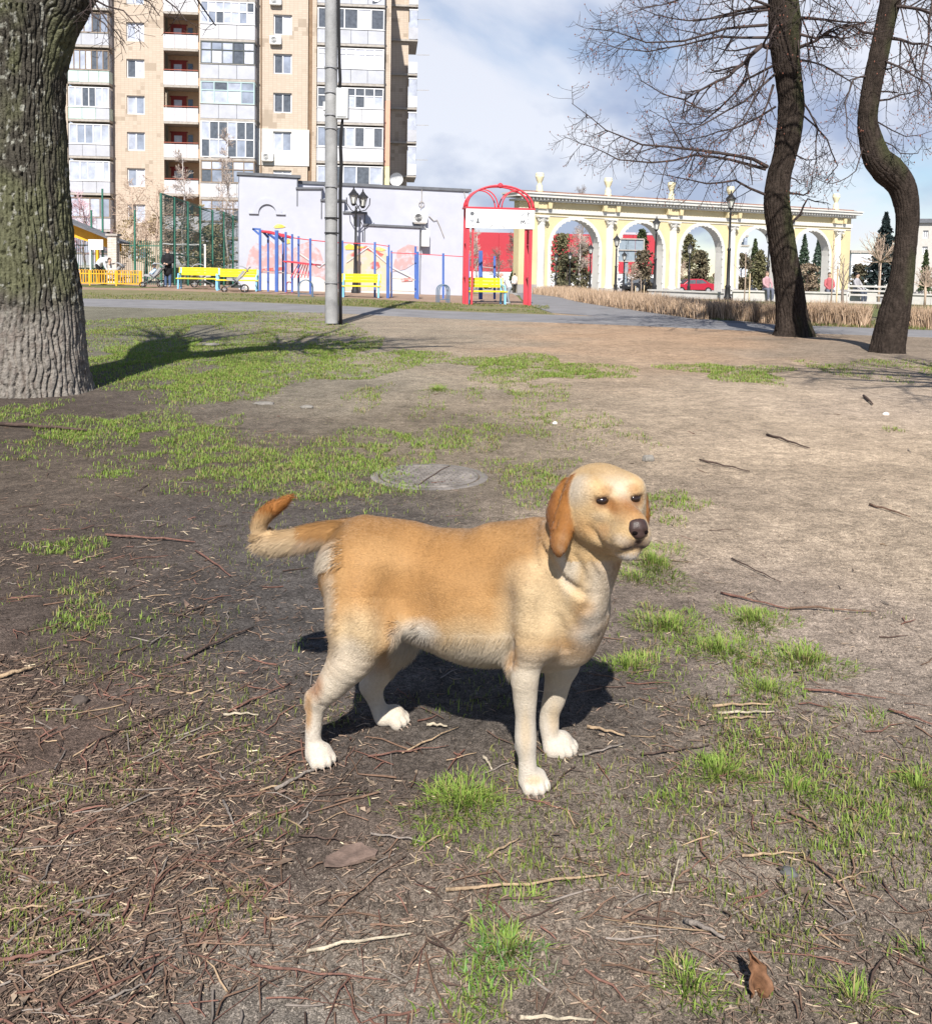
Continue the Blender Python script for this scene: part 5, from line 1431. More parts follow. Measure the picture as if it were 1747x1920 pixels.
sapling(1184, 44, 522, 560, 'short staked sapling in front of the second arch')
sapling(1200, 44, 520, 560, 'short sapling just right of its twin before the second arch')
# evergreens
m_fir = vcol_mat('fir_needles', 0.8, var=0.25, vscale=3, spec=0.2)
def leafy(px, Y, y_top, y_base, width, label, name='evergreen_tree', conifer=False, cols=((0.03, 0.05, 0.022), (0.075, 0.095, 0.04)), n=2600, cat='tree', size=0.17, group='evergreens beyond the arcade'):
    b = at(px, Y, 545); zb = P(px, y_base, Y).z - b.z; zt = P(px, y_top, Y).z - b.z; w = width * px_m(Y) / 2
    zb = max(zb, 0.05)
    root = empty(name, b, 0, label, cat, group)
    MB().tube([(0, 0, 0), (0, 0, zb + (zt - zb) * .6)], [max(.06, w * .07), .03], 7).build('trunk', m_twig, root)
    R0 = np.random.default_rng(int(px * 7 + Y)); t = R0.random(n); a = R0.random(n) * 2 * PI
    if conifer:
        tier = np.floor(t * 9) / 9; prof = (1 - t) ** 0.85 * (0.72 + 0.42 * (1 - (t * 9) % 1)); rr = prof * w * (0.55 + 0.5 * np.sqrt(R0.random(n)))
        rr *= 0.75 + 0.35 * np.abs(np.sin(a * 4 + tier * 30))
    else:
        lump = 0.75 + 0.3 * np.sin(a * 3 + t * 5 + px) + 0.22 * np.sin(a * 5 - t * 9)
        prof = np.sqrt(np.clip(1 - (2 * t - 0.9) ** 2 / 1.25, 0.02, 1)); rr = prof * w * lump * (R0.uniform(0.05, 1, n) ** .6) * (1 + .25 * R0.normal(0, .5, n))
    p = np.stack([rr * np.cos(a), rr * np.sin(a), zb + (zt - zb) * t], -1)
    if not conifer:
        nzz = vnoise(p[:, 0] + p[:, 1] * .6, p[:, 2], 1.1, int(px) % 50); kk = nzz > .43; p = p[kk]; n = len(p)
    s = size * R0.uniform(.5, 1.3, n)
    d1 = R0.normal(0, 1, (n, 3)); d1 /= np.linalg.norm(d1, axis=1)[:, None]; d2 = np.cross(d1, R0.normal(0, 1, (n, 3))); d2 /= np.linalg.norm(d2, axis=1)[:, None]
    V = np.stack([p - d1 * s[:, None], p + d2 * (s * .55)[:, None], p + d1 * s[:, None], p - d2 * (s * .55)[:, None]], 1).reshape(-1, 3)
    f_ = np.arange(n * 4).reshape(n, 4); me = np_mesh('crown', V, f_)
    g = R0.random(n)[:, None]; set_col(me, np.repeat(np.array(cols[0]) * (1 - g) + np.array(cols[1]) * g, 4, 0))
    link('crown', me, m_fir, root)
OL = ((0.085, 0.085, 0.04), (0.19, 0.175, 0.095)); BR = ((0.16, 0.12, 0.085), (0.32, 0.255, 0.18))
leafy(1052, 90, 425, 540, 46, 'olive green evergreen filling the left of the first arch', cols=OL)
leafy(1062, 86, 478, 545, 70, 'dark low evergreen under the first arch', cols=((0.06, 0.06, 0.035), (0.15, 0.14, 0.085)))
leafy(1200, 95, 425, 480, 22, 'dark evergreen top at the right of the second arch')
leafy(1288, 96, 440, 545, 40, 'dark evergreen in the middle of the third arch', cols=OL)
leafy(1310, 90, 470, 545, 46, 'dark bushy evergreen right in the third arch', cols=((0.06, 0.055, 0.035), (0.17, 0.145, 0.09)))
leafy(1388, 90, 476, 545, 46, 'dark bushy evergreen in the fourth arch', cols=((0.06, 0.055, 0.035), (0.17, 0.14, 0.09)))
leafy(1412, 100, 448, 545, 34, 'tall green conifer at the right of the fourth arch', conifer=True, n=1800)
leafy(1368, 105, 452, 540, 18, 'slim dark conifer at the left of the fourth arch', conifer=True, n=1200)
leafy(1504, 100, 440, 545, 36, 'blue green conifer left in the fifth arch', conifer=True, n=2000, cols=((0.03, 0.05, 0.03), (0.075, 0.105, 0.07)))
leafy(1530, 102, 448, 545, 34, 'blue green conifer right in the fifth arch', conifer=True, n=2000, cols=((0.035, 0.055, 0.04), (0.085, 0.12, 0.09)))
leafy(1512, 92, 495, 545, 60, 'low dark shrubbery seen through the fifth arch', cols=BR)
leafy(1654, 78, 400, 560, 72, 'tall dark blue spruce behind the round headed tree', conifer=True, n=3200, cols=((0.010, 0.018, 0.018), (0.03, 0.045, 0.045)), size=.2)
leafy(1608, 86, 495, 548, 40, 'brown green shrub right of the arcade', cols=((0.05, 0.05, 0.03), (0.13, 0.11, 0.07)), cat='shrub', name='shrub')
leafy(1732, 84, 470, 545, 22, 'slim dark spruce by the right edge building', conifer=True, n=1200)
leafy(1740, 92, 520, 560, 60, 'brown hedge like shrub below the right edge building', cols=BR, cat='shrub', name='shrub')
leafy(385, 57, 384, 520, 120, 'dense olive ivy thicket behind the high green fence', cols=((0.17, 0.14, 0.075), (0.40, 0.34, 0.21)), n=9500, cat='shrub', name='shrub', size=.11, group='thickets by the playground')
leafy(275, 56, 400, 500, 130, 'dry brown thicket left of the high green fence', cols=((0.20, 0.15, 0.09), (0.42, 0.33, 0.21)), n=3600, cat='shrub', name='shrub', size=.09, group='thickets by the playground')
leafy(1205, 88, 470, 548, 60, 'brown and dark bushy trees at the right of the second arch', cols=((0.06, 0.05, 0.035), (0.16, 0.13, 0.085)))
leafy(1255, 93, 468, 545, 44, 'brown bushy tree at the left of the third arch', cols=BR)
leafy(1092, 94, 455, 545, 40, 'olive brown bushy tree right in the first arch', cols=((0.10, 0.09, 0.05), (0.24, 0.20, 0.12)))
leafy(1424, 92, 470, 545, 40, 'olive shrub right in the fourth arch behind the trunk', cols=OL)
leafy(1355, 95, 500, 545, 40, 'brown shrub left in the fourth arch', cols=BR)
leafy(966, 90, 505, 545, 26, 'dark clipped shrub beside the gateway', cat='shrub', name='shrub')
# ================================================================ buildings
class Facade:
    "a local frame for a front wall: x along it, -y towards the viewer, z up"
    def __init__(s, name, px, Y, ang, label, cat, ref_py=250):
        s.ref = ref_py; p = P(px, ref_py, Y); s.zb = gz(p.x, p.y); s.o = Vector((p.x, p.y, s.zb)); s.a = ang
        s.ax = Vector((math.cos(ang), math.sin(ang), 0)); s.nr = Vector((math.sin(ang), -math.cos(ang), 0))
        s.e = empty(name, s.o, ang, label, cat)
    def _hit(s, px, py, off):
        d = ray(px, py); o = s.o + s.nr * off
        n = s.nr; t = (o - CAMP).dot(n) / d.dot(n); return CAMP + d * t
    def u(s, px, off=0.0, py=None): return (s._hit(px, s.ref if py is None else py, off) - s.o).dot(s.ax)
    def z(s, px, py, off=0.0): return s._hit(px, py, off).z - s.zb
def tile_mat(name, c1, c2, c3, bw=0.30, bh=0.15):
    m = bpy.data.materials.new(name); m.use_nodes = True; nt = m.node_tree; b = nt.nodes['Principled BSDF']; b.inputs['Roughness'].default_value = .85
    t = nt.nodes.new('ShaderNodeTexCoord'); mp = nt.nodes.new('ShaderNodeMapping'); mp.inputs['Rotation'].default_value = (PI / 2, 0, 0)
    nt.links.new(t.outputs['Object'], mp.inputs[0])
    br = nt.nodes.new('ShaderNodeTexBrick'); br.offset = 0.0; br.inputs['Scale'].default_value = 1.0
    br.inputs['Brick Width'].default_value = bw; br.inputs['Row Height'].default_value = bh; br.inputs['Mortar Size'].default_value = .012
    br.inputs['Color1'].default_value = (*c1, 1); br.inputs['Color2'].default_value = (*c2, 1); br.inputs['Mortar'].default_value = (*[x * .8 for x in c1], 1); br.inputs['Bias'].default_value = -.3
    nt.links.new(mp.outputs[0], br.inputs['Vector'])
    # patches where tiles have weathered darker, in whole tiles
    sn = nt.nodes.new('ShaderNodeVectorMath'); sn.operation = 'SNAP'; sn.inputs[1].default_value = (bw, 1, bh * 2); nt.links.new(t.outputs['Object'], sn.inputs[0])
    n = nt.nodes.new('ShaderNodeTexNoise'); n.inputs['Scale'].default_value = .75; n.inputs['Detail'].default_value = 6; n.inputs['Roughness'].default_value = .75; nt.links.new(sn.outputs[0], n.inputs['Vector'])
    r = nt.nodes.new('ShaderNodeMapRange'); r.inputs['From Min'].default_value = .555; r.inputs['From Max'].default_value = .60; nt.links.new(n.outputs['Fac'], r.inputs['Value'])
    mx_ = nt.nodes.new('ShaderNodeMix'); mx_.data_type = 'RGBA'; nt.links.new(r.outputs[0], mx_.inputs[0]); nt.links.new(br.outputs['Color'], mx_.inputs[6]); mx_.inputs[7].default_value = (*c3, 1)
    nt.links.new(mx_.outputs[2], b.inputs['Base Color']); MATS[name] = m; return m
m_tile = tile_mat('facade_tiles', (0.46, 0.378, 0.305), (0.50, 0.42, 0.345), (0.34, 0.275, 0.215))
m_tile2 = mat('plaster_white', (0.56, 0.54, 0.52), .85, var=.06, vscale=1)
m_peach = mat('insulation_peach', (0.62, 0.34, 0.25), .85, var=.06)
m_cream = mat('insulation_cream', (0.70, 0.60, 0.36), .85, var=.06)
m_brownstrip = mat('joint_brown', (0.22, 0.15, 0.10), .9, var=.2)
m_panel = mat('balcony_panel', (0.41, 0.42, 0.465), .7, var=.10, vscale=1.5)
m_panelw = mat('balcony_panel_white', (0.51, 0.51, 0.54), .7, var=.05)
m_mint = mat('balcony_panel_mint', (0.45, 0.56, 0.53), .7, var=.1, vscale=1.5)
m_slab = mat('concrete_slab', (0.36, 0.33, 0.30), .9, var=.2)
m_pvc = mat('white_frame', (0.62, 0.62, 0.64), .5)
m_wood = mat('brown_frame', (0.20, 0.15, 0.11), .7, var=.2)
m_teal = mat('teal_frame', (0.36, 0.47, 0.48), .6)
m_dkfr = mat('dark_frame', (0.07, 0.08, 0.08), .6)
GL = [mat('glass_a', (0.24, 0.27, 0.34), .12, var=.3, vscale=1.2, spec=.6), mat('glass_b', (0.40, 0.43, 0.52), .15, var=.3, vscale=1.2, spec=.6), mat('glass_c', (0.09, 0.10, 0.12), .08, var=.3, spec=.6), mat('curtain_glass', (0.52, 0.53, 0.60), .2, var=.25, vscale=2.2, spec=.6)]  # pale tints carry reflected sky and the curtains behind in their base colour
m_reddoor = mat('red_door', (0.26, 0.035, 0.03), .6, var=.2)
m_redrail = mat('red_rail', (0.33, 0.10, 0.07), .6)
m_acw = mat('ac_white', (0.74, 0.74, 0.74), .5)
m_acd = mat('ac_grille', (0.12, 0.12, 0.12), .6)
rb = random.Random(5)
def glazing(par, x0, x1, z0, z1, y, nc, fr, hb=None, fw=0.06, glass=None, name='window', split=None):
    "a framed opening: the frame is a part, every pane a piece of it. y is the outer face"
    f = MB(); d = 0.07
    f.box(x0, x1, y, y + d, z0, z0 + fw).box(x0, x1, y, y + d, z1 - fw, z1)
    xs = split or [x0 + (x1 - x0) * i / nc for i in range(nc + 1)]
    for i, x in enumerate(xs):
        a = x if i == 0 else x - fw / 2; b = x + fw if i == 0 else (x if i == len(xs) - 1 else x + fw / 2)
        if i == len(xs) - 1: a, b = x - fw, x
        f.box(a, b, y + .001, y + d - .001, z0 + fw, z1 - fw)
    rows = [z0 + fw, z1 - fw]
    if hb:
        zh = z0 + (z1 - z0) * hb; f.box(x0 + fw, x1 - fw, y + .002, y + d - .002, zh - fw / 2, zh + fw / 2); rows = [z0 + fw, zh, z1 - fw]
    o = f.build(name, fr, par)
    for i in range(len(xs) - 1):
        for k in range(len(rows) - 1):
            box('pane', glass or rb.choice(GL + [GL[1]]), o, xs[i] + .01, xs[i + 1] - .01, y + .04, y + .05, rows[k] + .002, rows[k + 1] - .002)
    return o
def ac_unit(par, x, z, y, s=1.0):
    o = box('air_conditioner', m_acw, par, x - .42 * s, x + .42 * s, y - .32, y - .02, z, z + .58 * s, bevel=.02)
    g = MB(); 
    for r0 in (.06, .13, .20): 
        g.tube([(x - .12 * s + r0 * s * math.cos(k * PI / 8), y - .335, z + .29 * s + r0 * s * math.sin(k * PI / 8)) for k in range(17)], .018, 5)
    g.build('fan_grille', m_acd, o)
    MB().box(x - .35 * s, x + .35 * s, y - .3, y, z - .05, z).build('bracket', m_slab, o)
    return o
def wall_column(par, m, x0, x1, z0, z1, holes, y0=0.0, depth=0.45, name='wall'):
    "wall strip with window openings; holes = (xa, xb, za, zb) one above another"
    w = MB()
    if not holes: w.box(x0, x1, y0, y0 + depth, z0, z1); return w.build(name, m, par)
    xa, xb = holes[0][0], holes[0][1]
    w.box(x0, xa, y0, y0 + depth, z0, z1).box(xb, x1, y0, y0 + depth, z0, z1)
    z = z0
    for h in sorted(holes, key=lambda h: h[2]): w.box(xa, xb, y0, y0 + depth, z, h[2]); z = h[3]
    w.box(xa, xb, y0, y0 + depth, z, z1)
    return w.build(name, m, par)
def balcony(par, x0, x1, zb, zg0, zg1, ztop, y, depth, panel_m, npan, fr, nc, glaze=True, hb=None, split=None, glass=None, slab=True, full=False):
    "enclosed balcony: slab, parapet panels, glazing with panes, side cheeks"
    b = MB().box(x0, x1, y, y + depth, zb - .16, zb).build('balcony', m_slab, par)
    if not full:
        for i in range(npan):
            a, c = x0 + (x1 - x0) * i / npan, x0 + (x1 - x0) * (i + 1) / npan
            pm = panel_m if not isinstance(panel_m, (list, tuple)) else panel_m[i % len(panel_m)]
            box('panel', pm, b, a + .012, c - .012, y, y + .05, zb + .02, zg0 - .03)
        box('sill', m_pvc if fr is m_pvc else m_slab, b, x0 - .03, x1 + .03, y - .05, y + .09, zg0 - .03, zg0)
    pm = panel_m if not isinstance(panel_m, (list, tuple)) else panel_m[0]
    for xx in (x0, x1): box('side_panel', pm, b, min(xx, xx + (.05 if xx == x0 else -.05)), max(xx, xx + (.05 if xx == x0 else -.05)), y + .06, y + depth, zb + .02, zg0 - .03)
    if glaze:
        f = glazing(b, x0 + .02, x1 - .02, zg0, zg1, y + .01, nc, fr, hb, .075, glass, 'glazing', split)
        for xx in (x0, x1 - .06): box('side_glazing', fr, b, xx, xx + .06, y + .09, y + depth, zg1 - .12, zg1)
        box('side_pane', GL[0], b, x1 - .03, x1 - .02, y + .1, y + depth, zg0, zg1 - .13)
    return b
# ---------------------------------------------------------------- the apartment block
FL = Facade('apartment_building', 375, 74.2, R_(5), 'tall cream tiled apartment block with enclosed balconies behind the pale building', 'building')
E = FL.e; U = FL.u
ZT = 27.5
rowsL = [(48, 82), (115, 150), (181, 215.6), (248.6, 281.6), (313, 343), (380, 410)]
zc = FL.z(255, 265); PIT = 2.8
def LZ(i, lo, hi): return zc + PIT * i + lo, zc + PIT * i + hi
x_tr, x_b0, x_b1, x_w1, x_lg = U(40), U(129, 1.0), U(206, 1.0), U(308), U(374)
box('wall', m_tile, E, x_tr - 4, U(128) - 0.0, 0, .45, -.8, ZT)
xa, xb_ = U(238.5), U(272)
wall_column(E, m_tile, U(207), x_w1, -.8, ZT, [(xa, xb_, zc + PIT * i - .72, zc + PIT * i + .72) for i in range(-3, 6)])
for i in range(-3, 6): glazing(E, xa, xb_, zc + PIT * i - .72, zc + PIT * i + .72, .14, 2, m_pvc, fw=.09)
# left stack of balconies
box('wall', m_tile, E, U(128), U(207), 1.2, 1.5, -.8, ZT)
spec = {0: (m_panel, 3, m_pvc, 5, None), 1: ([m_mint, m_mint, m_panel], 3, m_pvc, 6, None), 2: (m_mint, 4, m_wood, 7, None), 3: (m_panel, 3, m_wood, 5, None), -1: (m_panel, 3, m_pvc, 3, None), -2: (m_panel, 3, m_wood, 4, None), 4: (m_panelw, 3, m_pvc, 5, None), 5: (m_panel, 3, m_wood, 5, None), -3: (m_panel, 3, m_wood, 4, None)}
for i in range(-3, 6):
    pm, npn, fr, nc, hb = spec[i]; z0 = zc + PIT * i
    sp = None
    if i == -1: sp = [x_b0 + .02 + (x_b1 - x_b0 - .04) * t for t in (0, .27, .46, .66, .84, 1)]
    bb = balcony(E, x_b0, x_b1, z0 - 1.35, z0 - .42, z0 + 1.1, z0 + 1.3, -1.0, 2.15, pm, npn, fr, nc, True, hb, sp)
# loggia with red doors
MB().box(x_w1, x_lg, 1.5, 1.7, -.8, ZT).build('loggia_back_wall', mat('loggia_wall', (0.50, 0.34, 0.22), .9, var=.12), E)
for i in range(-3, 6):
    z0 = zc + PIT * i
    b = MB().box(x_w1 + .02, x_lg - .02, -.25, 1.5, z0 - 1.38, z0 - 1.2).build('loggia', m_slab, E)
    n_ = 3
    for k in range(n_):
        a = x_w1 + .02 + (x_lg - x_w1 - .04) * k / n_; c = x_w1 + .02 + (x_lg - x_w1 - .04) * (k + 1) / n_
        box('panel', m_panelw, b, a + .01, c - .01, -.25, -.19, z0 - 1.19, z0 - .16)
    MB().bar((x_w1 + .03, -.22, z0 - .03), (x_lg - .03, -.22, z0 - .03), .05).build('rail', m_redrail, b)
    xd0, xd1 = U(321, -1.4), U(350, -1.4)
    dr = box('door', m_reddoor, b, xd0, xd1, 1.42, 1.5, z0 - 1.19, z0 + .95)
    MB().box(xd0 - .1, xd1 + .1, 1.44, 1.5, z0 + .95, z0 + 1.05).build('door_frame', m_reddoor, dr)
    box('door_pane', GL[3], dr, xd0 + .25, xd1 - .35, 1.39, 1.42, z0 + .15, z0 + .72)
    box('side_window', GL[2], b, xd1 + .12, xd1 + .5, 1.44, 1.49, z0 - .2, z0 + .8)
# ---- the nearer right-hand half
yR = -5.6          # it stands forward of the left half
def UR(px, off=0.0, py=250): return FL.u(px, 5.6 + off, py)
zr = FL.z(530, 265.5, 5.6)
x0r, x1r = UR(374), UR(722)
MB().box(x0r, x0r + .3, yR, 0.6, -.8, ZT).build('side_wall', m_tile, E)
MB().box(x1r - .45, x1r, yR + .004, yR + 17, -.8, ZT).build('side_wall', m_tile, E)
MB().box(x0r + .3, UR(479), yR + 1.0, yR + 1.3, -.8, ZT).build('wall', m_tile, E)
MB().box(UR(592), x1r - .45, yR + 1.0, yR + 1.3, -.8, ZT).build('wall', m_tile, E)
MB().box(x0r - 14, x1r, yR + 17, yR + 17.3, -.8, ZT).build('rear_wall', m_tile, E)
MB().box(x_tr - 4, x1r, .46, yR + 17, ZT, ZT + .4).build('roof', m_slab, E)
MB().box(x0r, x1r, yR - 1, .46, ZT + .003, ZT + .403).build('roof', m_slab, E)
wa, wb = UR(512.5), UR(547)
wall_column(E, m_tile, UR(478), UR(577), zr + PIT * 1 - 1.9, ZT, [(wa, wb, zr + PIT * i - .72, zr + PIT * i + .72) for i in range(1, 6)], yR)
wall_column(E, m_tile2, UR(478), UR(580), zr - 1.75, zr + PIT - 1.902, [(wa, wb, zr - .72, zr + .72)], yR - .06, .51)
wall_column(E, m_tile, UR(478), UR(577), -.8, zr - 1.752, [(wa, wb, zr - PIT * i - .72, zr - PIT * i + .72) for i in (3, 2, 1)], yR)
for i in range(-3, 6): glazing(E, wa, wb, zr + PIT * i - .72, zr + PIT * i + .72, yR + .14 - (.06 if i == 0 else 0), 2, m_pvc, fw=.09, glass=GL[2] if i == 1 else None)
box('downpipe_joint', m_brownstrip, E, UR(577), UR(585), yR + .25, yR + 1.0, -.8, ZT)
wall_column(E, m_tile, UR(585), UR(593), -.8, ZT, [], yR)
ac_unit(E, UR(517), zr + PIT * 3 - 1.45, yR); ac_unit(E, UR(517), zr + PIT * 4 - 1.45, yR); ac_unit(E, UR(503), zr - 1.45, yR - .06)
MB().tube([(UR(490), yR - .06, -.8), (UR(490), yR - .06, ZT)], .05, 6).build('drainpipe', m_brownstrip, E)
specB = {4: (m_panelw, 3, m_pvc, 7, .55), 3: (m_panelw, 3, m_pvc, 7, .55), 2: (m_panel, 3, m_dkfr, 5, .62), 1: (m_panel, 3, m_teal, 4, .6), 0: (m_panel, 3, m_pvc, 6, .5), -1: (m_panelw, 3, m_wood, 5, .6), -2: (m_panel, 3, m_wood, 5, .6), 5: (m_panel, 3, m_pvc, 6, None), -3: (m_panel, 3, m_wood, 5, None)}
xb0, xb1 = UR(376, 1.2), UR(478, 1.2)
for i in range(-3, 6):
    pm, npn, fr, nc, hb = specB[i]; z0 = zr + PIT * i
    full = (i == 0)
    balcony(E, xb0, xb1, z0 - 1.45, (z0 - 1.40 if full else z0 - .40), z0 + 1.18, 0, yR - 1.2, 2.2, pm, npn, fr, nc, True, hb, full=full)
specC = {5: (m_panelw, 4, m_pvc, 6, None), 4: (m_panel, 4, m_pvc, 6, None), 3: (m_panel, 4, m_pvc, 5, None), 2: (m_panel, 4, m_pvc, 7, .72), 1: (m_panelw, 3, m_pvc, 7, .6), 0: (m_panelw, 1, m_pvc, 7, None), -1: (m_peach, 2, m_pvc, 5, None), -2: (m_panel, 3, m_pvc, 5, None), -3: (m_panel, 3, m_pvc, 5, None)}
xc0, xc1 = UR(594, 1.2), UR(719, 1.2)
for i in range(-3, 6):
    pm, npn, fr, nc, hb = specC[i]; z0 = zr + PIT * i
    balcony(E, xc0, xc1, z0 - 1.45, z0 - .42, z0 + 1.05, 0, yR - 1.2, 2.2, pm, npn, fr, nc, True, hb, glass=None if i != 2 else GL[3])
    dshp = None
# corner pilaster: peach and cream insulation below, tiles above
wall_column(E, m_tile, UR(719), x1r + .35, zr + PIT * 1 + .35, ZT, [], yR - .3, .3)
wall_column(E, m_peach, UR(719), x1r + .35, zr - 1.6, zr + PIT * 1 + .348, [], yR - .32, .32)
wall_column(E, m_cream, UR(719), x1r + .35, -.8, zr - 1.602, [], yR - .3, .3)
box('side_panel_strip', m_peach, E, x1r, x1r + .08, yR + .3, yR + 5, zr - 1.6, zr + PIT + .35)
wx = FL.u(764, -(yR + 9)); BW = FL.u(781, -(yR + 9)) - x1r
MB().box(x1r + .002, wx, yR + 9.3, yR + 17, -.8, ZT).build('rear_wing', m_tile, E)
for i in range(-3, 6):          # small windows and balconies of the end wall
    z0 = zr + PIT * i
    w_ = MB().box(x1r, x1r + .05, yR + 2.2, yR + 3.0, z0 - .6, z0 + .6).build('window', m_pvc, E); box('pane', GL[0], w_, x1r + .05, x1r + .06, yR + 2.3, yR + 2.9, z0 - .5, z0 + .5)
    b = MB().box(x1r, x1r + BW, yR + 9, yR + 14, z0 - 1.5, z0 - 1.35).build('balcony', m_slab, E)
    pm = [m_panelw, m_panel, m_tile2][i % 3]
    box('panel', pm, b, wx + .02, x1r + BW, yR + 8.95, yR + 9.0, z0 - 1.33, z0 - .4); box('panel', pm, b, x1r + BW - .05, x1r + BW, yR + 9.02, yR + 14, z0 - 1.33, z0 - .4)
    if i % 4 != 3:
        g_ = box('glazing', m_pvc, b, wx + .02, x1r + BW, yR + 8.96, yR + 9.02, z0 + 1.0, z0 + 1.1)
        box('pane', GL[1], g_, wx + .06, x1r + BW - .05, yR + 8.98, yR + 8.99, z0 - .38, z0 + .99); box('pane', GL[0], g_, x1r + BW - .04, x1r + BW - .03, yR + 9.05, yR + 14, z0 - .38, z0 + .99)
    MB().bar((x1r + BW - .05, yR + 9.5, z0 + .1 * i), (x1r + BW + 1.0, yR + 9.4, z0 + .1 * i), .035).build('drying_rod', m_slab, b)
def dish(par, x, y, z, r, name='satellite_dish'):
    o = MB().lathe([(r, 0), (r * .9, r * .12), (r * .6, r * .2), (0.01, r * .25)], seg=20, cap=False).build(name, m_acw, par, smooth=True)
    o.location = (x, y, z); o.rotation_euler = (R_(-65), 0, R_(20)); return o
dish(E, xc1 - .6, yR - 1.45, zr + PIT * 3 + 1.9, .38); dish(E, UR(228) + 0 if False else xa - 1.3, -.3, zc + PIT * 2 - .8, .35)

# ---------------------------------------------------------------- the pale low building with the mural
FG = Facade('low_building', 448, 39.5, R_(14), 'pale lavender rendered low building with stepped dark cappings and a faded mural', 'building', 450)
Q = FG.e; g = FG.u; gzf = FG.z
m_lav = mat('lavender_render', (0.425, 0.435, 0.50), .9, var=.06, vscale=1.2, bump=.15)
m_cap = mat('dark_capping', (0.12, 0.125, 0.14), .7, var=.2)
xL, xR = g(448), g(877); z1, z2, z3, z4 = gzf(448, 327), gzf(560, 333), gzf(560, 343), gzf(877, 359)
wl_ = MB()
pts = [(xL, -.4), (xR, -.4), (xR, z4), (g(559), z3), (g(559), z2), (xL, z1)]
wl_.prism(pts, 0, 7.5); wl_.build('wall', m_lav, Q)
# front layer that comes down in steps
steps = [(557, 355), (603, 355), (603, 377), (645, 378), (645, 400), (684, 401), (684, 423), (788, 428)]
fp = [(g(449, .28), -.4), (g(788, .28), -.4)] + [(g(x, .28), gzf(x, y, .28)) for x, y in reversed(steps)] + [(g(557, .28), gzf(557, 335, .28)), (g(449, .28), gzf(449, 329, .28))]
MB().prism(fp, -.28, -.003).build('front_wall', m_lav, Q)
def cap(xa_, ya_, xb2, yb2, off, th=.10, dp=.34):
    a = (g(xa_, off), gzf(xa_, ya_, off)); b = (g(xb2, off), gzf(xb2, yb2, off)); m = MB()
    m.prism([(a[0] - .06, a[1]), (b[0] + .08, b[1]), (b[0] + .08, b[1] + th), (a[0] - .06, a[1] + th)], -off - .07, -off + dp); m.build('capping', m_cap, Q)
cap(447, 328, 560, 334, .28, .12, .7); cap(559, 344, 878, 359.5, 0.0, .12, .6)
for (x_a, y_a), (x_b, y_b) in zip(steps[0::2], steps[1::2]): cap(x_a, y_a, x_b, y_b, .28, .085, .26)
for (px_, ya_, yb2) in ((557, 337, 386), (602.5, 357, 410), (683.5, 402, 453), (787, 428, 470)):
    x_ = g(px_, .28); MB().box(x_ - .02, x_ + .02, -.31, -.281, gzf(px_, yb2, .28), gzf(px_, ya_, .28)).build('joint_strip', m_cap, Q)
# blind arched niche
cx_, cz_ = g(501, .28), gzf(501, 399, .28); ring = MB()
for k in range(17):
    a = PI * k / 16
    for j, r0 in ((0, .36), (1, .60)): ring.v += [(cx_ + r0 * math.cos(a), -.28, cz_ + r0 * math.sin(a)), (cx_ + r0 * math.cos(a), -.36, cz_ + r0 * math.sin(a))]
for k in range(16):
    b = k * 4
    ring.f += [(b + 1, b + 3, b + 7, b + 5), (b, b + 1, b + 5, b + 4), (b + 2, b + 6, b + 7, b + 3)]
ring.box(cx_ - .75, cx_ - .36, -.36, -.28, cz_ - .06, cz_).box(cx_ + .36, cx_ + .75, -.36, -.28, cz_ - .06, cz_)
ring.build('arch_moulding', m_lav, Q)
ac_unit(Q, g(785), gzf(785, 418), 0.0, .75)
for k, pts in enumerate([[(789, 350), (789, 375), (788, 392)], [(803, 405), (812, 414), (818, 412), (824, 425), (832, 445)], [(868, 360), (870, 370)], [(794, 424), (802, 432), (798, 445), (800, 460)]]):
    MB().tube([(g(x), -.05, gzf(x, y)) for x, y in pts], .018 if k != 3 else .05, 6).build('cable' if k != 3 else 'vent_pipe', m_slab if k != 3 else m_acw, Q)
MB().box(g(788), g(802), -.35, 0, gzf(790, 462), gzf(790, 432)).build('vent_box', m_acw, Q)
MB().tube([(g(789) + .12 * math.cos(k * PI / 6), -.05, gzf(789, 383) + .12 * math.sin(k * PI / 6)) for k in range(13)], .015, 5).build('cable_loop', m_slab, Q)
dsh = MB().lathe([(.30, 0), (.25, .05), (.15, .08), (.01, .10)], seg=24, cap=False).build('satellite_dish', m_acw, Q, smooth=True)
dsh.location = (g(746), .6, gzf(746, 346) + .28); dsh.rotation_euler = (R_(-70), 0, 0)
# faded mural: flat paint on the wall
def paint_mat(name, c1, c2, sc=3.0, lo=.42, hi=.52):
    m = bpy.data.materials.new(name); m.use_nodes = True; nt = m.node_tree; b = nt.nodes['Principled BSDF']; b.inputs['Roughness'].default_value = .9
    t = nt.nodes.new('ShaderNodeTexCoord'); n = nt.nodes.new('ShaderNodeTexNoise'); n.inputs['Scale'].default_value = sc; n.inputs['Detail'].default_value = 8; n.inputs['Roughness'].default_value = .7
    nt.links.new(t.outputs['Object'], n.inputs['Vector']); r = nt.nodes.new('ShaderNodeMapRange'); r.inputs['From Min'].default_value = lo; r.inputs['From Max'].default_value = hi
    nt.links.new(n.outputs['Fac'], r.inputs['Value']); x = nt.nodes.new('ShaderNodeMix'); x.data_type = 'RGBA'; nt.links.new(r.outputs[0], x.inputs[0]); x.inputs[6].default_value = (*c1, 1); x.inputs[7].default_value = (*c2, 1)
    nt.links.new(x.outputs[2], b.inputs['Base Color']); return m
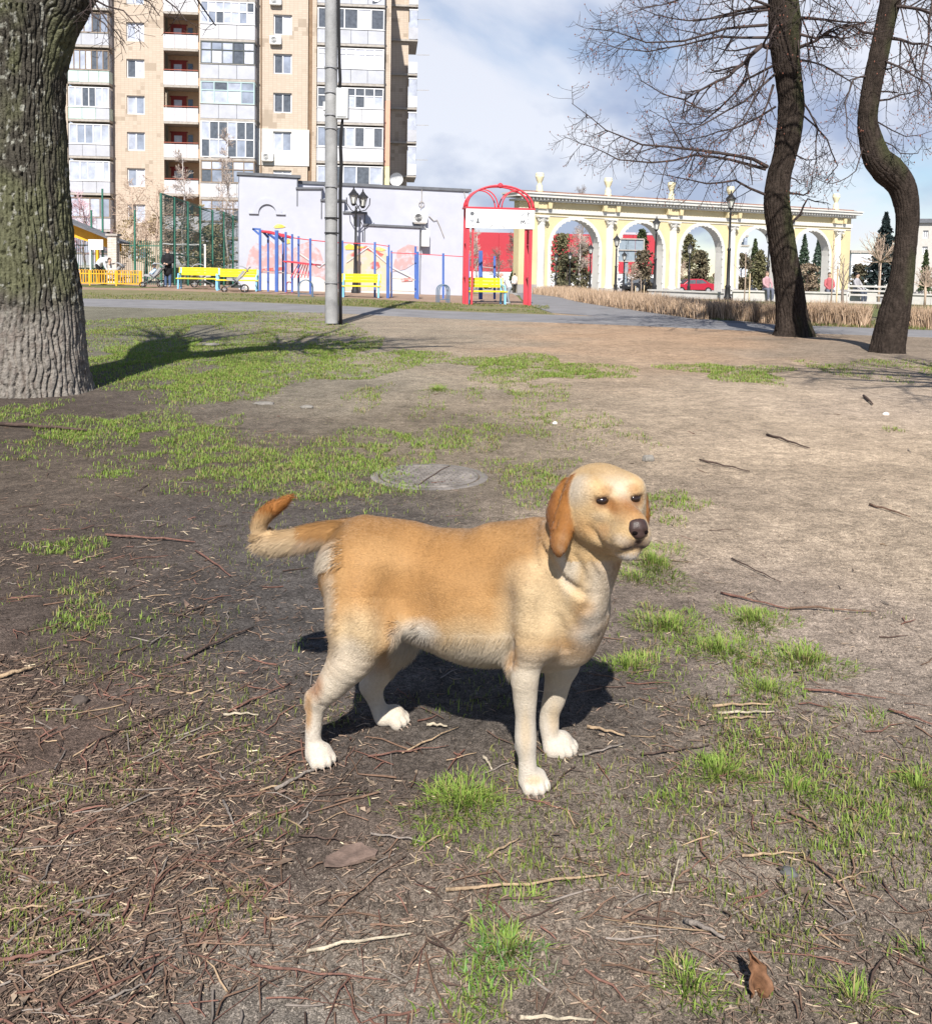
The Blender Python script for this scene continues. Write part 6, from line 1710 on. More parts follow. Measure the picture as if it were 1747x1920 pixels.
pk = paint_mat('paint_pink', (0.45, 0.42, 0.46), (0.47, 0.29, 0.29)); pkd = paint_mat('paint_red', (0.60, 0.42, 0.42), (0.50, 0.12, 0.10), 4); pky = paint_mat('paint_yellow', (0.70, 0.62, 0.40), (0.75, 0.50, 0.08), 3, .3, .5); pw_ = paint_mat('paint_white', (0.46, 0.47, 0.52), (0.56, 0.53, 0.50), 3); pcr = paint_mat('paint_cream', (0.50, 0.43, 0.42), (0.53, 0.43, 0.31), 3)
LAY = [0]
def mural(poly, m):
    LAY[0] += 1; y = -.283 - .003 * LAY[0]; q_ = MB(); pp = [(g(x, .28), gzf(x, yy, .28)) for x, yy in poly]
    q_.prism(pp, y, y + .002); q_.build('mural_paint', m, Q)
mural([(458, 552), (786, 556), (786, 520), (458, 512)], pw_)
mural([(460, 510), (468, 470), (480, 455), (496, 462), (505, 450), (520, 462), (532, 455), (545, 470), (560, 460), (580, 452), (600, 470), (612, 505), (640, 512), (640, 545), (600, 520), (560, 515)], pk)
mural([(645, 515), (650, 478), (668, 468), (686, 462), (705, 474), (722, 468), (735, 500), (735, 545), (645, 545)], pcr)
mural([(655, 478), (686, 460), (720, 477), (715, 482), (686, 468), (662, 484)], pkd)
mural([(735, 510), (745, 470), (765, 458), (784, 462), (784, 490), (760, 505)], pk)
mural([(475, 505), (535, 500), (535, 506), (475, 512)], pkd)
mural([(513, 425), (520, 420), (528, 421), (536, 425), (530, 427), (516, 428)], pky)
mural([(646, 462), (654, 457), (668, 461), (686, 463), (664, 468), (648, 468)], pky); mural([(700, 464), (712, 463), (724, 468), (716, 471), (704, 469)], pky)
mural([(537, 449), (543, 448), (544, 456), (538, 457)], pky)
mural([(694, 495), (700, 490), (710, 491), (713, 500), (706, 505), (696, 503)], pkd); mural([(752, 522), (775, 520), (774, 527), (754, 528)], pkd)
for (xa2, ya2, xb3, yb3) in ((556, 470, 600, 500), (600, 498, 640, 470), (690, 462, 650, 490), (690, 462, 735, 500), (735, 500, 786, 525)): mural([(xa2, ya2), (xb3, yb3), (xb3, yb3 + 3), (xa2, ya2 + 3)], pw_)

# ---------------------------------------------------------------- the yellow arcade
FA = Facade('arcade', 1012, 63, R_(27), 'long yellow arcade with five round arches, white half columns and roof urns', 'arcade', 470)
A = FA.e; au = FA.u; az_ = FA.z
m_yel = mat('arcade_yellow', (0.56, 0.47, 0.28), .85, var=.09, vscale=.6)
m_wht = mat('arcade_white', (0.56, 0.545, 0.51), .8, var=.10, vscale=.8)
m_gst = mat('arcade_plinth', (0.30, 0.285, 0.275), .9, var=.15)
m_urn = mat('urn_cream', (0.66, 0.60, 0.40), .85, var=.15, vscale=3)
m_roofr = mat('roof_tiles_red', (0.28, 0.16, 0.12), .9, var=.3, vscale=2)
cols_px = [1012, 1122, 1237, 1350, 1460, 1567]
cu = [au(x) for x in cols_px]
Ztop = az_(1122, 383); Zband = az_(1122, 401); Zarch = az_(1062, 411); Zbase = az_(1122, 549)
pitch = (cu[-1] - cu[0]) / 5; cu = [cu[0] + pitch * i for i in range(6)]
Ra = pitch * 0.355; Zs = Zarch - Ra; T = 0.7
uL, uR = au(972), cu[-1] + 1.55
Zw = az_(1122, 384)
wy = MB(); seg = 14
def arch_wall(wy, u0, u1, uc, z0, zs, ra, z1, y0, y1):
    "wall bay with a round-headed opening right through it"
    arc = [(uc - ra * math.cos(PI * k / seg), zs + ra * math.sin(PI * k / seg)) for k in range(seg + 1)]
    wy.box(u0, uc - ra, y0, y1, z0, zs).box(uc + ra, u1, y0, y1, z0, zs)
    for y, s in ((y0, 1), (y1, -1)):
        b = len(wy.v); pl = [(u0, zs)] + [(u0, z1)]
        # strips from the arc up to the top
        xs = [u0] + [a[0] for a in arc] + [u1]; zs_ = [zs] + [a[1] for a in arc] + [zs]
        for i in range(len(xs) - 1):
            q_ = [(xs[i], y, zs_[i]), (xs[i + 1], y, zs_[i + 1]), (xs[i + 1], y, z1), (xs[i], y, z1)]
            if s < 0: q_.reverse()
            wy.quad(*q_)
    for i in range(seg):
        (xa3, za3), (xb4, zb4) = arc[i], arc[i + 1]; wy.quad((xa3, y0, za3), (xa3, y1, za3), (xb4, y1, zb4), (xb4, y0, zb4))
    wy.quad((u0, y0, z1), (u1, y0, z1), (u1, y1, z1), (u0, y1, z1))
for i in range(5):
    bay = MB(); arch_wall(bay, cu[i], cu[i + 1], (cu[i] + cu[i + 1]) / 2, -.6, Zs, Ra, Zw, 0, T); bay.build('arch_bay', m_yel, A)
box('end_pier', m_yel, A, uL, cu[0], 0, T, -.6, Zw); box('end_pier', m_yel, A, cu[5], uR, 0, T, -.6, Zw)
for i in range(5):
    uc = (cu[i] + cu[i + 1]) / 2; r_ = MB()
    for k in range(seg + 1):
        a = PI * k / seg
        for rr_, yy in ((Ra - .02, -.07), (Ra + .22, -.07), (Ra + .22, .01), (Ra - .02, T + .02)): r_.v.append((uc - rr_ * math.cos(a), yy, Zs + rr_ * math.sin(a)))
    for k in range(seg):
        b = k * 4; r_.f += [(b, b + 4, b + 5, b + 1), (b + 1, b + 5, b + 6, b + 2), (b + 3, b + 7, b + 4, b)]
    for s in (-1, 1):
        xa5, xb5 = sorted((uc + s * (Ra - .02), uc + s * (Ra + .22))); r_.box(xa5, xb5, -.07, T + .02, -.3, Zs)
    r_.build('archivolt', m_wht, A)
    rg = random.Random(i)
    for k in range(26):      # rough chipped edge stones round the opening
        if k < 16: a = PI * (k + .5) / 16; x_, z_ = uc - (Ra) * math.cos(a), Zs + Ra * math.sin(a)
        else: x_, z_ = uc + (-1 if k % 2 else 1) * Ra, Zs - .35 - .62 * ((k - 16) // 2)
        q = rg.uniform(.05, .09); box('edge_stone', m_wht, A, x_ - q, x_ + q, -.10, -.071, z_ - q, z_ + q)
    box('plinth', m_gst, A, cu[i] + .0, uc - Ra - .02 + .0, -.16, -.003, -.6, Zbase + .35) ; box('plinth', m_gst, A, uc + Ra + .02, cu[i + 1], -.16, -.003, -.6, Zbase + .35)
box('plinth', m_gst, A, uL - .1, cu[0], -.16, -.003, -.6, Zbase + .55); box('plinth', m_gst, A, cu[5], uR + .1, -.16, -.003, -.6, Zbase + .35)
box('frieze_band', m_wht, A, uL - .05, uR + .05, -.10, T + .1, Zband - .12, Zband + .16)
box('frieze_line', m_wht, A, uL - .05, uR + .05, -.05, T + .05, Zband - .32, Zband - .26)
def column(par, u, z0, z1):
    c_ = MB().lathe([(.34, z0), (.34, z0 + .12), (.29, z0 + .2), (.27, z0 + .3), (.265, (z0 + z1) / 2), (.24, z1 - .62)], (u, -.10, 0), 16).build('column', m_wht, par, smooth=True)
    k_ = MB().lathe([(.25, z1 - .62), (.27, z1 - .5), (.25, z1 - .44), (.30, z1 - .3), (.36, z1 - .12), (.38, z1 - .1)], (u, -.10, 0), 12)
    for s in (-1, 1): k_.tube([(u + s * .3 + .09 * math.cos(q * PI / 4), -.36, z1 - .24 + .09 * math.sin(q * PI / 4)) for q in range(9)], .04, 5)
    k_.box(u - .42, u + .42, -.48, .0, z1 - .1, z1); k_.build('capital', m_wht, c_)
    box('pedestal', m_wht, c_, u - .42, u + .42, -.5, .0, z0 - .3, z0)
def urn(par, u, z):
    prof = [(.26, 0), (.26, .2), (.20, .28), (.22, .5), (.12, .62), (.14, .72), (.22, .86), (.28, 1.05), (.31, 1.16), (.26, 1.2), (.30, 1.28), (.24, 1.36), (.05, 1.38)]
    MB().lathe([(r * 1.0, h * 1.0) for r, h in prof], (u, T * .35, z), 14).build('urn', m_urn, par, smooth=True)
Zc0 = az_(1122, 381)
for i, u_ in enumerate(cu):
    column(A, u_, Zbase + .25, Zband - .34)
    box('pilaster_block', m_yel, A, u_ - .36, u_ + .36, -.22, -.003, Zband + .162, Zw - .04)
    for s in (-1, 1): MB().prism([(u_ + s * .55 - .18, Zw), (u_ + s * .55 + .18, Zw), (u_ + s * .55 + .12, Zw - .45), (u_ + s * .55 - .12, Zw - .45)], -.34, -.003).build('bracket', m_yel, A)
cor = [(0, Zw + .003), (.30, Zw + .02), (.34, Zw + .12), (.55, Zw + .2), (.58, Zw + .34), (.66, Zw + .36), (.66, Zw + .42)]
def ring_u(y_out): return None
cm = MB()
cm.box(uL - .25, uR + .25, -.28, T + .28, Zw + .003, Zw + .14).box(uL - .55, uR + .55, -.62, T + .62, Zw + .26, Zw + .46).box(uL - .62, uR + .62, -.70, T + .70, Zw + .462, Zw + .56)
cm.build('cornice', m_wht, A)
nd = 110
d0 = box('dentil', m_wht, A, 0, .13, -.5, -.285, Zw + .10, Zw + .258)
for k in range(1, nd):
    inst('dentil', d0, ((uR - uL + .3) * k / nd, 0, 0), A)
d0.location = (0, 0, 0)
for o in [c for c in A.children if c.name.startswith('dentil')]: o.location.x += uL - .15
box('roof', m_roofr, A, uL - .4, uR + .4, .1, T - .1, Zw + .562, Zw + .72)
rr = random.Random(3)
for k in range(40):
    u_ = uL + (uR - uL) * (k + rr.random() * .6) / 40; box('roof_tile', m_roofr, A, u_, u_ + rr.uniform(.3, .6), -.55, .08, Zw + .562, Zw + .60 + rr.random() * .04)
for u_ in cu: urn(A, u_, Zw + .57)
# ---------------------------------------------------------------- far buildings
m_mall = mat('mall_red', (0.40, 0.035, 0.05), .6, var=.06, vscale=.3)
FM = Facade('shopping_hall', 860, 122, R_(3), 'long plain red shopping hall far behind the arcade', 'building', 470)
Mh = FM.e
zt_ = FM.z(930, 436); zb_ = FM.z(930, 509)
x_a, x_z = FM.u(850), FM.u(1268)
npn = 10
for k in range(npn):
    box('cladding_panel', m_mall, Mh, x_a + (x_z - x_a) * k / npn + .02, x_a + (x_z - x_a) * (k + 1) / npn - .02, 0, .2, zb_, zt_)
box('wall', m_mall, Mh, x_a + .1, x_z - .1, .21, 14, -1, zt_ - .1); box('shop_front', mat('shop_white', (0.55, 0.56, 0.58), .6, var=.25, vscale=.5), Mh, x_a, x_z, .05, .2, -.5, zb_ - .003)
FW = Facade('white_hall', 1150, 135, R_(2), 'pale blue white hall seen above the red one through the second arch', 'building', 470)
box('wall', mat('hall_white', (0.62, 0.66, 0.72), .6, var=.08), FW.e, FW.u(1150), FW.u(1265), 0, 10, -1, FW.z(1190, 440)); box('roof', m_panel, FW.e, FW.u(1149), FW.u(1266), -.2, 10.2, FW.z(1190, 440) + .003, FW.z(1190, 440) + .3)
FR = Facade('beige_building', 1716, 92, R_(-20), 'beige flat roofed building cut off by the right edge', 'building', 470)
Rb = FR.e; zt_ = FR.z(1720, 418)
m_beige = mat('beige_render', (0.45, 0.43, 0.40), .9, var=.08)
hw = [(FR.u(1728), FR.u(1738), FR.z(1720, yb), FR.z(1720, ya)) for ya, yb in ((432, 447), (462, 477), (492, 506))]
wall_column(Rb, m_beige, FR.u(1716), FR.u(1742), -1, zt_, hw, 0, .5)
for h in hw: glazing(Rb, *h, .15, 2, m_pvc, fw=.12, glass=GL[2])
box('wall', m_beige, Rb, FR.u(1742), FR.u(1742) + 14, 0, .5, -1, zt_); box('wall', m_beige, Rb, FR.u(1716), FR.u(1716) + .5, .502, 12, -1, zt_); box('roof', m_cap, Rb, FR.u(1716) - .3, FR.u(1742) + 14, -.3, 12, zt_ + .003, zt_ + .4)
def far_block(px0, px1, ytop, Y, label, c, nwin=(3, 3)):
    f = Facade('distant_building', px0, Y, 0.0, label, 'building', 470); z_ = f.z(px0, ytop); w = f.u(px1)
    box('wall', c, f.e, 0, w, 0, 8, -1, z_); box('roof', m_slab, f.e, -.2, w + .2, -.2, 8.2, z_ + .003, z_ + .4)
    nx, nz_ = nwin
    for i in range(nx):
        for k in range(nz_):
            x_ = w * (i + .5) / nx; zz_ = 1.5 + (z_ - 2.5) * (k + .5) / nz_
            box('window', GL[0], f.e, x_ - w / nx * .25, x_ + w / nx * .25, -.04, .02, zz_ - .7, zz_ + .7)
m_far = mat('far_white', (0.60, 0.62, 0.66), .8, var=.06)
far_block(1370, 1402, 462, 210, 'distant pale block seen through the fourth arch', m_far, (4, 3))
far_block(1394, 1400, 444, 220, 'thin distant tower seen through the fourth arch', mat('far_blue', (0.30, 0.34, 0.42), .8), (1, 6))
far_block(1596, 1680, 474, 150, 'low white building right of the arcade', m_far, (6, 1))
# billboard seen from behind through the second arch
FB = Facade('billboard', 1146, 90, R_(4), 'back of a grey steel billboard seen through the second arch', 'billboard', 470)
Bb = FB.e; m_bb = mat('billboard_back', (0.23, 0.28, 0.33), .6, var=.12); bx0, bx1, bz0, bz1 = FB.u(1144), FB.u(1206), FB.z(1175, 490), FB.z(1175, 448)
nb = 4
for k in range(nb):
    for j in range(2): box('panel', m_bb, Bb, bx0 + (bx1 - bx0) * k / nb + .02, bx0 + (bx1 - bx0) * (k + 1) / nb - .02, 0, .1, bz0 + (bz1 - bz0) * j / 2 + .02, bz0 + (bz1 - bz0) * (j + 1) / 2 - .02)
fr_ = MB().bar((bx0, -.05, bz0), (bx1, -.05, bz0), .12).bar((bx0, -.05, bz1), (bx1, -.05, bz1), .12).bar((bx0, -.05, bz0), (bx0, -.05, bz1), .12).bar((bx1, -.05, bz0), (bx1, -.05, bz1), .12).bar((bx0, -.06, (bz0 + bz1) / 2), (bx1, -.06, (bz0 + bz1) / 2), .1); fr_.build('frame', m_slab, Bb)
MB().bar(((bx0 + bx1) / 2, .15, 0), ((bx0 + bx1) / 2, .15, bz1), .3).build('post', m_bb, Bb)
# ================================================================ street furniture, playground, people, cars
m_blue = mat('paint_blue', (0.06, 0.12, 0.36), .5, var=.15, vscale=2)
m_lblue = mat('paint_light_blue', (0.20, 0.47, 0.70), .55, var=.12, vscale=3)
m_yelp = mat('paint_bench_yellow', (0.70, 0.55, 0.02), .5, var=.08, vscale=3)
m_oran = mat('paint_orange_yellow', (0.75, 0.38, 0.03), .5, var=.1, vscale=2)
m_redp = mat('paint_red', (0.55, 0.05, 0.07), .5, var=.12, vscale=1.5)
m_green = mat('paint_green', (0.035, 0.14, 0.10), .5, var=.15)
m_black = mat('cast_black', (0.022, 0.022, 0.024), .5, var=.2)
m_lampg = mat('lamp_glass', (0.55, 0.55, 0.52), .25, var=.15, spec=.5)
m_conc = mat('pole_concrete', (0.30, 0.30, 0.30), .95, var=.22, vscale=3.5, bump=.5, bscale=50)
m_cable = mat('cable_black', (0.012, 0.012, 0.014), .6)
m_steel = mat('steel_band', (0.32, 0.32, 0.33), .5, metal=.3)
m_box = mat('meter_box', (0.50, 0.51, 0.51), .5, var=.05)

# ---- concrete utility pole
b = at(626, 18.6, 598); pole = empty('utility_pole', b, 0, 'grey concrete utility pole with black cable and meter box', 'utility pole')
pole.location.z = 0; Yp = 18.6
def plz(py): return P(622, py, Yp).z
def plx(px, py): return P(px, py, Yp).x - b.x
pb = MB(); n0 = 26
for (py, xl, xr) in ((606, 609.5, 634.5), (480, 609.5, 633.5), (300, 609.3, 633), (100, 609.3, 632.6), (-60, 609.3, 632), (-400, 610, 631), (-700, 611, 630)):
    cx = (plx(xl, py) + plx(xr, py)) / 2; r = (plx(xr, py) - plx(xl, py)) / 2; z = plz(py)
    for k in range(16):
        a = 2 * PI * k / 16; q = .93 if k % 4 else 1.0; pb.v.append((cx + r * math.cos(a) * q, r * math.sin(a) * q, z))
nr_ = len(pb.v) // 16
for i in range(nr_ - 1):
    for k in range(16): k2 = (k + 1) % 16; pb.f.append((i * 16 + k, i * 16 + k2, (i + 1) * 16 + k2, (i + 1) * 16 + k))
pb.f.append(tuple((nr_ - 1) * 16 + k for k in range(16)))
pb.build('shaft', m_conc, pole, smooth=True)
for py in (127, 174, 216, 241, 350, 409, 437, 530):
    cx = plx(621.5, py); MB().lathe([(.136, -.014), (.140, -.012), (.140, .012), (.136, .014)], (cx, 0, plz(py)), 20, cap=False).build('band', m_steel if py not in (409, 437) else m_cable, pole)
for k, off in enumerate((0, 3.2)):
    pts = []
    for py, px in ((608, 637.5), (560, 637), (500, 636.5), (430, 637), (360, 637), (310, 639), (275, 637.5), (245, 639), (225, 642), (206, 643)): pts.append((plx(px + off * (1 if py > 230 else .4), py), -.03 - .02 * k, plz(py)))
    MB().tube(pts, .020, 8).build('cable', m_cable, pole, smooth=True)
    pts = [(plx(px + off * .9, py), -.03 - .02 * k, plz(py)) for py, px in ((172, 635.5), (150, 637), (120, 635.5), (60, 634.5), (0, 634), (-200, 634), (-650, 632))]
    MB().tube(pts, .018, 8).build('cable', m_cable, pole, smooth=True)
bxm = box('meter_box', m_box, pole, plx(632, 195), plx(654.5, 195), -.16, .02, plz(224), plz(167), bevel=.01)
box('door', m_box, bxm, plx(634, 195), plx(651, 195), -.175, -.161, plz(221), plz(170), bevel=.006)
box('meter_box', m_box, pole, plx(606, 199), plx(610, 199), -.02, .1, plz(207), plz(191))

# ---- lamps
def lantern(par, x, y, z, s):
    "four-sided street lantern: roof, glass, frame, finial"
    g_ = MB().lathe([(.10 * s, 0), (.185 * s, .36 * s)], (x, y, z), 6).build('lantern_glass', m_lampg, par)
    f = MB()
    for k in range(6):
        a = 2 * PI * k / 6; f.bar((x + .105 * s * math.cos(a), y + .105 * s * math.sin(a), z), (x + .19 * s * math.cos(a), y + .19 * s * math.sin(a), z + .36 * s), .02 * s)
    f.lathe([(.06 * s, -.10 * s), (.12 * s, -.02 * s), (.12 * s, .0)], (x, y, z), 8).build('lantern_frame', m_black, g_)
    MB().lathe([(.25 * s, .36 * s), (.22 * s, .43 * s), (.14 * s, .50 * s), (.07 * s, .60 * s), (.03 * s, .66 * s), (.035 * s, .70 * s), (.004, .78 * s)], (x, y, z), 8).build('lantern_roof', m_black, g_)
def lamp(px, py_top, py_base, Y, label, double=False):
    b = at(px, Y, py_base); H = P(px, py_top, Y).z - b.z; s = 1.0 if H > 3.6 else H / 3.9
    root = empty('street_lamp', b, 0, label, 'street lamp', 'black street lamps')
    zl = H - .78 * s
    MB().lathe([(.17 * s, -.3), (.17 * s, .12), (.13 * s, .2), (.12 * s, .55), (.14 * s, .6), (.085 * s, .7), (.07 * s, H * .45), (.09 * s, H * .455), (.09 * s, H * .47), (.055 * s, H * .48), (.045 * s, zl - .3), (.07 * s, zl - .26), (.04 * s, zl - .2), (.04 * s, zl - .06)], seg=12).build('post', m_black, root, smooth=True)
    if not double: lantern(root, 0, 0, zl + .02, s)
    else:
        for sx, dy in ((-.10, 0), (.26, .25)):
            lantern(root, sx, dy, zl + (.05 if sx < 0 else -.03), .95)
            MB().tube([(sx - .3, dy, zl + .30), (sx - .28, dy, zl + .05), (sx - .1, dy, zl - .22), (0, 0, zl - .32), (sx + .12, dy, zl - .2), (sx + .28, dy, zl + .02), (sx + .3, dy, zl + .30)], .022, 6).build('bracket', m_black, root)
            MB().bar((sx * .6, dy, zl - .5), (sx * .6, dy, zl - .9), .05).build('sleeve', m_black, root)
for a in ((666, 349, 553, 39.6, 'twin headed black lamp beside the utility pole', True), (1363, 357, 560, 42, 'tallest black lamp left of the leaning trunk', False), (1226, 405, 556, 54, 'black lamp standing before the pier between second and third arch', False),
          (1105, 456, 549, 60, 'short black lamp before the pier right of the first arch', False), (1153, 438, 551, 60, 'black lamp seen against the left of the second arch', False), (1168, 470, 549, 80, 'small black lamp inside the second arch', False),
          (1290, 455, 556, 58, 'black lamp seen against the third arch', False), (1041, 474, 541, 80, 'leftmost small lamp inside the first arch', False), (1067, 470, 542, 80, 'small lamp in the middle of the first arch', False), (1437, 428, 556, 52, 'black lamp half hidden behind the leaning trunk', False)):
    lamp(*a)

# ---- benches
def make_bench(L):
    r = empty('park_bench')
    for i, (y, z) in enumerate(((.10, .40), (-.08, .41), (-.26, .40))): box('seat_board', m_yelp, r, -L / 2, L / 2, y - .07, y + .07, z, z + .04, bevel=.006)
    for z in (.60, .71, .82):
        o = box('back_board', m_yelp, r, -L / 2, L / 2, .20 + (z - .6) * .18, .24 + (z - .6) * .18, z - .05, z + .05, bevel=.006)
    for x in (-L / 2 + .08, L / 2 - .08):
        f = MB().bar((x, -.28, 0), (x, -.26, .40), .06).bar((x, .26, 0), (x, .20, .45), .06).bar((x, .19, .44), (x, .27, .86), .06).bar((x, -.3, .385), (x, .22, .385), .05)
        f.bar((x, -.28, .40), (x, -.24, .60), .045).bar((x, -.26, .60), (x, .22, .62), .05)
        f.build('leg_frame', m_lblue, r)
    return r
def place(o, px, Y, py, rz=0.0, label=None, cat=None, group=None):
    b = at(px, Y, py); o.location = (b.x, b.y, b.z + .015); o.rotation_euler = (0, 0, rz); tag(o, label, cat, group); return o
B1 = make_bench(1.68); place(B1, 373, 38, 540, R_(4), 'yellow and blue bench in front of the high green fence', 'bench', 'yellow and blue benches')
B2 = copy_tree(B1); place(B2, 446, 37.4, 542, R_(6), 'yellow and blue bench with a dark stroller parked before it', 'bench', 'yellow and blue benches')
B3 = make_bench(1.45); place(B3, 677, 34.6, 556, R_(4), 'yellow and blue bench right of the utility pole', 'bench', 'yellow and blue benches')
B4 = make_bench(1.42); place(B4, 908, 31.2, 567, R_(14), 'yellow and blue bench inside the red gateway', 'bench', 'yellow and blue benches')

# ---- red gateway with the white board
FGt = Facade('gateway', 874, 30.4, R_(9), 'red tubular gateway with a white board and arched top', 'gateway', 470)
g_ = FGt.e; gu = FGt.u; gzz = FGt.z
xl, xr = gu(876), gu(994); zB0, zB1 = gzz(876, 427), gzz(876, 391); zT = gzz(940, 348)
for x_, nm in ((xl, 0), (xr, 1)):
    for dy in (0, .55):
        MB().bar((x_, dy, -.35), (x_, dy, zB1), .10).build('post', m_redp, g_)
    MB().bar((x_ + (.17 if nm == 0 else -.17), 0, -.35), (x_ + (.17 if nm == 0 else -.17), 0, zB0), .06).build('inner_post', m_redp, g_)
    MB().bar((x_, 0, .9), (x_, .55, .9), .05).bar((x_, 0, 2.0), (x_, .55, 2.0), .05).build('tie', m_redp, g_)
bd = box('sign_board', m_acw, g_, xl - .08, xr + .1, -.09, -.055, zB0, zB1)
box('top_rail', m_redp, g_, xl - .1, xr + .12, -.10, .6, zB1 + .003, zB1 + .06)
mk = mat('sign_grey', (0.12, 0.125, 0.14), .7); mkp = mat('sign_pale_grey', (0.34, 0.35, 0.38), .7)
hB = zB1 - zB0; wB = xr - xl
def icon(x, z, kind, m):
    q = MB(); y = -.094
    if kind == 'disc': q.v += [(x + .045 * math.cos(a * PI / 6), y, z + .045 * math.sin(a * PI / 6)) for a in range(12)]; q.f.append(tuple(range(12)))
    elif kind == 'bars':
        for k in range(3): q.box(x - .05, x + .05, y, y + .003, z - .045 + k * .036, z - .028 + k * .036)
    elif kind == 'heart': q.v += [(x, y, z - .05), (x + .05, y, z + .01), (x + .028, y, z + .045), (x, y, z + .02), (x - .028, y, z + .045), (x - .05, y, z + .01)]; q.f.append(tuple(range(6)))
    elif kind == 'tower': q.box(x - .035, x + .035, y, y + .003, z - .06, z - .02).box(x - .02, x + .02, y, y + .003, z - .018, z + .05)
    elif kind == 'bolt': q.bar((x - .04, y, z - .03), (x, y, z + .01), .015).bar((x, y, z + .01), (x + .04, y, z + .04), .015)
    elif kind == 'stem': q.bar((x, y, z - .05), (x, y, z + .05), .018).bar((x - .03, y, z), (x + .03, y, z + .02), .012)
    elif kind == 'm': q.bar((x - .05, y, z - .04), (x - .03, y, z + .04), .018).bar((x - .03, y, z + .04), (x, y, z - .01), .018).bar((x, y, z - .01), (x + .03, y, z + .04), .018).bar((x + .03, y, z + .04), (x + .05, y, z - .04), .018)
    elif kind == 'ring': q.tube([(x + .045 * math.cos(a * PI / 6), y, z + .045 * math.sin(a * PI / 6)) for a in range(13)], .008, 4)
    q.v = [(x + (a - x) * 1.5, b_, z + (c - z) * 1.5) for a, b_, c in q.v]; q.build('sign_icon', m, bd)
for fx_, fz_, kd, m_ in ((.06, .74, 'disc', mk), (.15, .76, 'bars', mkp), (.06, .36, 'heart', mkp), (.15, .38, 'tower', mk), (.86, .74, 'bolt', mkp), (.945, .78, 'stem', mk), (.86, .36, 'm', mk), (.945, .40, 'ring', mkp)):
    icon(xl + wB * fx_, zB0 + hB * fz_, kd, m_)
for x_, d in ((.33, .04), (.48, 0), (.57, -.04), (.88, -.02), (.06, .02)): MB().bar((xl + wB * x_, -.095, zB0 + .02), (xl + wB * x_ + d * 3, -.095, zB0 + .12), .012).build('board_strut', mk, bd)
def arc_bar(x0, x1, z0, z1, y, r=.028, a0=0.0, a1=PI): MB().tube([((x0 + x1) / 2 - (x1 - x0) / 2 * math.cos(a0 + (a1 - a0) * k / 20), y, z0 + (z1 - z0) * math.sin(a0 + (a1 - a0) * k / 20)) for k in range(21)], r, 6).build('arch_tube', m_redp, g_, smooth=True)
zq = zB1 + .06; hgt = zT - zq
for y in (0, .5):
    arc_bar(xl - .06, xr + .08, zq, zT, y, .034)
    arc_bar(xl - .02, xl + wB * .47, zq, zq + hgt * .80, y, .022); arc_bar(xl + wB * .53, xr + .04, zq, zq + hgt * .80, y, .022)
MB().lathe([(.01, -.09), (.08, -.05), (.09, 0), (.08, .05), (.01, .09)], ((xl + xr) / 2, -.02, zT), 10).build('finial', m_redp, g_)
for k in range(5): a = PI * (k + .5) / 5; MB().bar(((xl + xr) / 2 - (wB / 2 + .05) * math.cos(a), 0, zq + hgt * math.sin(a)), ((xl + xr) / 2 - (wB / 2 + .05) * math.cos(a), .5, zq + hgt * math.sin(a)), .03).build('tie', m_redp, g_)

# ---- exercise bars
def post(par, px, py0, py1, Y, w, m=None, o=None):
    b = P(px, py1, Y); t = P(px, py0, Y); l = Vector(par.location)
    MB().bar(b - l - Vector((0, 0, .1)), t - l, w).build('post', m or m_blue, par)
def rel(par, px, py, Y): return P(px, py, Y) - Vector(par.location)
ws = empty('climbing_rack', at(520, 36, 540), 0, 'blue climbing rack with red bars before the mural', 'climbing frame')
for px, a, c, Y, w in ((488, 431, 540, 36, .085), (503, 441, 542, 36.4, .07), (519, 432, 542, 35.2, .12), (531, 438, 542, 36.2, .07), (536, 435, 543, 35.4, .07), (548, 439, 543, 35.8, .07), (560, 443, 543, 36.2, .07), (582, 447, 547, 34.8, .075)): post(ws, px, a, c, Y, w)
for (x0, y0, Y0, x1, y1, Y1) in ((474, 429, 36, 489, 430, 36), (474, 429, 36, 488, 441, 36), (491, 432, 36, 503, 445, 36.2), (503, 438, 36.2, 518, 449, 35.5), (519, 440, 35.2, 532, 453, 36)): MB().bar(rel(ws, x0, y0, Y0), rel(ws, x1, y1, Y1), .07).build('brace', m_blue, ws)
for q_, w in (([(491, 434), (505, 435), (519, 438), (534, 442), (550, 446)], .05), ([(497, 435), (512, 438), (530, 443), (548, 446)], .04)): MB().tube([rel(ws, x, y, 36) for x, y in q_], w, 6).build('top_bar', m_redp, ws)
MB().tube([rel(ws, 550, 446, 36), rel(ws, 580, 450, 35.6), rel(ws, 642, 456, 35)], .018, 6).build('bar', m_redp, ws)
MB().bar(rel(ws, 537, 490, 35.6), rel(ws, 597, 497, 35.2), .5, .05, (0, 0, 1)).build('sit_up_board', m_redp, ws)
for k in range(6): MB().bar(rel(ws, 545 + k * 6.5, 521, 35.4), rel(ws, 560 + k * 4.5, 495, 35.4), .03).build('rung', m_redp, ws)
MB().tube([rel(ws, 488, 508, 36), rel(ws, 540, 512, 35.6), rel(ws, 582, 516, 35)], .014, 5).build('bar', m_slab, ws)
hb_ = empty('pull_up_bars', at(735, 35, 552), 0, 'row of blue posts joined by thin red pull up bars', 'pull-up bars')
for px, a, c, Y, w in ((642, 451, 551, 35, .075), (703, 454, 553, 35, .075), (729, 459, 553, 35.5, .06), (727, 480, 554, 34.5, .1), (734, 470, 552, 35.2, .06), (779, 462, 554, 35.4, .08), (783, 472, 556, 34.6, .09), (831, 475, 555, 34.4, .08), (878, 476, 555, 34, .08), (901, 470, 556, 33.5, .14), (927, 480, 556, 33.8, .08)): post(hb_, px, a, c, Y, w)
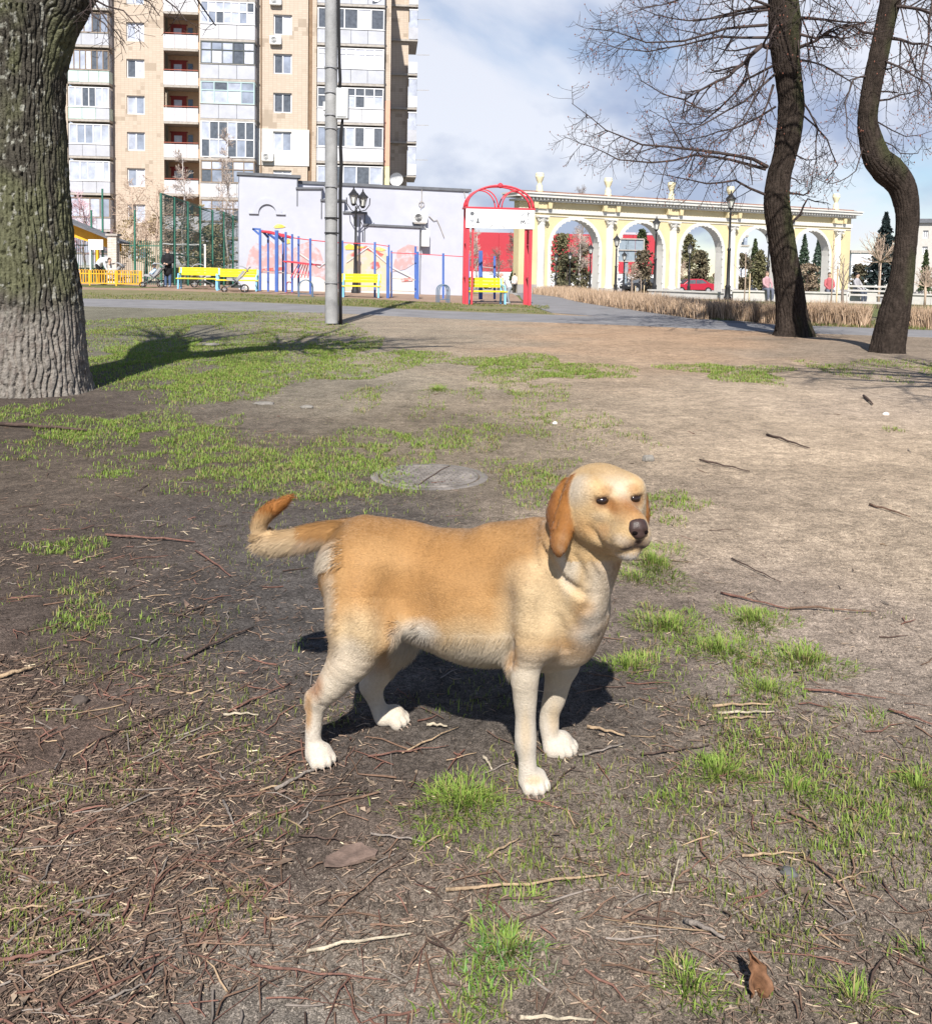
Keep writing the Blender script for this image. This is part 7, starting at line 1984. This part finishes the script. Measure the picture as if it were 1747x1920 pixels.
for q_ in ([(642, 455), (703, 458), (729, 462)], [(734, 474), (779, 476), (831, 479), (878, 482), (927, 484)], [(735, 522), (779, 525)], [(735, 545), (779, 547)], [(901, 500), (927, 503)]): MB().tube([rel(hb_, x, y, 35) for x, y in q_], .016, 5).build('bar', m_redp if q_[0][1] < 500 else m_slab, hb_)
def hoop_rack(px, Y, py, n, label, m, w=.36, h=.62, sp=.16):
    r = empty('hoop_rack', at(px, Y, py), R_(20), label, 'hoop rack', 'low steel hoops')
    for k in range(n):
        MB().tube([(-w / 2, k * sp, 0), (-w / 2, k * sp, h - w / 2)] + [(-w / 2 * math.cos(a * PI / 8), k * sp, h - w / 2 + w / 2 * math.sin(a * PI / 8)) for a in range(1, 8)] + [(w / 2, k * sp, h - w / 2), (w / 2, k * sp, 0)], .018, 6).build('hoop', m, r)
    MB().bar((-w / 2, 0, .12), (w / 2, 0, .12), .025).build('tie', m, r)
m_gyb = mat('paint_grey_blue', (0.10, 0.15, 0.22), .5)
hoop_rack(833, 31.6, 565, 3, 'small grey blue hoop rack left of the red gateway', m_gyb)
hoop_rack(574, 33.6, 552, 2, 'grey blue hoop rack left of the utility pole', m_gyb, .5)
hoop_rack(543, 37, 545, 2, 'low red hoop rack behind the climbing rack', m_redp, .22, .45)

# ---- fences
def mesh_panel(par, a, b, z0a, z1a, z0b, z1b, m, pitch=.07, w=.024):
    q = MB(); L = (b - a).length; n = int(L / pitch); d = (b - a) / L
    for k in range(n + 1):
        t = k / n; p = a.lerp(b, t); z0 = z0a + (z0b - z0a) * t; z1 = z1a + (z1b - z1a) * t
        s = d * (w / 2); q.quad((p.x - s.x, p.y - s.y, z0), (p.x + s.x, p.y + s.y, z0), (p.x + s.x, p.y + s.y, z1), (p.x - s.x, p.y - s.y, z1))
    nh = int((z1a - z0a) / pitch)
    for k in range(nh + 1):
        t = k / nh; za = z0a + (z1a - z0a) * t; zb = z0b + (z1b - z0b) * t
        q.quad((a.x, a.y, za - w / 2), (b.x, b.y, zb - w / 2), (b.x, b.y, zb + w / 2), (a.x, a.y, za + w / 2))
    return tag(q.build('wire_mesh', m, par), kind='stuff')
m_gmesh = mat('mesh_green', (0.05, 0.15, 0.12), .6)
fp_ = [(303, 42, 362, 531), (328, 43.4, 370, 532), (353, 44.8, 378, 533), (376, 46.3, 387, 534), (399, 47.8, 394, 535), (420, 49.3, 397, 535), (437, 50.6, 404, 536), (456, 52, 408, 537)]
gf_ = empty('sports_fence', at(303, 42, 531), 0, 'high green mesh fence of the ball court running back', 'fence')
l0 = Vector(gf_.location); prev = None
for px, Y, t_, b_ in fp_:
    top, bot = P(px, t_, Y) - l0, at(px, Y, b_) - l0; top.x, top.y = bot.x, bot.y
    MB().bar(bot - Vector((0, 0, .2)), top, .09).build('post', m_green, gf_)
    if prev:
        mesh_panel(gf_, prev[1], bot, .05, prev[0].z, .05, top.z, m_gmesh)
        for f_ in (.02, .36, .68, .995):
            MB().bar(prev[1] + Vector((0, 0, (prev[0].z) * f_)), bot + Vector((0, 0, top.z * f_)), .035).build('rail', m_green, gf_)
    prev = (top, bot)
gl = empty('goal_frame', at(345, 46, 535), R_(40), 'white goal frame inside the ball court', 'goal')
MB().bar((-1.1, 0, 0), (-1.1, 0, 2), .07).build('post', m_acw, gl); MB().bar((1.1, 0, 0), (1.1, 0, 2), .07).build('post', m_acw, gl); MB().bar((-1.14, 0, 2.03), (1.14, 0, 2.03), .07).build('crossbar', m_acw, gl)
# picket fence, its tall posts and brick pillar
pf = empty('picket_fence', at(230, 48, 525), 0, 'green steel picket fence behind the playground', 'fence'); l0 = Vector(pf.location)
a0, a1 = at(120, 48, 525) - l0, at(303, 47, 525) - l0; n_ = 52
zt2 = P(230, 452, 48).z - l0.z
pk0 = MB().box(-.012, .012, -.012, .012, 0, zt2).build('picket', m_green, pf); pk0.location = a0
for k in range(1, n_): p = a0.lerp(a1, k / (n_ - 1)); inst('picket', pk0, p, pf)
for z in (.35, zt2 - .25): MB().bar(a0 + Vector((0, .02, z)), a1 + Vector((0, .02, z)), .05).build('rail', m_green, pf)
tf = empty('court_posts', at(194, 47, 520), 0, 'three tall thin green net posts left of the ball court', 'net posts'); l0 = Vector(tf.location)
for px, t_ in ((194, 354), (173, 394), (254, 394)): b_ = at(px, 47, 520) - l0; MB().bar(b_, b_ + Vector((0, 0, P(px, t_, 47).z - l0.z - b_.z)), .075).build('post', m_green, tf)
bp_ = empty('brick_pillar', at(214, 46, 522), 0, 'whitewashed brick pillar in the green fence', 'pillar')
zt3 = P(214, 437, 46).z - gz(bp_.location.x, bp_.location.y); m_brw = mat('brick_whitewash', (0.58, 0.52, 0.46), .9, var=.15, vscale=8)
rr_ = 0; z = 0
while z < zt3 - .16:
    o_ = 0 if rr_ % 2 == 0 else .11
    for k in range(2): box('brick', m_brw, bp_, -.22 + k * .225, -.22 + k * .225 + .215, -.22, .22, z + .004, z + .074) if o_ == 0 else box('brick', m_brw, bp_, -.22, .218, -.22 + k * .225, -.22 + k * .225 + .215, z + .004, z + .074)
    z += .082; rr_ += 1
MB().box(-.21, .21, -.21, .21, 0, zt3 - .14).build('core', m_slab, bp_); MB().box(-.29, .29, -.29, .29, zt3 - .14, zt3 - .04).build('cap', m_slab, bp_)
sb = empty('notice_board', at(181, 43, 527), 0, 'white notice board on a post by the yellow fence', 'notice board'); l0 = Vector(sb.location)
zb0, zb1 = P(181, 468, 43).z - l0.z, P(181, 449, 43).z - l0.z
box('board', m_acw, sb, -.34, .34, -.03, 0, zb0, zb1); MB().bar((-.26, .03, 0), (-.26, .03, zb1), .06).build('post', m_acw, sb)
# low yellow hoop-top fence
yf = empty('low_fence', at(205, 41, 530), 0, 'low yellow hoop topped fence around the sandpit', 'fence'); l0 = Vector(yf.location)
a0, a1 = at(120, 41, 530) - l0, at(264, 40.4, 531) - l0; L = (a1 - a0).length; n_ = 30; hh = P(205, 506, 41).z - l0.z
hp0 = MB().tube([(-.045, 0, .08), (-.045, 0, hh - .06)] + [(-.045 * math.cos(a * PI / 5), 0, hh - .06 + .055 * math.sin(a * PI / 5)) for a in range(1, 5)] + [(.045, 0, hh - .06), (.045, 0, .08)], .014, 5).build('hoop', m_oran, yf)
hp0.location = a0
for k in range(1, n_): inst('hoop', hp0, a0.lerp(a1, k / (n_ - 1)), yf)
for z in (.10, hh - .17): MB().bar(a0 + Vector((0, 0, z)), a1 + Vector((0, 0, z)), .04).build('rail', m_oran, yf)
for k in (0, 10, 20, 29): p = a0.lerp(a1, k / 29); MB().bar(p - Vector((0, 0, .1)), p + Vector((0, 0, hh)), .06).build('post', m_oran, yf)
# yellow roofed shelter behind the trunk
sh = empty('play_shelter', at(150, 46.5, 525), 0, 'yellow play shelter with sloping roof behind the big trunk', 'shelter'); l0 = Vector(sh.location)
zt4 = P(140, 410, 46.5).z - l0.z
for x in (-.6, .9): MB().bar((x, 0, 0), (x, 0, zt4 - (.1 if x < 0 else .9)), .12).build('post', m_oran, sh)
MB().prism([(-.9, zt4), (2.2, zt4 - 1.2), (2.2, zt4 - 1.12), (-.9, zt4 + .09)], -.6, 1.0).build('roof', m_cap, sh); MB().prism([(-.8, zt4 - .06), (2.1, zt4 - 1.2), (2.1, zt4 - 1.6), (-.8, zt4 - .75)], -.05, .0).build('gable', m_oran, sh)

# ---- strollers
m_str = mat('stroller_fabric', (0.045, 0.05, 0.05), .8, var=.2); m_strg = mat('stroller_grey', (0.30, 0.30, 0.31), .8, var=.2); m_tyre = mat('tyre', (0.02, 0.02, 0.02), .8)
def make_stroller(fab):
    r = empty('stroller')
    fr = MB().tube([(.55, -.24, .95), (.30, -.24, .62), (-.05, -.24, .30), (-.40, -.22, .14)], .016, 6).tube([(.55, .24, .95), (.30, .24, .62), (-.05, .24, .30), (-.40, .22, .14)], .016, 6).tube([(.55, -.24, .95), (.58, 0, .97), (.55, .24, .95)], .018, 6)
    fr.tube([(-.10, -.24, .55), (.15, -.24, .34), (.36, -.26, .13)], .016, 6).tube([(-.10, .24, .55), (.15, .24, .34), (.36, .26, .13)], .016, 6); fr.build('frame', m_cap, r)
    MB().prism([(-.34, .46), (.08, .40), (.38, .80), (.30, .84), (.05, .52), (-.30, .54)], -.2, .2).build('seat', fab, r)
    cn = MB(); N = 9
    for k in range(N + 1):
        a = R_(20) + R_(110) * k / N
        for y in (-.22, -.12, 0, .12, .22): cn.v.append((.18 + .36 * math.cos(a) * (1 - abs(y) * .25), y, .66 + .36 * math.sin(a) * (1 - abs(y) * .35)))
    for k in range(N):
        for j in range(4): q = k * 5 + j; cn.f.append((q, q + 1, q + 6, q + 5))
    o = cn.build('canopy', fab, r, smooth=True); sm_ = o.modifiers.new('thickness', 'SOLIDIFY'); sm_.thickness = .012
    box('basket', m_str, r, -.15, .26, -.18, .18, .16, .26)
    for x, y, rad in ((-.40, -.20, .10), (-.40, .20, .10), (.36, -.26, .14), (.36, .26, .14)):
        w = MB().tube([(x + rad * math.cos(a * PI / 8), y, rad + rad * math.sin(a * PI / 8)) for a in range(17)], .024, 6).build('wheel', m_tyre, r)
        MB().bar((x, y - .02, rad), (x, y + .02, rad), .06).bar((x - rad, y, rad), (x + rad, y, rad), .014).bar((x, y, 0), (x, y, rad * 2), .014).build('hub', m_strg, w)
    return r
S1 = make_stroller(m_strg); place(S1, 441, 36.2, 547, R_(15), 'dark stroller with pale canopy parked before the second bench', 'stroller', 'baby strollers')
S2 = copy_tree(S1); place(S2, 287, 39.4, 535, R_(10), 'stroller with a small child sitting in it beside the woman in black', 'stroller', 'baby strollers')
S3 = copy_tree(S1); place(S3, 381, 40.5, 537, R_(195), 'dark stroller half hidden behind the first bench', 'stroller', 'baby strollers')
S4 = copy_tree(S1); place(S4, 212, 42.5, 530, R_(5), 'stroller the bending person in white is leaning over', 'stroller', 'baby strollers')

# ---- people (each body is one continuous mesh)
m_person = vcol_mat('clothing_and_skin', .8, var=.12, vscale=20)
def person(px, Y, py, parts, label, rz=0.0, s=1.0, h=.022, z_off=0.0):
    b = at(px, Y, py); S = SDF((-.75, -.6, -.05), (.75, .6, 1.85), h)
    for p in parts:
        if p[0] == 'e': S.ell(p[1], p[2], k=p[3], col=p[4])
        else: S.chain(p[1], p[2], p[3], col=p[4], div=2)
    v, f = S.mesh(); v = smooth_verts(v, f, 1, .4); me = np_mesh('person', v * s, f); set_col(me, S.prim_cols(v))
    o = link('person', me, m_person, smooth=True); o.location = (b.x, b.y, b.z + .012 + z_off); o.rotation_euler = (0, 0, rz)
    return tag(o, label, 'person')
SK = (.55, .36, .27); JN = (.07, .11, .20); BK = (.012, .012, .014); HR = (.06, .04, .03); WH = (.62, .65, .68); SH = (.35, .35, .36)
def legs(c, sh_c, spread=.09, step=0.0):
    return [('c', [(-spread, -step, .06), (-spread, -step * .5, .48), (-spread * .8, 0, .88)], [.05, .065, .09], .02, c), ('c', [(spread, step, .06), (spread, step * .5, .48), (spread * .8, 0, .88)], [.05, .065, .09], .02, c),
            ('c', [(-spread, -step + .03, .04), (-spread, -step - .13, .035)], [.045, .035], .01, sh_c), ('c', [(spread, step + .03, .04), (spread, step - .13, .035)], [.045, .035], .01, sh_c)]
def head(x, y, z, hair):
    return [('c', [(x, y + .01, z - .17), (x, y, z - .07)], [.05, .048], .02, SK), ('e', (x, y, z), (.072, .088, .108), .015, SK), ('e', (x, y + .025, z + .035), (.084, .090, .095), .01, hair), ('e', (x, y - .088, z - .01), (.012, .016, .018), .008, SK)] + [('e', (x + s * .03, y - .082, z + .012), (.010, .006, .007), .002, BK) for s in (-1, 1)]
person(315, 39.6, 534, legs(JN, SH) + [('c', [(0, .02, .62), (0, .02, .95), (0, .03, 1.20), (0, .03, 1.34)], [.165, .16, .175, .13], .04, BK), ('c', [(-.18, .03, 1.33), (-.23, -.02, 1.08), (-.08, -.22, 1.00)], [.07, .06, .05], .03, BK), ('c', [(.18, .03, 1.33), (.23, -.02, 1.08), (.08, -.22, .98)], [.07, .06, .05], .03, BK),
       ('e', (-.05, -.25, .99), (.05, .05, .04), .01, SK), ('e', (.05, -.25, .97), (.05, .05, .04), .01, SK), ('e', (0, .02, 1.42), (.085, .085, .07), .02, BK)] + head(0, 0, 1.56, HR), 'woman in a long black coat and jeans standing by a stroller')
kid = [('c', [(0, .05, .50), (0, .10, .72)], [.10, .09], .03, (.40, .52, .66)), ('c', [(-.10, .08, .70), (-.17, -.05, .58)], [.045, .04], .02, (.40, .52, .66)), ('c', [(.10, .08, .70), (.17, -.05, .58)], [.045, .04], .02, (.40, .52, .66)), ('c', [(-.06, .0, .48), (-.07, -.22, .46), (-.07, -.25, .32)], [.055, .05, .04], .02, (.08, .09, .11)), ('c', [(.06, .0, .48), (.07, -.22, .46), (.07, -.25, .32)], [.055, .05, .04], .02, (.08, .09, .11)),
       ('c', [(0, .10, .74), (0, .09, .82)], [.04, .04], .02, SK), ('e', (0, .08, .90), (.075, .08, .095), .02, SK), ('e', (0, .10, .94), (.085, .09, .085), .01, (.35, .42, .50))]
person(286, 39.4, 535, kid, 'small child in a pale blue jacket sitting in the stroller', R_(-60), h=.02)
bend = [('c', [(-.10, .12, .06), (-.10, .12, .48), (-.09, .20, .86)], [.05, .065, .10], .02, BK), ('c', [(.10, .12, .06), (.10, .10, .48), (.09, .20, .86)], [.05, .065, .10], .02, BK), ('c', [(-.1, .14, .04), (-.1, .0, .035)], [.045, .035], .01, SH), ('c', [(.1, .14, .04), (.1, .0, .035)], [.045, .035], .01, SH),
        ('c', [(0, .20, .90), (0, .05, 1.05), (0, -.22, 1.12)], [.15, .16, .14], .04, WH), ('c', [(-.16, -.22, 1.10), (-.19, -.30, .85), (-.12, -.36, .66)], [.06, .05, .04], .02, WH), ('c', [(.16, -.22, 1.10), (.19, -.30, .85), (.12, -.36, .66)], [.06, .05, .04], .02, WH), ('e', (-.11, -.37, .62), (.04, .04, .05), .01, SK), ('e', (.11, -.37, .62), (.04, .04, .05), .01, SK)] + head(0, -.40, 1.10, HR)
person(193, 42.3, 529, bend, 'person in a white jacket bending down over a stroller', R_(70))
lean = [('c', [(-.08, .10, .06), (-.08, .02, .40), (-.08, .16, .74)], [.05, .065, .09], .02, (.24, .27, .30)), ('c', [(.10, .14, .06), (.10, .06, .40), (.08, .16, .74)], [.05, .065, .09], .02, (.24, .27, .30)), ('c', [(-.08, .12, .04), (-.08, -.02, .035)], [.045, .035], .01, SH), ('c', [(.1, .16, .04), (.1, .02, .035)], [.045, .035], .01, SH),
        ('c', [(0, .16, .78), (0, .05, 1.0), (0, -.12, 1.20)], [.13, .14, .12], .04, (.66, .66, .68)), ('c', [(-.15, -.12, 1.18), (-.18, -.22, .95), (-.10, -.32, .78)], [.05, .045, .04], .02, (.66, .66, .68)), ('c', [(.15, -.12, 1.18), (.18, -.22, .95), (.10, -.32, .78)], [.05, .045, .04], .02, (.66, .66, .68)), ('e', (0, -.33, .77), (.07, .04, .04), .01, SK)] + head(0, -.26, 1.34, (.45, .30, .25))
person(948, 31.9, 566, lean, 'person in a white top leaning forward beside the bench in the gateway', R_(-80), .72)
walk = legs(BK, BK, .08, .14) + [('c', [(0, 0, .84), (0, 0, 1.10), (0, 0, 1.34)], [.15, .15, .13], .04, (.60, .52, .48)), ('c', [(-.17, 0, 1.33), (-.21, .05, 1.05), (-.20, -.05, .82)], [.055, .05, .04], .02, (.60, .52, .48)), ('c', [(.17, 0, 1.33), (.21, -.05, 1.05), (.20, .05, .82)], [.055, .05, .04], .02, (.60, .52, .48)), ('e', (-.2, -.06, .78), (.035, .04, .05), .01, SK), ('e', (.2, .06, .78), (.035, .04, .05), .01, SK)] + head(0, 0, 1.55, HR)
person(964, 62, 546, walk, 'walker in a pale coat and dark trousers going away through the gateway', PI, .78)
walk2 = legs((.03, .03, .035), BK, .08, -.12) + [('c', [(0, 0, .84), (0, 0, 1.10), (0, 0, 1.34)], [.15, .16, .14], .04, (.02, .02, .025)), ('c', [(-.17, 0, 1.33), (-.22, .05, 1.05), (-.2, -.02, .82)], [.055, .05, .04], .02, (.02, .02, .025)), ('c', [(.17, 0, 1.33), (.22, -.05, 1.05), (.2, .02, .82)], [.055, .05, .04], .02, (.02, .02, .025))] + head(0, 0, 1.55, BK)
person(969.5, 64, 545, walk2, 'walker all in black beside the one in the pale coat', PI, 1.05)
sit = lambda top, low, hair: [('c', [(0, .1, .50), (0, .10, .75), (0, .08, .98)], [.14, .14, .12], .04, top), ('c', [(-.15, .08, .96), (-.19, -.05, .74), (-.08, -.22, .62)], [.055, .05, .04], .02, top), ('c', [(.15, .08, .96), (.19, -.05, .74), (.08, -.22, .62)], [.055, .05, .04], .02, top),
    ('c', [(-.09, .1, .50), (-.10, -.28, .50), (-.10, -.30, .07)], [.09, .075, .05], .02, low), ('c', [(.09, .1, .50), (.10, -.28, .50), (.10, -.30, .07)], [.09, .075, .05], .02, low), ('c', [(-.10, -.28, .04), (-.1, -.4, .035)], [.045, .035], .01, SH), ('c', [(.1, -.28, .04), (.1, -.4, .035)], [.045, .035], .01, SH)] + head(0, .06, 1.20, hair)
person(1437, 41.2, 560, sit((.40, .24, .26), (.12, .13, .17), (.12, .08, .06)), 'person in pink sitting on the white wall behind the leaning trunk', R_(10))
person(1553, 41.2, 562, sit((.38, .10, .11), (.10, .11, .14), HR), 'person in a red top sitting on the white wall right of the leaning trunk', R_(-10))
person(1607, 40.2, 563, sit((.30, .29, .31), (.06, .07, .10), BK), 'dark haired person sitting at the right end of the white wall', R_(30))

# ---- white seating walls, chair
m_wwall = mat('white_stone', (0.46, 0.445, 0.42), .85, var=.12)
def seat_wall(px0, px1, Y0, Y1, h, label):
    a, b = at(px0, Y0, 560), at(px1, Y1, 560); c = (a + b) / 2; L = (b - a).length
    r = empty('seat_wall', c, math.atan2(b.y - a.y, b.x - a.x), label, 'seat wall', 'white seat walls on the plaza'); n = max(2, int(L / 1.6))
    for k in range(n): box('block', m_wwall, r, -L / 2 + L * k / n + .008, -L / 2 + L * (k + 1) / n - .008, -.2, .2, -.5, h)
    box('coping', m_wwall, r, -L / 2 - .05, L / 2 + .05, -.26, .26, h + .003, h + .07)
seat_wall(1220, 1352, 47, 44, .32, 'low white seat wall left of the tallest lamp'); seat_wall(1372, 1640, 41.6, 40.6, .40, 'long low white seat wall behind the leaning trunk'); seat_wall(1690, 1800, 41, 40, .40, 'low white seat wall at the right edge')
ch = empty('garden_bench', at(1622, 25.5, 592), R_(-25), 'white ornate garden bench between the right trunks', 'bench')
for z in (.42, .62, .74, .86): MB().bar((-.5, .0 if z < .5 else .22 + (z - .6) * .2, z), (.5, .0 if z < .5 else .22 + (z - .6) * .2, z), .05).build('slat', m_wwall, ch)
MB().bar((-.5, .15, .42), (.5, .15, .42), .05).build('slat', m_wwall, ch); MB().bar((-.5, -.15, .42), (.5, -.15, .42), .05).build('slat', m_wwall, ch)
for x in (-.48, .48): MB().tube([(x, -.22, 0), (x, -.18, .25), (x, -.22, .42), (x, -.24, .62), (x, .0, .66), (x, .2, .60)], .025, 6).tube([(x, .3, 0), (x, .2, .42), (x, .30, .92)], .025, 6).build('side_frame', m_wwall, ch)

# ---- hedges: dormant, brown, each a dense stand of stems
m_hedge = vcol_mat('hedge_stems', .9, var=.15, vscale=8); rh = np.random.default_rng(3)
def hedge(pa, pb, width, hgt, n, label, green=0.12):
    a, b = G(*pa), G(*pb); L = (b - a).length; d = (b - a) / L; s = Vector((-d.y, d.x, 0)); c = (a + b) / 2
    t = rh.random(n); o = rh.uniform(-.5, .5, n); R0 = np.array(a)[None] + np.array(d)[None] * (t * L)[:, None] + np.array(s)[None] * (o * width)[:, None]
    R0[:, 2] = [gz(x, y) for x, y in R0[:, :2]]
    H = hgt * rh.uniform(.55, 1.08, n) * (0.8 + .3 * vnoise(t * L, o * width, 1.3, 4)); ld = rh.normal(0, .16, (n, 2)); mid = R0.copy(); mid[:, :2] += ld * (H * .5)[:, None]; mid[:, 2] += H * .55; top = R0.copy(); top[:, :2] += (ld * 1.25 + rh.normal(0, .06, (n, 2))) * H[:, None]; top[:, 2] += H
    w = rh.uniform(.006, .012, n)[:, None]; an = rh.random(n) * PI; sd = np.stack([np.cos(an), np.sin(an), np.zeros(n)], -1)
    V = np.stack([R0 - sd * w, R0 + sd * w, mid + sd * w * .8, mid - sd * w * .8, top], 1).reshape(-1, 3) - np.array(c)[None]
    q = np.arange(n)[:, None] * 5; T = np.concatenate([q + np.array([[0, 1, 2]]), q + np.array([[0, 2, 3]]), q + np.array([[3, 2, 4]])])
    me = np_mesh('hedge', V, T); gg = rh.random(n)[:, None]; C_ = np.array([.32, .22, .14]) * (1 - gg) + np.array([.54, .40, .29]) * gg
    set_col(me, np.repeat(C_ * rh.uniform(.75, 1.2, (n, 1)), 5, 0)); o_ = link('hedge', me, m_hedge); o_.location = c
    tag(o_, label, 'hedge', 'brown dormant hedges along the paths')
hedge((1022, 552), (1120, 567), 1.6, .55, 6000, 'far end of the brown hedge along the footpath'); hedge((1120, 567), (1215, 581), 1.6, .55, 6500, 'middle stretch of the brown hedge along the footpath'); hedge((1222, 582), (1355, 600), 1.4, .52, 8500, 'near thick end of the brown hedge by the tallest lamp')
hedge((1362, 600), (1470, 606), .7, .58, 2600, 'thin brown hedge left of the leaning trunk'); hedge((1508, 606), (1625, 612), .7, .6, 3000, 'thin brown hedge between the two right trunks'); hedge((1690, 612), (1800, 619), .7, .55, 2200, 'thin brown hedge at the right edge')
# turf under the hedges and along the verge: blades
def blades_on(poly_lo, poly_hi, n, L0, L1, name, label, w=.012):
    t = rh.random(n); v_ = rh.random(n); pts = []
    lo = np.array(poly_lo, float); hi = np.array(poly_hi, float)
    x = np.interp(t, np.linspace(0, 1, len(lo)), lo[:, 0]); yl = np.interp(t, np.linspace(0, 1, len(lo)), lo[:, 1]); yh = np.interp(t, np.linspace(0, 1, len(hi)), hi[:, 1])
    pts = np.array([G(a, b) for a, b in zip(x, yl + (yh - yl) * v_)]); k = vnoise(pts[:, 0], pts[:, 1], .5, 6) > .42; pts = pts[k]; n = len(pts)
    g = rh.random(n)[:, None]; col = np.array([.09, .15, .025]) * (1 - g) + np.array([.22, .23, .07]) * g; dry = rh.random(n) < .3; col[dry] = np.array([.30, .24, .13])
    tag(link(name, blade_mesh(name, pts, rh.random(n) * 2 * PI, rh.uniform(L0, L1, n), rh.uniform(.5, 1, n) * w, np.abs(rh.normal(.4, .3, n)), col), m_grass), label, 'grass', kind='stuff')
blades_on([(-30, 559), (450, 565), (640, 573), (800, 581), (1030, 589)], [(-30, 545), (450, 552), (640, 560), (800, 568), (985, 574)], 16000, .03, .08, 'verge_grass', 'thin grass on the verge beyond the road', .012)
blades_on([(1225, 586), (1360, 604), (1450, 609), (1747, 620)], [(1225, 582), (1360, 590), (1450, 596), (1747, 606)], 9000, .04, .10, 'hedge_grass', 'bright grass under the thin hedges', .010)

# ---- cars beyond the arcade
def make_car(m_b):
    r = empty('parked_car'); gm = GL[2]
    prof = [(-2.05, .35), (-2.1, .62), (-1.95, .78), (-1.1, .90), (-.55, 1.36), (.75, 1.40), (1.45, 1.02), (2.0, .92), (2.1, .70), (2.08, .35)]
    o = MB().prism(prof, -.82, .82).build('body', m_b, r, bevel=.06)
    for y in (-.825, .815): MB().prism([(-.95, .92), (-.50, 1.28), (.05, 1.31), (.05, .94)], y, y + .01).prism([(.12, .94), (.12, 1.31), (.70, 1.31), (1.2, 1.0)], y, y + .01).build('side_window', gm, r)
    MB().quad((-1.09, -.7, .93), (-1.09, .7, .93), (-.60, .64, 1.34), (-.60, -.64, 1.34)).build('windscreen', gm, r).location.x = -.03
    for x in (-1.3, 1.3):
        for y in (-.84, .70):
            w = MB().tube([(x, y, .32), (x, y + .14, .32)], .32, 16).build('wheel', m_tyre, r); MB().tube([(x, y - .006, .32), (x, y + .146, .32)], .19, 12).build('rim', m_strg, w)
    for y in (-.62, .62): box('headlight', m_lampg, r, -2.12, -2.04, y - .16, y + .16, .60, .72); box('tail_light', m_redp, r, 2.05, 2.12, y - .16, y + .16, .68, .82)
    return r
cars = [(1168, 92, 'paint_white', (.6, .6, .62), 'white car parked inside the second arch', 20), (1203, 88, 'paint_black', (.02, .022, .028), 'black car parked at the right of the second arch', 30), (1296, 88, 'paint_dark_red', (.36, .02, .04), 'dark red car parked inside the third arch', 8), (1258, 92, 'paint_white', None, 'white van like car at the left of the third arch', 80), (1405, 96, 'paint_white', None, 'white car seen low in the fourth arch', 12), (1068, 104, 'paint_white', None, 'white car behind the shrubs in the first arch', 0), (893, 104, 'paint_white', None, 'white car behind the birches in the gateway', 15)]
for i, (px, Y, mn, c_, lab, rz) in enumerate(cars):
    m_ = mat('car_' + mn, c_ or (.6, .6, .62), .25, spec=.5)
    place(make_car(m_), px, Y, 545, R_(rz), lab, 'car', 'parked cars beyond the arcade')
